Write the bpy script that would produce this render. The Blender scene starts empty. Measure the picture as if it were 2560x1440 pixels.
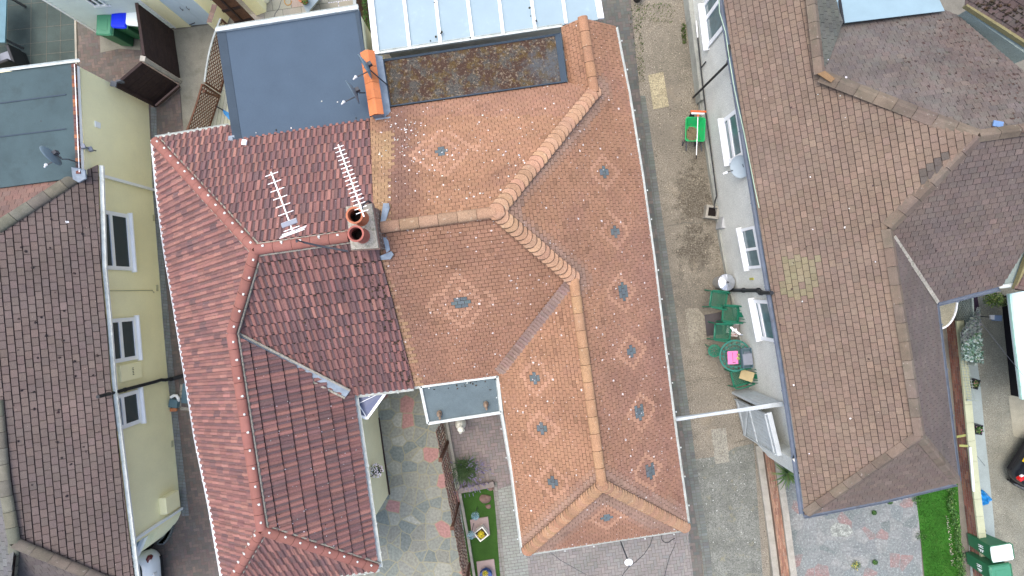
import bpy, math, random
import numpy as np
from mathutils import Vector, Matrix, noise
from mathutils.geometry import tessellate_polygon
R = math.radians
random.seed(7)
S = bpy.context.scene
COL = S.collection

# ------------------------------------------------------------------ camera
CAM_H, FOC = 17.0, 1330.0          # drone height in metres, focal length in photo pixels
cam = bpy.data.objects.new('camera', bpy.data.cameras.new('camera'))
COL.objects.link(cam)
cam.location = (0, 0, CAM_H)
cam.rotation_euler = (0, 0, 0)
cam.data.sensor_width = 36
cam.data.lens = 36 * FOC / 2560
cam.data.clip_start = 0.1
cam.data.clip_end = 500
S.camera = cam
# ------------------------------------------------------------------ sky, sun, exposure
SUN_EL, SUN_AZ = R(72), R(-60)      # azimuth clockwise from +Y
w = bpy.data.worlds.new('World'); S.world = w; w.use_nodes = True
nt = w.node_tree
bg = nt.nodes['Background']
sky = nt.nodes.new('ShaderNodeTexSky'); sky.sky_type = 'NISHITA'; sky.sun_disc = False
sky.sun_elevation = SUN_EL; sky.sun_rotation = SUN_AZ
sky.air_density = 1.0; sky.dust_density = 4.0; sky.ozone_density = 1.0
nt.links.new(sky.outputs[0], bg.inputs[0]); bg.inputs[1].default_value = 0.15
sun = bpy.data.objects.new('sun', bpy.data.lights.new('sun', 'SUN')); COL.objects.link(sun)
sun.data.energy = 0.5; sun.data.angle = R(90); sun.data.color = (1, 0.95, 0.88)
sd = Vector((math.sin(SUN_AZ) * math.cos(SUN_EL), math.cos(SUN_AZ) * math.cos(SUN_EL), math.sin(SUN_EL)))
sun.rotation_euler = sd.to_track_quat('Z', 'Y').to_euler()
S.view_settings.view_transform = 'Standard'
S.view_settings.look = 'None'
S.view_settings.exposure = 1.3
S.view_settings.gamma = 1.0

# ------------------------------------------------------------------ photo pixel -> world
def sc(z): return FOC / (CAM_H - z)
def P(px, py, z=0.0):
    s = sc(z)
    return Vector(((px - 1280) / s, (720 - py) / s, z))
def px_of(v):
    s = sc(v.z)
    return 1280 + v.x * s, 720 - v.y * s
def fit(refs):
    pts = [P(*r) for r in refs]
    A = np.array([[p.x, p.y, 1] for p in pts]); b = np.array([p.z for p in pts])
    a = np.linalg.lstsq(A, b, rcond=None)[0]
    n = Vector((-a[0], -a[1], 1)).normalized()
    return (Vector((0, 0, a[2])), n)
def onplane(px, py, pl):
    o = Vector((0, 0, CAM_H)); d = Vector(((px - 1280) / FOC, (720 - py) / FOC, -1))
    t = (pl[0] - o).dot(pl[1]) / d.dot(pl[1])
    return o + d * t
def wallplane(A, B):
    d = (B - A); n = Vector((d.y, -d.x, 0)).normalized()
    return (A.copy(), n)

# ------------------------------------------------------------------ object helpers
def tag(o, label=None, cat=None, group=None, kind=None):
    if label: o['label'] = label
    if cat: o['category'] = cat
    if group: o['group'] = group
    if kind: o['kind'] = kind
    return o
def empty(name, label, cat, loc=(0, 0, 0), group=None):
    o = bpy.data.objects.new(name, None); COL.objects.link(o)
    o.empty_display_size = 0.2; o.location = loc
    return tag(o, label, cat, group)
def kids(o): return [c for c in bpy.data.objects if c.parent == o]
def dup(o, parent=None, group=None):
    c = o.copy(); COL.objects.link(c)
    if parent: c.parent = parent
    for ch in kids(o): dup(ch, c)
    return c
def place(o, p, rz=0.0):
    o.location = p; o.rotation_euler = (0, 0, rz)
    return o

class MB:
    def __init__(s): s.v = []; s.f = []; s.c = []; s.cur = None; s.sm = []; s.smooth = False
    def V(s, p): s.v.append((p[0], p[1], p[2])); return len(s.v) - 1
    def F(s, idx, col=None):
        s.f.append(tuple(idx)); s.c.append(col or s.cur or (1, 1, 1)); s.sm.append(s.smooth)
    def poly(s, pts, col=None): s.F([s.V(p) for p in pts], col)
    def box(s, c, size, rz=0.0, col=None, rx=0.0, ry=0.0):
        m = Matrix.Translation(Vector(c)) @ Matrix.Rotation(rz, 4, 'Z') @ Matrix.Rotation(ry, 4, 'Y') @ Matrix.Rotation(rx, 4, 'X')
        x, y, z = (k / 2 for k in size)
        b = [s.V(m @ Vector(q)) for q in ((-x, -y, -z), (x, -y, -z), (x, y, -z), (-x, y, -z), (-x, -y, z), (x, -y, z), (x, y, z), (-x, y, z))]
        for q in ((0, 3, 2, 1), (4, 5, 6, 7), (0, 1, 5, 4), (1, 2, 6, 5), (2, 3, 7, 6), (3, 0, 4, 7)): s.F([b[i] for i in q], col)
    def beam(s, a, b, wd, ht, col=None, up=(0, 0, 1)):
        a = Vector(a); b = Vector(b); d = (b - a).normalized(); up = Vector(up)
        if abs(d.dot(up)) > 0.98: up = Vector((0, 1, 0))
        sx = d.cross(up).normalized() * wd / 2; sy = sx.cross(d).normalized() * ht / 2
        q = [s.V(p) for p in (a - sx - sy, a + sx - sy, a + sx + sy, a - sx + sy, b - sx - sy, b + sx - sy, b + sx + sy, b - sx + sy)]
        for t in ((0, 1, 2, 3), (7, 6, 5, 4), (0, 4, 5, 1), (1, 5, 6, 2), (2, 6, 7, 3), (3, 7, 4, 0)): s.F([q[i] for i in t], col)
    def prism(s, pts, z0, z1, col=None, cap=True):
        pts = [Vector(p) for p in pts]
        ar = sum(pts[i].x * pts[(i + 1) % len(pts)].y - pts[(i + 1) % len(pts)].x * pts[i].y for i in range(len(pts)))
        if ar < 0: pts = pts[::-1]
        lo = [s.V((p.x, p.y, z0)) for p in pts]; hi = [s.V((p.x, p.y, z1)) for p in pts]
        n = len(pts)
        for i in range(n): s.F((lo[i], lo[(i + 1) % n], hi[(i + 1) % n], hi[i]), col)
        if cap: s.F(hi, col); s.F(lo[::-1], col)
    def slab(s, pts, th, col=None):
        """sheet of points given a thickness downwards"""
        pts = [Vector(p) for p in pts]
        ar = sum(pts[i].x * pts[(i + 1) % len(pts)].y - pts[(i + 1) % len(pts)].x * pts[i].y for i in range(len(pts)))
        if ar < 0: pts = pts[::-1]
        hi = [s.V(p) for p in pts]; lo = [s.V(p - Vector((0, 0, th))) for p in pts]; n = len(pts)
        s.F(hi, col); s.F(lo[::-1], col)
        for i in range(n): s.F((lo[i], lo[(i + 1) % n], hi[(i + 1) % n], hi[i]), col)
    def tube(s, path, r, n=8, col=None, cap=True):
        path = [Vector(p) for p in path]; rings = []
        rr = r if isinstance(r, (list, tuple)) else [r] * len(path)
        for i, p in enumerate(path):
            d = (path[min(i + 1, len(path) - 1)] - path[max(i - 1, 0)]).normalized()
            up = Vector((0, 0, 1)) if abs(d.z) < 0.9 else Vector((0, 1, 0))
            a = d.cross(up).normalized(); b = a.cross(d).normalized()
            rings.append([s.V(p + (a * math.cos(2 * math.pi * k / n) + b * math.sin(2 * math.pi * k / n)) * rr[i]) for k in range(n)])
        for i in range(len(rings) - 1):
            for k in range(n): s.F((rings[i][k], rings[i][(k + 1) % n], rings[i + 1][(k + 1) % n], rings[i + 1][k]), col)
        if cap: s.F(rings[0][::-1], col); s.F(rings[-1], col)
    def lathe(s, prof, c=(0, 0, 0), n=24, col=None, m=None, sx=1, sy=1):
        m = m or Matrix.Translation(Vector(c)); rings = []
        for r, z in prof:
            rings.append([s.V(m @ Vector((r * sx * math.cos(2 * math.pi * k / n), r * sy * math.sin(2 * math.pi * k / n), z))) for k in range(n)])
        for i in range(len(rings) - 1):
            for k in range(n): s.F((rings[i][k], rings[i][(k + 1) % n], rings[i + 1][(k + 1) % n], rings[i + 1][k]), col)
    def build(s, name, mat, parent=None, smooth=False, bevel=0.0):
        me = bpy.data.meshes.new(name); me.from_pydata(s.v, [], s.f)
        if any(c != (1, 1, 1) for c in s.c):
            at = me.attributes.new('tcol', 'FLOAT_COLOR', 'FACE')
            buf = []
            for c in s.c: buf.extend((c[0], c[1], c[2], 1.0))
            at.data.foreach_set('color', buf)
        if smooth: me.polygons.foreach_set('use_smooth', [True] * len(me.polygons))
        elif any(s.sm): me.polygons.foreach_set('use_smooth', s.sm)
        me.materials.append(mat); me.update()
        o = bpy.data.objects.new(name, me); COL.objects.link(o)
        if bevel:
            b = o.modifiers.new('bevel', 'BEVEL'); b.width = bevel; b.segments = 2; b.limit_method = 'ANGLE'
        if parent:
            o.parent = parent
            if parent.type == 'EMPTY':
                o.matrix_parent_inverse = Matrix.LocRotScale(parent.location, parent.rotation_euler, None).inverted()
        return o

# ------------------------------------------------------------------ materials
def mk(name, col=(.5, .5, .5), attr=False, rough=.85, var=.15, vs=2.5, fine=.12, fs=70, bump=.25, bs=90,
       spec=.25, metal=0.0, stains=(), spots=(), blobs=(), alpha=1.0, trans=0.0, bdist=.01):
    m = bpy.data.materials.new(name); m.use_nodes = True
    t = m.node_tree; N = t.nodes; L = t.links
    bs_ = N['Principled BSDF']
    tc = N.new('ShaderNodeTexCoord').outputs['Object']
    def nz(scale, det=4, ro=.6):
        n = N.new('ShaderNodeTexNoise'); n.inputs['Scale'].default_value = scale; n.inputs['Detail'].default_value = det
        n.inputs['Roughness'].default_value = ro; L.new(tc, n.inputs['Vector']); return n.outputs['Fac']
    def mr(i, a, b, c, d):
        n = N.new('ShaderNodeMapRange'); L.new(i, n.inputs[0])
        for k, q in enumerate((a, b, c, d)): n.inputs[k + 1].default_value = q
        return n.outputs[0]
    def math_(op, a, b):
        n = N.new('ShaderNodeMath'); n.operation = op
        for k, q in enumerate((a, b)):
            if isinstance(q, (int, float)): n.inputs[k].default_value = q
            else: L.new(q, n.inputs[k])
        return n.outputs[0]
    def mix(f, a, b, blend='MIX'):
        n = N.new('ShaderNodeMix'); n.data_type = 'RGBA'; n.blend_type = blend
        if isinstance(f, (int, float)): n.inputs[0].default_value = f
        else: L.new(f, n.inputs[0])
        for k, q in ((6, a), (7, b)):
            if isinstance(q, tuple): n.inputs[k].default_value = (*q[:3], 1)
            else: L.new(q, n.inputs[k])
        return n.outputs[2]
    if attr:
        a = N.new('ShaderNodeAttribute'); a.attribute_name = 'tcol'; c = a.outputs['Color']
    else:
        a = N.new('ShaderNodeRGB'); a.outputs[0].default_value = (*col, 1); c = a.outputs[0]
    f = None
    if var: f = mr(nz(vs), .3, .7, 1 - var, 1 + var)
    if fine:
        g = mr(nz(fs, 2), .3, .7, 1 - fine, 1 + fine); f = math_('MULTIPLY', f, g) if f is not None else g
    if f is not None:
        vm = N.new('ShaderNodeVectorMath'); vm.operation = 'SCALE'; L.new(c, vm.inputs[0]); L.new(f, vm.inputs['Scale']); c = vm.outputs[0]
    for (scol, scl, lo, hi, amt) in stains:
        c = mix(math_('MULTIPLY', mr(nz(scl, 6, .65), lo, hi, 0, 1), amt), c, scol)
    for (bc, cx, cy, rx, ry, amt) in blobs:
        sx = N.new('ShaderNodeSeparateXYZ'); L.new(tc, sx.inputs[0])
        dx = math_('DIVIDE', math_('SUBTRACT', sx.outputs[0], cx), rx); dy = math_('DIVIDE', math_('SUBTRACT', sx.outputs[1], cy), ry)
        d = math_('SQRT', math_('ADD', math_('MULTIPLY', dx, dx), math_('MULTIPLY', dy, dy)), 0)
        d = math_('ADD', d, mr(nz(4, 5), .2, .8, -.7, .7))
        q = math_('MULTIPLY', mr(d, .4, 1.0, 1, 0), mr(nz(18, 4, .7), .35, .6, .15, 1))
        c = mix(math_('MULTIPLY', q, amt), c, bc)
    for (scol, scl, rad, gate) in spots:
        v = N.new('ShaderNodeTexVoronoi'); v.inputs['Scale'].default_value = scl; L.new(tc, v.inputs['Vector'])
        sp = N.new('ShaderNodeSeparateColor'); L.new(v.outputs['Color'], sp.inputs[0])
        rr = math_('MULTIPLY', math_('ADD', sp.outputs[1], .25), rad)
        rr = math_('MULTIPLY', rr, mr(nz(40, 2), .3, .7, .5, 1.4))
        k = math_('MULTIPLY', math_('LESS_THAN', v.outputs['Distance'], rr), math_('GREATER_THAN', sp.outputs[0], gate))
        c = mix(k, c, scol)
    L.new(c, bs_.inputs['Base Color'])
    bs_.inputs['Roughness'].default_value = rough
    bs_.inputs['Specular IOR Level'].default_value = spec
    bs_.inputs['Metallic'].default_value = metal
    if trans: bs_.inputs['Transmission Weight'].default_value = trans
    if bump:
        b = N.new('ShaderNodeBump'); b.inputs['Strength'].default_value = bump; b.inputs['Distance'].default_value = bdist
        L.new(nz(bs, 3), b.inputs['Height']); L.new(b.outputs[0], bs_.inputs['Normal'])
    return m

WHITE = (.84, .86, .86)
M = {}
M['tile_plain'] = mk('plain_clay_tile', attr=True, var=.12, vs=1.1, fine=.22, fs=45, rough=.9,
                     spots=[((.60, .54, .50), 5.2, .125, .30), ((.52, .42, .37), 13, .14, .66), ((.16, .08, .06), 14, .12, .80)],
                     stains=[((.20, .11, .09), 1.3, .55, .72, .35)])
M['ridge_tan'] = mk('weathered_ridge_tile', attr=True, var=.12, fine=.3, fs=60, stains=[((.13, .10, .07), 22, .58, .68, .6), ((.5, .42, .3), 9, .6, .7, .4)])
M['tile_red'] = mk('interlocking_concrete_tile', attr=True, var=.1, vs=1.2, fine=.18, fs=40, rough=.85,
                   spots=[((.55, .45, .5), 12, .07, .80)], stains=[((.13, .10, .10), 6, .6, .72, .35)])
M['ridge_red'] = mk('red_ridge_tile', attr=True, var=.12, fine=.1, rough=.7, stains=[((.2, .1, .08), 3, .55, .75, .3)])
M['tile_brown'] = mk('brown_concrete_tile', attr=True, var=.12, vs=.9, fine=.22, fs=55, rough=.92,
                     spots=[((.70, .72, .72), 1.7, .05, .72), ((.06, .04, .04), 3.2, .07, .70), ((.45, .38, .3), 14, .09, .9)],
                     stains=[((.17, .135, .115), .8, .5, .72, .3), ((.12, .10, .07), 5, .62, .74, .3)])
M['tile_moss'] = mk('mossy_concrete_tile', attr=True, var=.18, vs=1.2, fine=.25, fs=45, rough=.92,
                    spots=[((.66, .68, .68), 3, .06, .82)], stains=[((.13, .13, .11), 2.0, .5, .7, .5), ((.08, .07, .04), 9, .62, .74, .4)],
                    blobs=[((.07, .035, .03), P(2440, 140, 4).x, P(2440, 140, 4).y, 1.3, 1.6, .3)])
M['ridge_brown'] = mk('brown_ridge_tile', attr=True, var=.2, fine=.2, stains=[((.09, .09, .06), 4, .5, .7, .5), ((.5, .47, .42), 14, .64, .72, .5)])
M['underlay'] = mk('dark_underlay', (.05, .035, .03), bump=0)
M['mortar'] = mk('mortar', (.32, .30, .25), stains=[((.12, .13, .09), 14, .5, .65, .8)], fine=.3, bump=.6, bs=40)
M['brick'] = mk('brick', attr=True, var=.1, fine=.2, stains=[((.2, .2, .17), 6, .55, .72, .3)])
M['block'] = mk('block_paving', attr=True, var=.1, vs=1.0, fine=.18, fs=60, stains=[((.16, .15, .13), 1.4, .5, .72, .3)])
M['white_upvc'] = mk('white_upvc', WHITE, rough=.35, var=.04, fine=.02, bump=0, spec=.4)
M['gutter_white'] = mk('weathered_white_gutter', (.52, .56, .53), rough=.55, var=.15, vs=5, fine=.1, bump=0, stains=[((.30, .34, .26), 7, .55, .7, .6)])
M['gutter_grey'] = mk('grey_gutter', (.115, .14, .18), rough=.5, var=.15, vs=4, fine=.1, bump=0, stains=[((.1, .1, .1), 6, .58, .7, .5)])
M['black_pipe'] = mk('black_plastic', (.02, .022, .025), rough=.45, var=.1, fine=.05, bump=0)
M['cream_render'] = mk('cream_render', (.90, .85, .54), var=.06, vs=.8, fine=.10, fs=110, bump=.5, bs=120,
                       stains=[((.62, .62, .40), 1.6, .6, .8, .35)])
M['pebbledash'] = mk('grey_pebbledash', (.66, .67, .61), var=.05, fine=.38, fs=75, bump=.9, bs=70, stains=[((.30, .31, .27), 1.3, .55, .8, .3)])
M['pebbledash_green'] = mk('weathered_pebbledash', (.22, .27, .25), var=.08, fine=.3, fs=75, bump=.9, bs=70)
M['felt_blue'] = mk('blue_grey_felt', (.062, .093, .128), var=.06, vs=1.5, fine=.16, fs=150, rough=.8, bump=.2, bs=200, spots=[((.3, .32, .34), 2.2, .03, .8), ((.04, .05, .06), 3, .04, .85)])
M['felt_grey'] = mk('grey_green_felt', (.056, .088, .094), var=.12, vs=1.2, fine=.14, fs=130, rough=.85, stains=[((.038, .055, .056), 2.2, .52, .7, .5)], spots=[((.05, .05, .05), 2, .035, .7)])
M['felt_edge'] = mk('felt_edge', (.045, .065, .085), var=.1, fine=.1)
M['moss_roof'] = mk('mossy_felt', (.075, .072, .062), var=.15, fine=.35, fs=45, bump=1.0, bs=28, bdist=.03,
                    stains=[((.060, .030, .018), 3.0, .44, .54, .9), ((.095, .062, .02), 5, .50, .60, .85), ((.25, .20, .14), 17, .55, .62, .75), ((.03, .018, .014), 23, .54, .62, .8)],
                    blobs=[((.085, .095, .10), P(1375, 168, 2.9).x, P(1375, 168, 2.9).y, .75, .5, .95), ((.085, .085, .085), P(1260, 235, 2.9).x, P(1260, 235, 2.9).y, 1.3, .22, .8)])
M['porch_felt'] = mk('porch_felt', (.105, .14, .15), var=.12, vs=3, fine=.25, fs=90, spots=[((.05, .04, .03), 9, .10, .75), ((.4, .4, .4), 12, .05, .9)])
M['poly_blue'] = mk('polycarbonate', (.265, .35, .385), rough=.4, var=.04, vs=1.5, fine=.02, bump=0, spec=.3, stains=[((.38, .5, .55), 3, .6, .8, .35)])
M['lead'] = mk('lead', (.24, .285, .325), rough=.55, var=.2, vs=5, fine=.1, bump=.2, bs=30)
M['lead_dark'] = mk('lead_dark', (.22, .27, .32), rough=.55, var=.2, vs=5, fine=.1, bump=.2, bs=30)
M['orange_cap'] = mk('orange_coping_tile', (.52, .20, .09), var=.1, vs=4, fine=.1, stains=[((.2, .13, .1), 12, .58, .68, .6)])
M['pot_orange'] = mk('terracotta_pot', (.42, .14, .07), var=.2, vs=4, rough=.7, stains=[((.2, .1, .07), 5, .5, .7, .5)])
M['pot_red'] = mk('red_terracotta_pot', (.32, .10, .075), var=.2, vs=4, rough=.6)
M['soot'] = mk('soot', (.012, .008, .007), bump=0)
M['alu'] = mk('aluminium', (.72, .74, .76), rough=.35, metal=.3, var=.05, fine=0, bump=0)
M['dish_pale'] = mk('pale_dish', (.36, .43, .46), rough=.5, var=.06, vs=6, fine=.05, bump=0)
M['dish'] = mk('dish_grey', (.14, .195, .23), rough=.5, var=.08, vs=6, fine=.05, bump=0)
M['dark_metal'] = mk('dark_metal', (.06, .065, .075), rough=.5, var=.15, fine=.05, bump=0)
M['grey_plastic'] = mk('grey_plastic', (.22, .24, .28), rough=.5, var=.06, fine=.03, bump=0)
M['green_plastic'] = mk('green_plastic', (.012, .15, .085), rough=.4, var=.1, vs=6, fine=.05, bump=0, spec=.4)
M['green_iron'] = mk('green_painted_iron', (.03, .17, .13), rough=.45, var=.15, vs=8, fine=.1, bump=0)
M['bin_green'] = mk('bin_green', (.03, .15, .07), rough=.45, var=.1, fine=.05, bump=0, spec=.4)
M['lid_green'] = mk('lid_green', (.055, .22, .125), rough=.4, var=.06, fine=.03, bump=0, spec=.4)
M['lid_blue'] = mk('lid_blue', (.005, .03, .72), rough=.35, var=.05, fine=.03, bump=0, spec=.4)
M['lid_white'] = mk('lid_white', (.80, .88, .84), rough=.3, var=.03, fine=.02, bump=0)
M['barrow_green'] = mk('barrow_green', (.02, .40, .12), rough=.4, var=.08, fine=.04, bump=0, stains=[((.16, .16, .1), 5, .56, .7, .5)])
M['wood_dark'] = mk('dark_stained_timber', (.035, .022, .02), var=.2, vs=5, fine=.2, fs=30, bump=.2, rough=.8)
M['wood_brown'] = mk('brown_timber', (.11, .055, .035), var=.3, vs=6, fine=.25, fs=40)
M['wood_grey'] = mk('grey_timber', (.30, .33, .32), var=.2, vs=6, fine=.2)
M['gate_white'] = mk('peeling_white_paint', (.46, .50, .50), var=.1, vs=3, fine=.12, stains=[((.28, .27, .25), 9, .58, .68, .7)])
M['concrete_post'] = mk('concrete_post', (.33, .31, .26), var=.15, fine=.2, stains=[((.18, .19, .14), 6, .5, .7, .4)])
M['glass'] = mk('window_glass', (.03, .05, .055), rough=.06, var=0, fine=0, bump=0, spec=.7)
M['glass_pale'] = mk('pale_window_glass', (.10, .165, .18), rough=.08, var=.25, vs=4, fine=0, bump=0, spec=.6)
M['blind'] = mk('striped_blind', (.20, .22, .22), var=.1, fine=.1, bump=0)
M['curtain'] = mk('net_curtain', (.34, .40, .42), var=.25, vs=5, fine=.1, bump=0)
M['leaf_green'] = mk('leaf_green', attr=True, var=.2, vs=6, fine=.1, bump=0, rough=.6)
M['petal'] = mk('petal', attr=True, var=.1, fine=.05, bump=0, rough=.6)
M['black_paint'] = mk('black_car_paint', (.012, .014, .02), rough=.22, var=.05, fine=0, bump=0, spec=.6)
M['white_paint'] = mk('white_car_paint', (.72, .76, .76), rough=.22, var=.03, fine=0, bump=0, spec=.6)
M['rubber'] = mk('rubber', (.015, .015, .016), rough=.8, fine=.1, bump=0)
M['alloy'] = mk('alloy', (.30, .31, .33), rough=.35, metal=.6, var=.05, fine=0, bump=0)
M['tail_red'] = mk('tail_lamp_red', (.55, .012, .01), rough=.15, var=0, fine=0, bump=0, spec=.6)
M['tail_dark'] = mk('tail_lamp_dark', (.10, .01, .012), rough=.2, var=0, fine=0, bump=0, spec=.5)
M['plate_white'] = mk('plate_white', (.6, .62, .6), rough=.4, var=0, fine=0, bump=0)
M['tail_clear'] = mk('tail_lamp_clear', (.75, .72, .70), rough=.15, var=0, fine=0, bump=0, spec=.6)
M['plate_yellow'] = mk('plate_yellow', (.72, .52, .02), rough=.4, var=0, fine=0, bump=0)
M['pink'] = mk('pink_plastic', (.80, .20, .42), rough=.4, var=.04, fine=0, bump=0)
M['cardboard'] = mk('cardboard', (.46, .37, .20), var=.1, fine=.08, bump=0)
M['blue_bag'] = mk('blue_plastic', (.02, .20, .48), rough=.35, var=.25, vs=10, fine=.1, bump=.4, bs=20)
M['galv'] = mk('galvanised_steel', (.55, .58, .62), rough=.3, metal=.75, var=.1, vs=6, fine=.05, bump=0)
M['stone'] = mk('brown_stone', (.17, .11, .09), var=.3, vs=5, fine=.2, bump=.5, bs=20)
M['slab_pink'] = mk('pink_paving_slab', (.32, .25, .23), var=.12, vs=4, fine=.15)
M['blue_glaze'] = mk('blue_glazed_pot', (.02, .05, .20), rough=.15, var=.2, vs=4, fine=0, bump=0, spec=.6)
M['white_glaze'] = mk('white_glazed', (.80, .80, .70), rough=.3, var=.06, vs=4, fine=0, bump=0)
M['soil'] = mk('soil', (.06, .045, .03), fine=.4, fs=40, bump=.8)
M['orange_plastic'] = mk('orange_plastic', (.65, .13, .04), rough=.4, var=.05, fine=0, bump=0)
M['teal_metal'] = mk('teal_metal', (.10, .17, .20), rough=.5, var=.1, fine=.05, bump=0)
# ------------------------------------------------------------------ tiling a polygon
def clip_tri(poly, tri):
    out = poly
    for i in range(3):
        a = tri[i]; b = tri[(i + 1) % 3]
        ex, ey = b[0] - a[0], b[1] - a[1]
        inp = out; out = []
        if not inp: return out
        prev = inp[-1]; dp = ex * (prev[1] - a[1]) - ey * (prev[0] - a[0])
        for q in inp:
            d = ex * (q[1] - a[1]) - ey * (q[0] - a[0])
            if (d >= 0) != (dp >= 0):
                t = dp / (dp - d); out.append((prev[0] + (q[0] - prev[0]) * t, prev[1] + (q[1] - prev[1]) * t))
            if d >= 0: out.append(q)
            prev = q; dp = d
    return out

class Frame2:
    """plane coordinates: u along the eave, v up the slope"""
    def __init__(s, poly, udir, org=None):
        n = Vector((0, 0, 0)); m = len(poly)
        for i in range(m): n += poly[i].cross(poly[(i + 1) % m])
        n.normalize()
        if n.z < 0: n = -n
        u = Vector(udir); u = (u - n * u.dot(n)).normalized()
        v = n.cross(u)
        s.vert = abs(n.z) < .05
        if v.z < -1e-4: u = -u; v = -v
        s.o = org if org is not None else poly[0].copy(); s.u, s.v, s.n = u, v, n
        s.p2 = [((p - s.o).dot(u), (p - s.o).dot(v)) for p in poly]
        s.tris = []
        for t in tessellate_polygon([[Vector((a, b, 0)) for a, b in s.p2]]):
            tr = [s.p2[i] for i in t]
            ar = (tr[1][0] - tr[0][0]) * (tr[2][1] - tr[0][1]) - (tr[1][1] - tr[0][1]) * (tr[2][0] - tr[0][0])
            if abs(ar) < 1e-7: continue
            if ar < 0: tr = tr[::-1]
            s.tris.append((tr, min(q[0] for q in tr), max(q[0] for q in tr), min(q[1] for q in tr), max(q[1] for q in tr)))
        s.u0 = min(a for a, b in s.p2); s.u1 = max(a for a, b in s.p2); s.v0 = min(b for a, b in s.p2); s.v1 = max(b for a, b in s.p2)
    def W(s, a, b, h): return s.o + s.u * a + s.v * b + s.n * h
    def clip(s, rect):
        x0 = min(q[0] for q in rect); x1 = max(q[0] for q in rect); y0 = min(q[1] for q in rect); y1 = max(q[1] for q in rect)
        for tr, a, b, c, d in s.tris:
            if x1 < a or x0 > b or y1 < c or y0 > d: continue
            q = clip_tri(rect, tr)
            if len(q) > 2: yield q

def tiles(mb, poly, udir, tw, ga, col, gapu=.004, gapv=.012, th=.016, lift=.006, stagger=.5, prof=None, jit=.003, deck=(.035, .025, .022), ushift=0.0):
    """courses of tiles clipped to the roof polygon; col(u, v, centre, i, j, k) gives each tile its colour"""
    f = Frame2(poly, udir)
    mb.poly([p - f.n * .012 for p in poly], deck)
    mb.poly([p - f.n * .05 for p in poly][::-1], deck)
    prof = prof or [(0, 1, 0, 0)]
    j = 0; v = f.v0 - .0
    while v < f.v1:
        off = ((j % 2) * stagger + ushift) * tw
        i0 = int(math.floor((f.u0 - off) / tw)) - 1; i1 = int(math.ceil((f.u1 - off) / tw)) + 1
        for i in range(i0, i1):
            ua = i * tw + off
            if ua > f.u1 or ua + tw < f.u0: continue
            dh = random.uniform(0, jit); tw2 = random.uniform(-jit, jit)
            lowj = random.uniform(-.004, .004)
            for k, (a, b, ha, hb) in enumerate(prof):
                g0 = gapu if k == 0 else 0; g1 = gapu if k == len(prof) - 1 else 0
                x0 = ua + a * tw + g0; x1 = ua + b * tw - g1; y0 = v + lowj; y1 = v + ga - gapv
                c = None
                for q in f.clip([(x0, y0), (x1, y0), (x1, y1), (x0, y1)]):
                    if c is None:
                        c = col(ua + tw * .5 , v + ga * .5, f.W(ua + tw * .5, v + ga * .5, 0), i, j, k)
                    def H(q_):
                        t = (q_[0] - x0) / max(x1 - x0, 1e-6)
                        return lift + th * (1 - (q_[1] - v) / ga) + ha + (hb - ha) * t + dh + tw2 * (t - .5)
                    ids = [mb.V(f.W(a_, b_, H((a_, b_)))) for a_, b_ in q]
                    mb.F(ids, c)
                    for e in range(len(q)):
                        p, r = q[e], q[(e + 1) % len(q)]
                        if abs(p[1] - y0) < 1e-5 and abs(r[1] - y0) < 1e-5 and th > .004:
                            mb.F((mb.V(f.W(r[0], r[1], H(r))), mb.V(f.W(p[0], p[1], H(p))), mb.V(f.W(p[0], p[1], -.012)), mb.V(f.W(r[0], r[1], -.012))), tuple(x * .55 for x in c))  # lower edge faces darkened in colour as painted shade
        v += ga; j += 1
    return f

def flatblocks(mb, poly, udir, bl, bw, col, pattern='herring', gap=.004, lift=.006, jit=.002):
    """bricks or paving blocks laid flat on a plane polygon, real joints between them"""
    f = Frame2(poly, udir)
    def put(x0, y0, x1, y1, i, j):
        r = [(x0 + gap, y0 + gap), (x1 - gap, y0 + gap), (x1 - gap, y1 - gap), (x0 + gap, y1 - gap)]
        c = None
        h = lift + random.uniform(0, jit)
        for q in f.clip(r):
            if c is None: c = col(f.W((x0 + x1) / 2, (y0 + y1) / 2, 0))
            mb.F([mb.V(f.W(a, b, h)) for a, b in q], c)
            if f.vert: mb.F([mb.V(f.W(a, b, -h)) for a, b in q][::-1], c)
    if pattern == 'herring':
        for i in range(int(f.u0 / bw) - 3, int(f.u1 / bw) + 3):
            for j in range(int(f.v0 / bw) - 3, int(f.v1 / bw) + 3):
                k = (i - j) % 4
                if k == 0: put(i * bw, j * bw, (i + 2) * bw, (j + 1) * bw, i, j)
                elif k == 2: put(i * bw, (j - 1) * bw, (i + 1) * bw, (j + 1) * bw, i, j)
    else:
        for j in range(int(f.v0 / bw) - 2, int(f.v1 / bw) + 2):
            o = (j % 2) * bl / 2 if pattern == 'bond' else 0
            for i in range(int(f.u0 / bl) - 2, int(f.u1 / bl) + 2):
                put(i * bl + o, j * bw, (i + 1) * bl + o, (j + 1) * bw, i, j)
    return f

def lerp(a, b, t): return tuple(x + (y - x) * t for x, y in zip(a, b))
def jitc(c, a=.1):
    k = 1 + random.uniform(-a, a)
    return tuple(max(0, x * k * (1 + random.uniform(-a, a) * .3)) for x in c)
def nz3(p, s, o=0): return noise.noise(Vector((p.x * s + o, p.y * s + o * 1.7, p.z * s))) * .5 + .5

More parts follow.
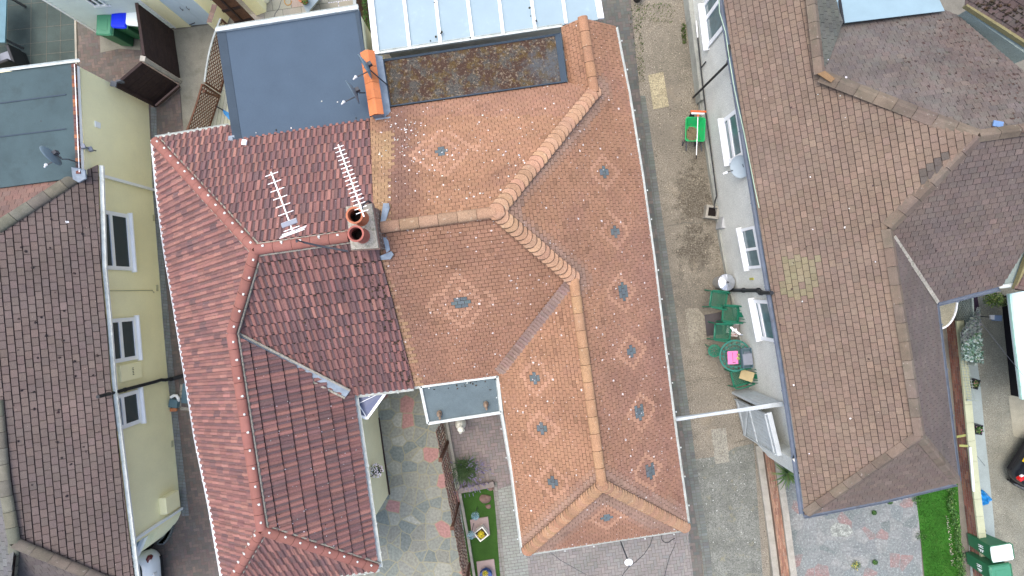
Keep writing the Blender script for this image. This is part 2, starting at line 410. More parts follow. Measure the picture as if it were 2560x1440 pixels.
def halfround(mb, path, r, seg, col, n=9, arc=210, lift=0.0, gap=.010, flare=1.05):
    """ridge or hip capped with half-round tiles, each butted to the next"""
    for a, b in zip(path[:-1], path[1:]):
        a = Vector(a); b = Vector(b); L_ = (b - a).length; d = (b - a) / L_
        m = max(1, round(L_ / seg)); sl = L_ / m
        side = d.cross(Vector((0, 0, 1))).normalized(); up = side.cross(d).normalized()
        for k in range(m):
            c = col()
            p0 = a + d * (k * sl + gap / 2); p1 = a + d * ((k + 1) * sl - gap / 2)
            r0 = r * flare; r1 = r; rows = []
            for p, rr in ((p0, r0), (p1, r1)):
                rows.append([mb.V(p + up * lift + side * rr * math.cos(t) + up * rr * .62 * math.sin(t)) for t in [math.radians(90 - arc / 2 + arc * i / n) for i in range(n + 1)]])
            mb.smooth = True
            for i in range(n): mb.F((rows[0][i], rows[1][i], rows[1][i + 1], rows[0][i + 1]), c)
            mb.smooth = False
            for rw in rows:
                mb.F([mb.V(mb.v[q]) for q in rw], tuple(x * .5 for x in c))

def angleridge(mb, a, b, wdt, h, seg, col, gap=.01):
    """angular (two-sided) ridge tiles"""
    a = Vector(a); b = Vector(b); L_ = (b - a).length; d = (b - a) / L_; m = max(1, round(L_ / seg)); sl = L_ / m
    side = d.cross(Vector((0, 0, 1))).normalized(); up = side.cross(d).normalized()
    for k in range(m):
        c = col(); p0 = a + d * (k * sl + gap / 2); p1 = a + d * ((k + 1) * sl - gap / 2)
        q = [(p - side * wdt - up * h, p - side * wdt * .2, p + side * wdt * .2, p + side * wdt - up * h) for p in (p0, p1)]
        for i in range(3): mb.poly((q[0][i], q[1][i], q[1][i + 1], q[0][i + 1]), c)
        for e in q:
            mb.poly(e, tuple(x * .6 for x in c))

def bonnets(mb, top, bot, step, r, col, n=12, lift=0.0, arch=.26, sag=.70):
    """bonnet hip tiles stepping down a hip, each lapping the one below, lip faces and mortar bed darkened in colour as painted shade"""
    top = Vector(top); bot = Vector(bot); L_ = (bot - top).length; d = (bot - top) / L_
    side = d.cross(Vector((0, 0, 1))).normalized(); up = side.cross(d).normalized()
    if up.z < 0: up = -up
    m = int(L_ / step)
    for k in range(m + 1):
        c = col(); p1 = top + d * ((k + 1) * step + .02); p0 = p1 - d * (step + .16); rows = []
        rj = r * random.uniform(.96, 1.04); th = random.uniform(.026, .036)
        def row(p, rr, h, sg):
            out = []
            for i in range(n + 1):
                t = math.radians(-8 + 196 * i / n)
                q = p + up * (h + lift) + side * rr * math.cos(t) + up * rr * arch * math.sin(t)
                out.append(q - d * sg * abs(math.cos(t)) ** 2)
            return out
        R0 = row(p0, rj * .62, -.012, 0); R1_ = row(p0.lerp(p1, .6), rj * .95, .012, rj * sag * .5); R2_ = row(p1, rj, th, rj * sag)
        rows = [[mb.V(q) for q in x] for x in (R0, R1_, R2_)]
        mb.smooth = True
        for a in range(2):
            for i in range(n): mb.F((rows[a][i], rows[a + 1][i], rows[a + 1][i + 1], rows[a][i + 1]), c)
        mb.smooth = False
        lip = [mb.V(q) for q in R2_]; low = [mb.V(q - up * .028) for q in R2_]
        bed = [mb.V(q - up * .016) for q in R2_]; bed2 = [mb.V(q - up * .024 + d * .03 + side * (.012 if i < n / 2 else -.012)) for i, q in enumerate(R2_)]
        dk = tuple(x * .42 for x in c)  # darkened tile colour paints the shade line on lip and mortar bed
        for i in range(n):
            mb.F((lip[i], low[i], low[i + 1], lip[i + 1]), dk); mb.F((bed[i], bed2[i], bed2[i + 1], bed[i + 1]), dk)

def gutter(mb, path, r=.055, out=None, wall=.006, n=7):
    """open half-round gutter along a path (path = inner top edge), out = sideways direction"""
    path = [Vector(p) for p in path]
    rows = []
    for i, p in enumerate(path):
        d = (path[min(i + 1, len(path) - 1)] - path[max(i - 1, 0)]); d.z = 0; d.normalize()
        sd = Vector((d.y, -d.x, 0))
        if sd.dot(Vector(out)) < 0: sd = -sd
        ce = p + sd * r
        outer = [ce + sd * (-r * math.cos(t)) + Vector((0, 0, -r * math.sin(t))) for t in [math.pi * k / n for k in range(n + 1)]]
        inner = [ce + sd * (-(r - wall) * math.cos(t)) + Vector((0, 0, -(r - wall) * math.sin(t))) for t in [math.pi * k / n for k in range(n, -1, -1)]]
        rows.append([mb.V(q) for q in outer + inner])
    m = len(rows[0])
    for a, b in zip(rows[:-1], rows[1:]):
        for k in range(m): mb.F((a[k], b[k], b[(k + 1) % m], a[(k + 1) % m]))
    mb.F(rows[0]); mb.F(rows[-1][::-1])
def brackets(mb, path, out, step=.8, r=.06):
    path = [Vector(p) for p in path]
    for a, b in zip(path[:-1], path[1:]):
        L_ = (b - a).length; d = (b - a) / L_; sd = Vector((d.y, -d.x, 0)); sd = sd if sd.dot(Vector(out)) > 0 else -sd
        for k in range(max(1, int(L_ / step))):
            mb.box(a + d * (k + .5) * step + sd * r * 1.9 + Vector((0, 0, .005)), (.035, .03, .02), math.atan2(d.y, d.x))

def fascia(mb, path, th=.022, h=.16, dz=0.0):
    for a, b in zip(path[:-1], path[1:]):
        a = Vector(a); b = Vector(b)
        mb.beam(a - Vector((0, 0, h / 2 - dz)), b - Vector((0, 0, h / 2 - dz)), th, h)

def wallbox(mb, A, B, z0, z1, th=.25, inward=None):
    """vertical wall slab between two ground points, outer face through A-B"""
    A = Vector(A); B = Vector(B); d = (B - A); d.z = 0; d.normalize(); nrm = Vector((d.y, -d.x, 0))
    if nrm.dot(Vector(inward)) < 0: nrm = -nrm
    mb.prism([A, B, B + nrm * th, A + nrm * th], z0, z1)

def window(parent, A, B, t0, t1, z0, z1, out, splits=(), transom=None, pane='glass', extra=None, sill=.14, fw=.11, gap=0.0, open_k=None):
    """window set on the wall line A-B: frame, sill, panes; t in metres along A-B"""
    A = Vector(A); B = Vector(B); d = B - A; d.z = 0; d.normalize(); n = Vector((d.y, -d.x, 0))
    if n.dot(Vector(out)) < 0: n = -n
    def Q(t, z, k): q = A + d * t + n * k; return Vector((q.x, q.y, z))
    fr = MB(); D = .05; k = .035
    def bar(ta, za, tb, zb, wd=fw, kk=k, dd=D):
        if abs(ta - tb) < 1e-6:
            fr.prism([Q(ta - wd / 2, 0, kk - dd / 2 + .02), Q(ta + wd / 2, 0, kk - dd / 2 + .02), Q(ta + wd / 2, 0, kk + dd / 2), Q(ta - wd / 2, 0, kk + dd / 2)], za, zb)
        else:
            fr.prism([Q(ta, 0, kk - dd / 2 + .02), Q(tb, 0, kk - dd / 2 + .02), Q(tb, 0, kk + dd / 2), Q(ta, 0, kk + dd / 2)], za - wd / 2, za + wd / 2)
    bar(t0 + fw / 2, z0, t0 + fw / 2, z1); bar(t1 - fw / 2, z0, t1 - fw / 2, z1)
    bar(t0 + fw, z0 + fw / 2, t1 - fw, z0); bar(t0 + fw, z1 - fw / 2, t1 - fw, z1)
    for s_ in splits: bar(t0 + s_, z0 + fw, t0 + s_, z1 - fw)
    if transom:
        edges = [t0 + fw] + [t0 + s_ for s_ in splits] + [t1 - fw]
        for a, b in zip(edges[:-1], edges[1:]):
            bar(a + (fw / 2 if a > t0 + fw else 0), transom, b - (fw / 2 if b < t1 - fw else 0), transom)
    wn = fr.build('window', M['white_upvc'], parent)
    sl = MB(); sl.prism([Q(t0 - .05, 0, 0), Q(t1 + .05, 0, 0), Q(t1 + .05, 0, sill), Q(t0 - .05, 0, sill)], z0 - .06, z0 - .005)
    sl.build('sill', M['white_upvc'], wn, bevel=.008)
    g = MB(); g.poly([Q(t0 + .01, z0 + .01, .032), Q(t1 - .01, z0 + .01, .032), Q(t1 - .01, z1 - .01, .032), Q(t0 + .01, z1 - .01, .032)])
    g.build('pane', M[pane], wn)
    if extra: extra(wn, Q, t0, t1, z0, z1)
    return wn
def walls_t(A, B, px, py):
    """pixel on the vertical wall A-B -> (metres along, height)"""
    q = onplane(px, py, wallplane(Vector(A), Vector(B))); d = Vector(B) - Vector(A); d.z = 0; d.normalize()
    return (q - Vector(A)).dot(d), q.z

def sheet(name, pts, mat, k=1, label=None, kind='structure', **kw):
    mb = MB(); mb.poly([P(x, y, 0) + Vector((0, 0, .004 * k)) for x, y in pts]); o = mb.build(name, mat)
    tag(o, label, None, None, kind)
    return o
# ================================================================== ground
base = MB(); base.poly([(-60, -60, -.012), (60, -60, -.012), (60, 60, -.012), (-60, 60, -.012)])
M['earth'] = mk('bare_ground', (.17, .16, .13), fine=.3, stains=[((.1, .1, .08), 1.5, .5, .7, .5)])
tag(base.build('ground', M['earth']), kind='structure')

# ================================================================== orange plain-tiled house (right half of the pair)
ZE = 2.5
oh = empty('house', 'orange clay tiled bungalow half with diamond patterns and pale stepped hip tiles', 'house', (1.2, 0, 0))
# --- planes
pl1 = fit([(950, 570, 5), (1240, 530, 5), (1485, 230, 3.15)])
pl2 = fit([(950, 570, 5), (1240, 530, 5), (1035, 962, ZE), (1245, 936, ZE)])
pl3 = fit([(1240, 530, 5), (1485, 230, 3.2), (1505, 1210, 4), (1432, 700, 4.05), (1538, 68, ZE), (1720, 1320, ZE), (1604, 440, ZE), (1640, 700, ZE)])
pl4 = fit([(1432, 700, 4.05), (1505, 1210, 4), (1245, 936, ZE), (1310, 1385, ZE)])
pl5 = fit([(1505, 1210, 4), (1720, 1320, ZE), (1310, 1385, ZE)])
pl6 = fit([(1485, 230, 3.2), (1455, 45, 3.2), (1403, 70, 2.75)])
def onp(pl, pts): return [onplane(x, y, pl) for x, y in pts]
R1 = onp(pl1, [(925, 295), (965, 272), (1420, 207), (1487, 228), (1240, 530), (950, 568), (936, 568)])
R2 = onp(pl2, [(940, 565), (950, 568), (1240, 530), (1432, 700), (1245, 938), (1034, 966), (968, 740)])
R3 = onp(pl3, [(1455, 45), (1538, 66), (1572, 240), (1604, 440), (1632, 640), (1658, 850), (1688, 1085), (1721, 1322), (1505, 1210), (1432, 700), (1240, 530), (1487, 228)])
R4 = onp(pl4, [(1432, 700), (1505, 1210), (1309, 1385), (1282, 1180), (1247, 937)])
R5 = onp(pl5, [(1505, 1210), (1721, 1322), (1310, 1385)])
R6 = onp(pl6, [(1455, 45), (1487, 228), (1422, 206), (1403, 68)])

ORG = (.298, .166, .098); ORG2 = (.280, .152, .093); PUR = (.240, .132, .098); PALE = (.33, .205, .13); PNK = (.37, .21, .135); GRY = (.10, .125, .13); YEL = (.30, .195, .105); DKS = (.14, .08, .065)
DIA = {1: [(1107, 380, 82, 66, 1)], 2: [(1152, 755, 84, 80, 1)], 3: [(1512, 430, 42, 44, 0), (1533, 578, 42, 44, 0), (1554, 730, 42, 44, 0), (1577, 880, 42, 44, 0), (1600, 1028, 42, 44, 0), (1621, 1177, 42, 44, 0)],
       4: [(1340, 940, 47, 48, 0), (1359, 1072, 47, 48, 0), (1380, 1203, 47, 48, 0)], 5: [(1520, 1293, 52, 33, 0)], 6: []}
HIPS = {3: [(1240, 530, 1485, 230), (1505, 1212, 1718, 1322), (1240, 530, 1432, 700)], 4: [(1505, 1212, 1312, 1382)], 5: [(1505, 1212, 1718, 1322), (1505, 1212, 1312, 1382)]}
def seg_d(x, y, a, b, c, d):
    t = max(0, min(1, ((x - a) * (c - a) + (y - b) * (d - b)) / ((c - a) ** 2 + (d - b) ** 2)))
    return math.hypot(x - a - t * (c - a), y - b - t * (d - b))
def tile_colour(kind, pl, udir):
    fr = None
    cents = []
    n = pl[1]; u = Vector(udir); u = (u - n * u.dot(n)).normalized(); v = n.cross(u)
    if v.z < 0: u = -u; v = -v
    for (x, y, hw, hh, dbl) in DIA[kind]:
        c = onplane(x, y, pl); cents.append((c, dbl))
    def col(uu, vv, c, i, j, k):
        x, y = px_of(c); pink = False
        for ce, dbl in cents:
            d = c - ce; du = abs(d.dot(u)) / .165; dv = abs(d.dot(v)) / .103
            if du > 8 or dv > 10: continue
            if (dv < .5 and du < 1.05) or (dv < 1.5 and du < .62): return jitc(GRY, .12)
            for A_, B_ in (((4.9, 7.5), (2.8, 4.3)) if dbl else ((2.75, 4.7),)):
                if dv <= B_ + .5 and abs(du - max(0, A_ * (1 - dv / B_))) < .53: pink = True
        a = nz3(c, .9, kind * 3.1); b = nz3(c, 3.0, 9 + kind)
        if kind == 1:
            t = a * .7
            base_ = lerp(ORG, ORG2, t)
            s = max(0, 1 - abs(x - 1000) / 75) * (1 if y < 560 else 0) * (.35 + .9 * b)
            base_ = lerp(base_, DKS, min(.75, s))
            if x < 985 - (y - 300) * .05 and y > 330: base_ = lerp(base_, YEL, min(1, .35 + .8 * b))
            if y < 290: base_ = lerp(base_, PUR, .4)
        elif kind == 2:
            base_ = lerp(ORG2, lerp(PUR, ORG2, .55), min(1, a * .9))
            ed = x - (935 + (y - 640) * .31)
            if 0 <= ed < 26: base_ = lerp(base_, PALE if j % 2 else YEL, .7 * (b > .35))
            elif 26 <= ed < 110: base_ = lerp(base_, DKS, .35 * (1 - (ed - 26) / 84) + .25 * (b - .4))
        elif kind == 3:
            t = -.15 + .5 * min(1, max(0, (y - 330) / 500)) + .4 * min(1, max(0, (x - (1480 + (y - 600) * .08)) / 150)) + (a - .5) * .9 + (b - .5) * .4
            base_ = lerp(lerp(ORG, ORG2, .6), PUR, min(.9, max(0, t)))
        elif kind == 4: base_ = lerp(ORG, ORG2, a * .9)
        elif kind == 5: base_ = lerp(ORG2, PUR, .25 + .4 * (a - .3))
        else: base_ = lerp(ORG, ORG2, .6)
        if pink: return jitc(lerp(base_, PNK, .78), .025)
        r = random.random()
        if kind in HIPS:
            hd_ = min(seg_d(x, y, *h_) for h_ in HIPS[kind])
            if hd_ < 46: base_ = lerp(base_, (.26, .185, .145), .6 if hd_ < 36 else .25)
        if r < .03: base_ = tuple(q * .80 for q in base_)
        elif r < .05: base_ = tuple(q * 1.10 for q in base_)
        return jitc(base_, .045)
    return col
tb = MB()
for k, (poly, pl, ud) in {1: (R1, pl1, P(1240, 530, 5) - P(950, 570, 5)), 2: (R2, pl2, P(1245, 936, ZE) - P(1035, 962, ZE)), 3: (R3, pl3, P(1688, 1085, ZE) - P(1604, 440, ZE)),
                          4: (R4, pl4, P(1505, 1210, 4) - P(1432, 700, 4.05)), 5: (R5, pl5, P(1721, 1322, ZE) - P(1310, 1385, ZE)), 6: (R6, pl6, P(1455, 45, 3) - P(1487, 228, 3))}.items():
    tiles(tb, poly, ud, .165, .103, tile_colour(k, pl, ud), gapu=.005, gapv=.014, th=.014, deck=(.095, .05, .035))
oroof = tb.build('roof', M['tile_plain'], oh)
# --- ridges and hips
TAN = (.40, .245, .14)
def tancol(): return jitc(TAN, .10)
def up(p, h): return p + Vector((0, 0, h))
rg = MB()
apex = P(1240, 530, 5); pr = P(952, 569, 5)
halfround(rg, [up(pr, -.0), up(apex, -.0)], .13, .42, lambda: jitc((.315, .20, .125), .1))
rg.build('ridge', M['ridge_tan'], oroof); rg = MB()
halfround(rg, [up(P(1434, 697, 4.05), .0), up(P(1505, 1212, 4), .0)], .125, .42, lambda: jitc((.335, .195, .108), .08))
rg.build('ridge', M['ridge_tan'], oroof); rg = MB()
halfround(rg, [up(P(1486, 232, 3.2), .0), up(P(1456, 42, 3.2), .0)], .13, .42, lambda: jitc((.315, .17, .098), .1))
rg.build('ridge', M['ridge_tan'], oroof)
bn = MB()
BN = lambda: jitc((.37, .22, .135), .12)
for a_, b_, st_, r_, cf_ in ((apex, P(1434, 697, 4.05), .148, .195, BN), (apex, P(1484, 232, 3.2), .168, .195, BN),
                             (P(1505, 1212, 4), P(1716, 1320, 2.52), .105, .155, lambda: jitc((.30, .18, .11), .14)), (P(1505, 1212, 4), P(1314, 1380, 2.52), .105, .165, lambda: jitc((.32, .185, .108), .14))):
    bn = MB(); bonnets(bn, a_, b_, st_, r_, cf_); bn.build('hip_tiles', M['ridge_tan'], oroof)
# valley of cut plain tiles front wing
vt = MB()
a = onplane(1432, 700, pl2); b = onplane(1246, 936, pl2)
a = up(P(1428, 706, 4.0), .03); b = up(P(1248, 932, 2.55), .03)
d = (b - a).normalized(); sd = d.cross(Vector((0, 0, 1))).normalized()
L_ = (b - a).length; k = 0
while k * .10 < L_ - .1:
    p = a + d * (k * .10); c = jitc(lerp((.205, .145, .125), (.27, .175, .135), nz3(p, 1.5)), .12)
    q = [p + sd * -.13 + Vector((0, 0, .045)), p + sd * .13 + Vector((0, 0, .045)), p + sd * .17 + d * .13 + Vector((0, 0, .03)), p + d * .17 + Vector((0, 0, -.01)), p - sd * .17 + d * .13 + Vector((0, 0, .03))]
    vt.poly(q, c); vt.poly([x - Vector((0, 0, .02)) for x in q[::-1]], tuple(y * .5 for y in c)); k += 1
vt.build('valley_tiles', M['ridge_tan'], oroof)
# --- eaves: fascia and gutters
g = MB(); fa = MB()
eR = [P(x, y, ZE) for x, y in [(1538, 66), (1572, 240), (1604, 440), (1632, 640), (1658, 850), (1688, 1085), (1721, 1322)]]
eF = [P(x, y, ZE) for x, y in [(1721, 1322), (1520, 1352), (1310, 1385)]]
eL = [P(x, y, ZE) for x, y in [(1309, 1385), (1282, 1180), (1256, 1030), (1247, 950)]]
eP = [P(x, y, ZE) for x, y in [(1034, 966), (1130, 952), (1244, 938)]]
for e, o in ((eR, (1, 0, 0)), (eF, (0, -1, 0)), (eL, (-1, 0, 0)), (eP, (0, -1, 0))):
    e2 = [up(p, -.05) for p in e]; g = MB()
    gutter(g, e2, .042, o); brackets(g, e2, o); g.build('gutter', M['gutter_white'], oh); fa = MB(); fascia(fa, [up(p, -.06) for p in e]); fa.build('fascia', M['gutter_white'], oh)
wl = MB()
ins = lambda L: [Vector((p[0], p[1], 0)) for p in L]
wl.prism(ins([P(940, 300, 2.5), P(1525, 80, 2.5), P(1590, 440, 2.5), P(1640, 850, 2.5), P(1700, 1305, 2.5), P(1330, 1362, 2.5), P(1268, 950, 2.5), P(1262, 922, 2.5), P(1045, 945, 2.5)]), 0, 2.42)
wl.build('wall', M['pebbledash'], oh)
# --- rear mossy flat roof (parallelogram) with felt upstand
mf = MB(); FZ = 2.92
fl = [P(945, 152, FZ), P(1402, 84, FZ), P(1418, 206, FZ), P(963, 270, FZ)]
mf.slab(fl, .25); mfo = mf.build('flat_roof', M['moss_roof'], oh)
ed = MB()
def rim(mb, pts, wd, h, closed=True):
    n_ = len(pts); ce = sum(pts, Vector()) / n_
    inn = []
    for p in pts:
        inn.append(p + (ce - p).normalized() * wd * 1.3)
    for i in range(n_ if closed else n_ - 1):
        a, b, c, d_ = pts[i], pts[(i + 1) % n_], inn[(i + 1) % n_], inn[i]
        mb.slab([up(a, h), up(b, h), up(c, h * .4), up(d_, h * .4)], .03)
rim(ed, fl, .13, .05); ed.build('felt_upstand', M['felt_edge'], mfo)
# --- conservatory behind: polycarbonate panels between white bars
cz0, cz1 = 2.62, 2.25
cons = MB(); bars = MB()
xb = [(942, 137, 920, -70), (1025, 125, 1003, -70), (1102, 113, 1082, -70), (1182, 100, 1160, -70), (1258, 89, 1240, -70), (1338, 77, 1320, -70), (1415, 61, 1398, -70), (1502, 48, 1482, -70)]
for i in range(len(xb) - 1):
    a, b = xb[i], xb[i + 1]
    q = [P(a[0], a[1], cz0), P(b[0], b[1], cz0), P(b[2], b[3], cz1), P(a[2], a[3], cz1)]
    cons.slab(q, .03)
cns = cons.build('conservatory_roof', M['poly_blue'], oh)
barm = []
for i, a in enumerate(xb):
    bm_ = MB(); p0, p1 = up(P(a[0], a[1], cz0), .03), up(P(a[2], a[3], cz1), .03)
    bm_.beam(p0, p1, .085 if i not in (0, 7) else .16, .05); bm_.build('glazing_bar', M['white_upvc'], cns)
cg = MB(); top = [P(937, 139, cz0), P(1180, 103, cz0), P(1406, 70, cz0)]
gutter(cg, [up(p, .06) for p in top], .05, (0, 1, 0)); fascia(cg, [up(p, .10) for p in top], h=.1)
cg.build('gutter', M['gutter_white'], cns)
cw = MB(); q = [P(x, y, 2.2) for x, y in [(950, 90), (1490, 20), (1470, -80), (935, -80)]]
cw.prism(q, 0, 2.1); cw.build('conservatory_wall', M['white_upvc'], cns)
# --- raised party parapet with orange ridge coping and lead flashing
pp = MB(); Z0 = 3.45
A_, B_ = P(916, 125, Z0), P(940, 286, Z0)
dd = (B_ - A_).normalized(); s2 = Vector((-dd.y, dd.x, 0)); s2 = s2 if s2.x > 0 else -s2
pp.prism([A_ - s2 * .12, B_ - s2 * .12, B_ + s2 * .14, A_ + s2 * .14], 2.5, Z0 - .07)
par = pp.build('parapet', M['lead_dark'], oh)
cp = MB(); 
def capcol(): return jitc((.55, .19, .075), .05)
angleridge(cp, up(A_, .02), up(B_, .02), .185, .10, .45, capcol)
M['orange_cap2'] = mk('orange_coping', attr=True, var=.08, vs=4, fine=.08, stains=[((.22, .13, .1), 12, .60, .7, .55)])
cp.build('coping', M['orange_cap2'], par)
fb = MB(); fb.slab([A_ + s2 * .13 + Vector((0, 0, -.34)), B_ + s2 * .13 + Vector((0, 0, -.34)), B_ + s2 * .30 + Vector((0, 0, -.44)), A_ + s2 * .30 + Vector((0, 0, -.44))], .02)
fb.build('lead_flashing', M['lead'], par); fb = MB()
fb.slab([B_ - s2 * .1 + Vector((0, 0, -.30)), B_ + s2 * .3 + Vector((0, 0, -.30)), B_ + s2 * .3 + dd * .12 + Vector((0, 0, -.36)), B_ - s2 * .1 + dd * .12 + Vector((0, 0, -.36))], .02)
fb.build('lead_flashing', M['lead'], par)
# --- chimney
ch = MB()
CT = 5.55
c4 = [P(x, y, CT) for x, y in [(864, 517), (929, 509), (946, 620), (878, 624)]]
cc = sum(c4, Vector()) / 4
def scl(k): return [cc + (p - cc) * k for p in c4]
bk = lambda c: jitc(random.choice([(.21, .13, .10), (.17, .11, .09), (.26, .16, .12), (.15, .10, .085)]), .15)
core = MB(); core.prism([Vector((p.x, p.y, 0)) for p in scl(.93)], 4.2, CT - .2, (.46, .43, .36))
for i in range(4):
    sk = scl(.935); a, b = sk[i], sk[(i + 1) % 4]
    flatblocks(core, [Vector((a.x, a.y, 4.2)), Vector((b.x, b.y, 4.2)), Vector((b.x, b.y, CT - .2)), Vector((a.x, a.y, CT - .2))], b - a, .225, .10, bk, 'bond', gap=.013, lift=.004)
for k_, za, zb in ((1.0, CT - .24, CT - .16), (1.05, CT - .15, CT - .07)):
    core.prism([Vector((p.x, p.y, 0)) for p in scl(k_)], za, zb, (.23, .15, .12))
chm = core.build('chimney', M['brick'], oh)
cap = MB(); cap.prism([Vector((p.x, p.y, 0)) for p in scl(1.0)], CT - .068, CT)
cap.build('mortar_cap', M['mortar'], chm)
for (x, y, mt, rr) in ((903, 546, 'pot_orange', .155), (906, 590, 'pot_red', .15)):
    p = P(x, y, CT); pt = MB(); h = .5
    pt.lathe([(rr * 1.1, 0), (rr, .05), (rr * .98, h - .1), (rr * 1.12, h - .09), (rr * 1.15, h), (rr * .90, h), (rr * .84, h - .1), (rr * .8, .02), (0.001, .02)], p, 28)
    po = pt.build('chimney_pot', M[mt], chm, smooth=False)
    st = MB(); st.lathe([(rr * .835, h - .14), (rr * .8, .06), (0.001, .05)], p, 24); st.build('flue_lining', M['soot'], po)
lf = MB()
lf.slab([P(916, 632, 4.75), P(950, 640, 4.72), P(978, 628, 4.74), P(984, 636, 4.72), P(976, 648, 4.66), P(930, 652, 4.62)], .02)
lf.build('lead_flashing', M['lead'], chm); lf = MB()
lf.slab([P(958, 508, 4.80), P(972, 508, 4.78), P(974, 520, 4.8), P(962, 560, 4.95), P(975, 625, 4.78), P(966, 632, 4.8), P(950, 560, 4.98)], .02)
lf.build('lead_flashing', M['lead'], chm)
# --- front porch flat roof
pz = 2.42
pf = MB(); po4 = [P(1052, 966, pz), P(1244, 940, pz), P(1254, 1030, pz), P(1071, 1058, pz)]
pf.slab(po4, .12); por = pf.build('porch_roof', M['porch_felt'], oh)
pr_ = MB()
for a, b in ((po4[0], po4[1]), (po4[1], po4[2]), (po4[2], po4[3]), (po4[3], po4[0])):
    pr_.beam(up(a, -.03), up(b, -.03), .075, .17)
pr_.build('porch_rim', M['gutter_white'], por)
pw = MB(); pw.prism([Vector((p.x, p.y, 0)) for p in (P(1085, 950, pz), P(1240, 940, pz), P(1246, 985, pz), P(1090, 1010, pz))], 0, pz - .14); pw.build('porch_wall', M['pebbledash'], por)
# corner downpipe front
for (x, y) in ((1303, 1392),):
    pass
# ================================================================== red interlocking-tiled house (left half of the pair)
rh = empty('house', 'red tiled bungalow half with white ridge clips and a blue felt rear roof', 'house', (-5, 0, 0))
apr = P(640, 625, 5)
qa = fit([(640, 625, 5), (385, 349, ZE), (417, 627, ZE), (472, 960, ZE), (530, 1270, ZE), (580, 832, 4.05), (655, 1325, 4)])
qb = fit([(640, 625, 5), (920, 587, 5), (385, 349, ZE), (580, 316, ZE)])
qc = fit([(640, 625, 5), (930, 585, 5), (1030, 967, ZE), (880, 986, ZE)])
qd = fit([(580, 832, 4.05), (655, 1325, 4), (887, 985, ZE), (945, 1420, ZE)])
qe = fit([(655, 1325, 4), (945, 1421, ZE), (560, 1478, ZE)])
A1 = onp(qa, [(385, 349), (397, 480), (417, 627), (440, 763), (472, 960), (493, 1093), (527, 1260), (565, 1478), (655, 1325), (580, 832), (640, 625)])
B1 = onp(qb, [(385, 349), (640, 625), (938, 584), (925, 300), (580, 316)])
C1 = onp(qc, [(640, 625), (950, 584), (950, 640), (980, 745), (1037, 967), (880, 986), (588, 838), (580, 832)])
D1 = onp(qd, [(580, 832), (588, 838), (884, 986), (905, 1130), (945, 1421), (655, 1325)])
E1 = onp(qe, [(655, 1325), (945, 1421), (565, 1478)])
RED = (.242, .118, .098); REDB = (.298, .148, .118); DRK = (.105, .072, .074); MID = (.200, .100, .088)
# double-roll profile: pan, rise, roll, fall; the pan is coloured darker than the roll
PROF = [(0, .32, 0, 0), (.32, .45, 0, .030), (.45, .85, .030, .032), (.85, 1.0, .032, 0)]
def redcol(mode):
    cache = {}
    def col(u, v, c, i, j, k):
        x, y = px_of(c)
        a = nz3(c, .55, mode); key = (i, j)
        if key not in cache:
            t = (i // 3, j); rnd = random.Random(hash((t, mode)) & 0xffff)
            r = .22 * rnd.random() + .78 * random.random(); r2 = random.random()
            bright = {0: .50, 1: .30, 2: .22, 3: .10, 4: .40}[mode] + (a - .5) * .55
            base_ = lerp(MID, RED, r2)
            if r < bright * .9: base_ = lerp(RED, REDB, r2)
            elif r > (.80 if mode == 0 else .64 if mode != 3 else .52): base_ = lerp(DRK, MID, .35 + .6 * r2)
            cache[key] = (base_, random.random())
        base_, s = cache[key]
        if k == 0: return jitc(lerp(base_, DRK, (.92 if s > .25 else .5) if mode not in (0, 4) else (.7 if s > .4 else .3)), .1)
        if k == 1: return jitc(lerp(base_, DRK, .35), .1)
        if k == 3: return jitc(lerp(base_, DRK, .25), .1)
        return jitc(base_, .10)
    return col
tr = MB()
for mode, (poly, ud) in enumerate(((A1, P(493, 1093, ZE) - P(417, 627, ZE)), (B1, P(920, 587, 5) - apr), (C1, P(1030, 967, ZE) - P(880, 986, ZE)), (D1, P(655, 1325, 4) - P(580, 832, 4.05)), (E1, P(945, 1421, ZE) - P(565, 1478, ZE)))):
    tiles(tr, poly, ud, .165, .335, redcol(mode), gapu=.0, gapv=.024, th=.034, lift=.01, stagger=.5 if mode in (1, 2) else 0.0, prof=PROF, jit=.005)
rroof = tr.build('roof', M['tile_red'], rh)
RC = lambda: jitc((.25, .105, .082), .06)
rl = [(apr, P(872, 592, 5)), (P(388, 352, ZE + .05), apr), (apr, P(580, 832, 4.05)), (P(580, 832, 4.05), P(655, 1325, 4)), (P(655, 1325, 4), P(943, 1420, ZE + .03)), (P(655, 1325, 4), P(567, 1476, ZE))]
rrds = []
for a, b in rl:
    rr_ = MB(); halfround(rr_, [up(a, .035), up(b, .035)], .122, .42, RC, arc=200, flare=1.03); rrds.append(rr_.build('ridge', M['ridge_red'], rroof))
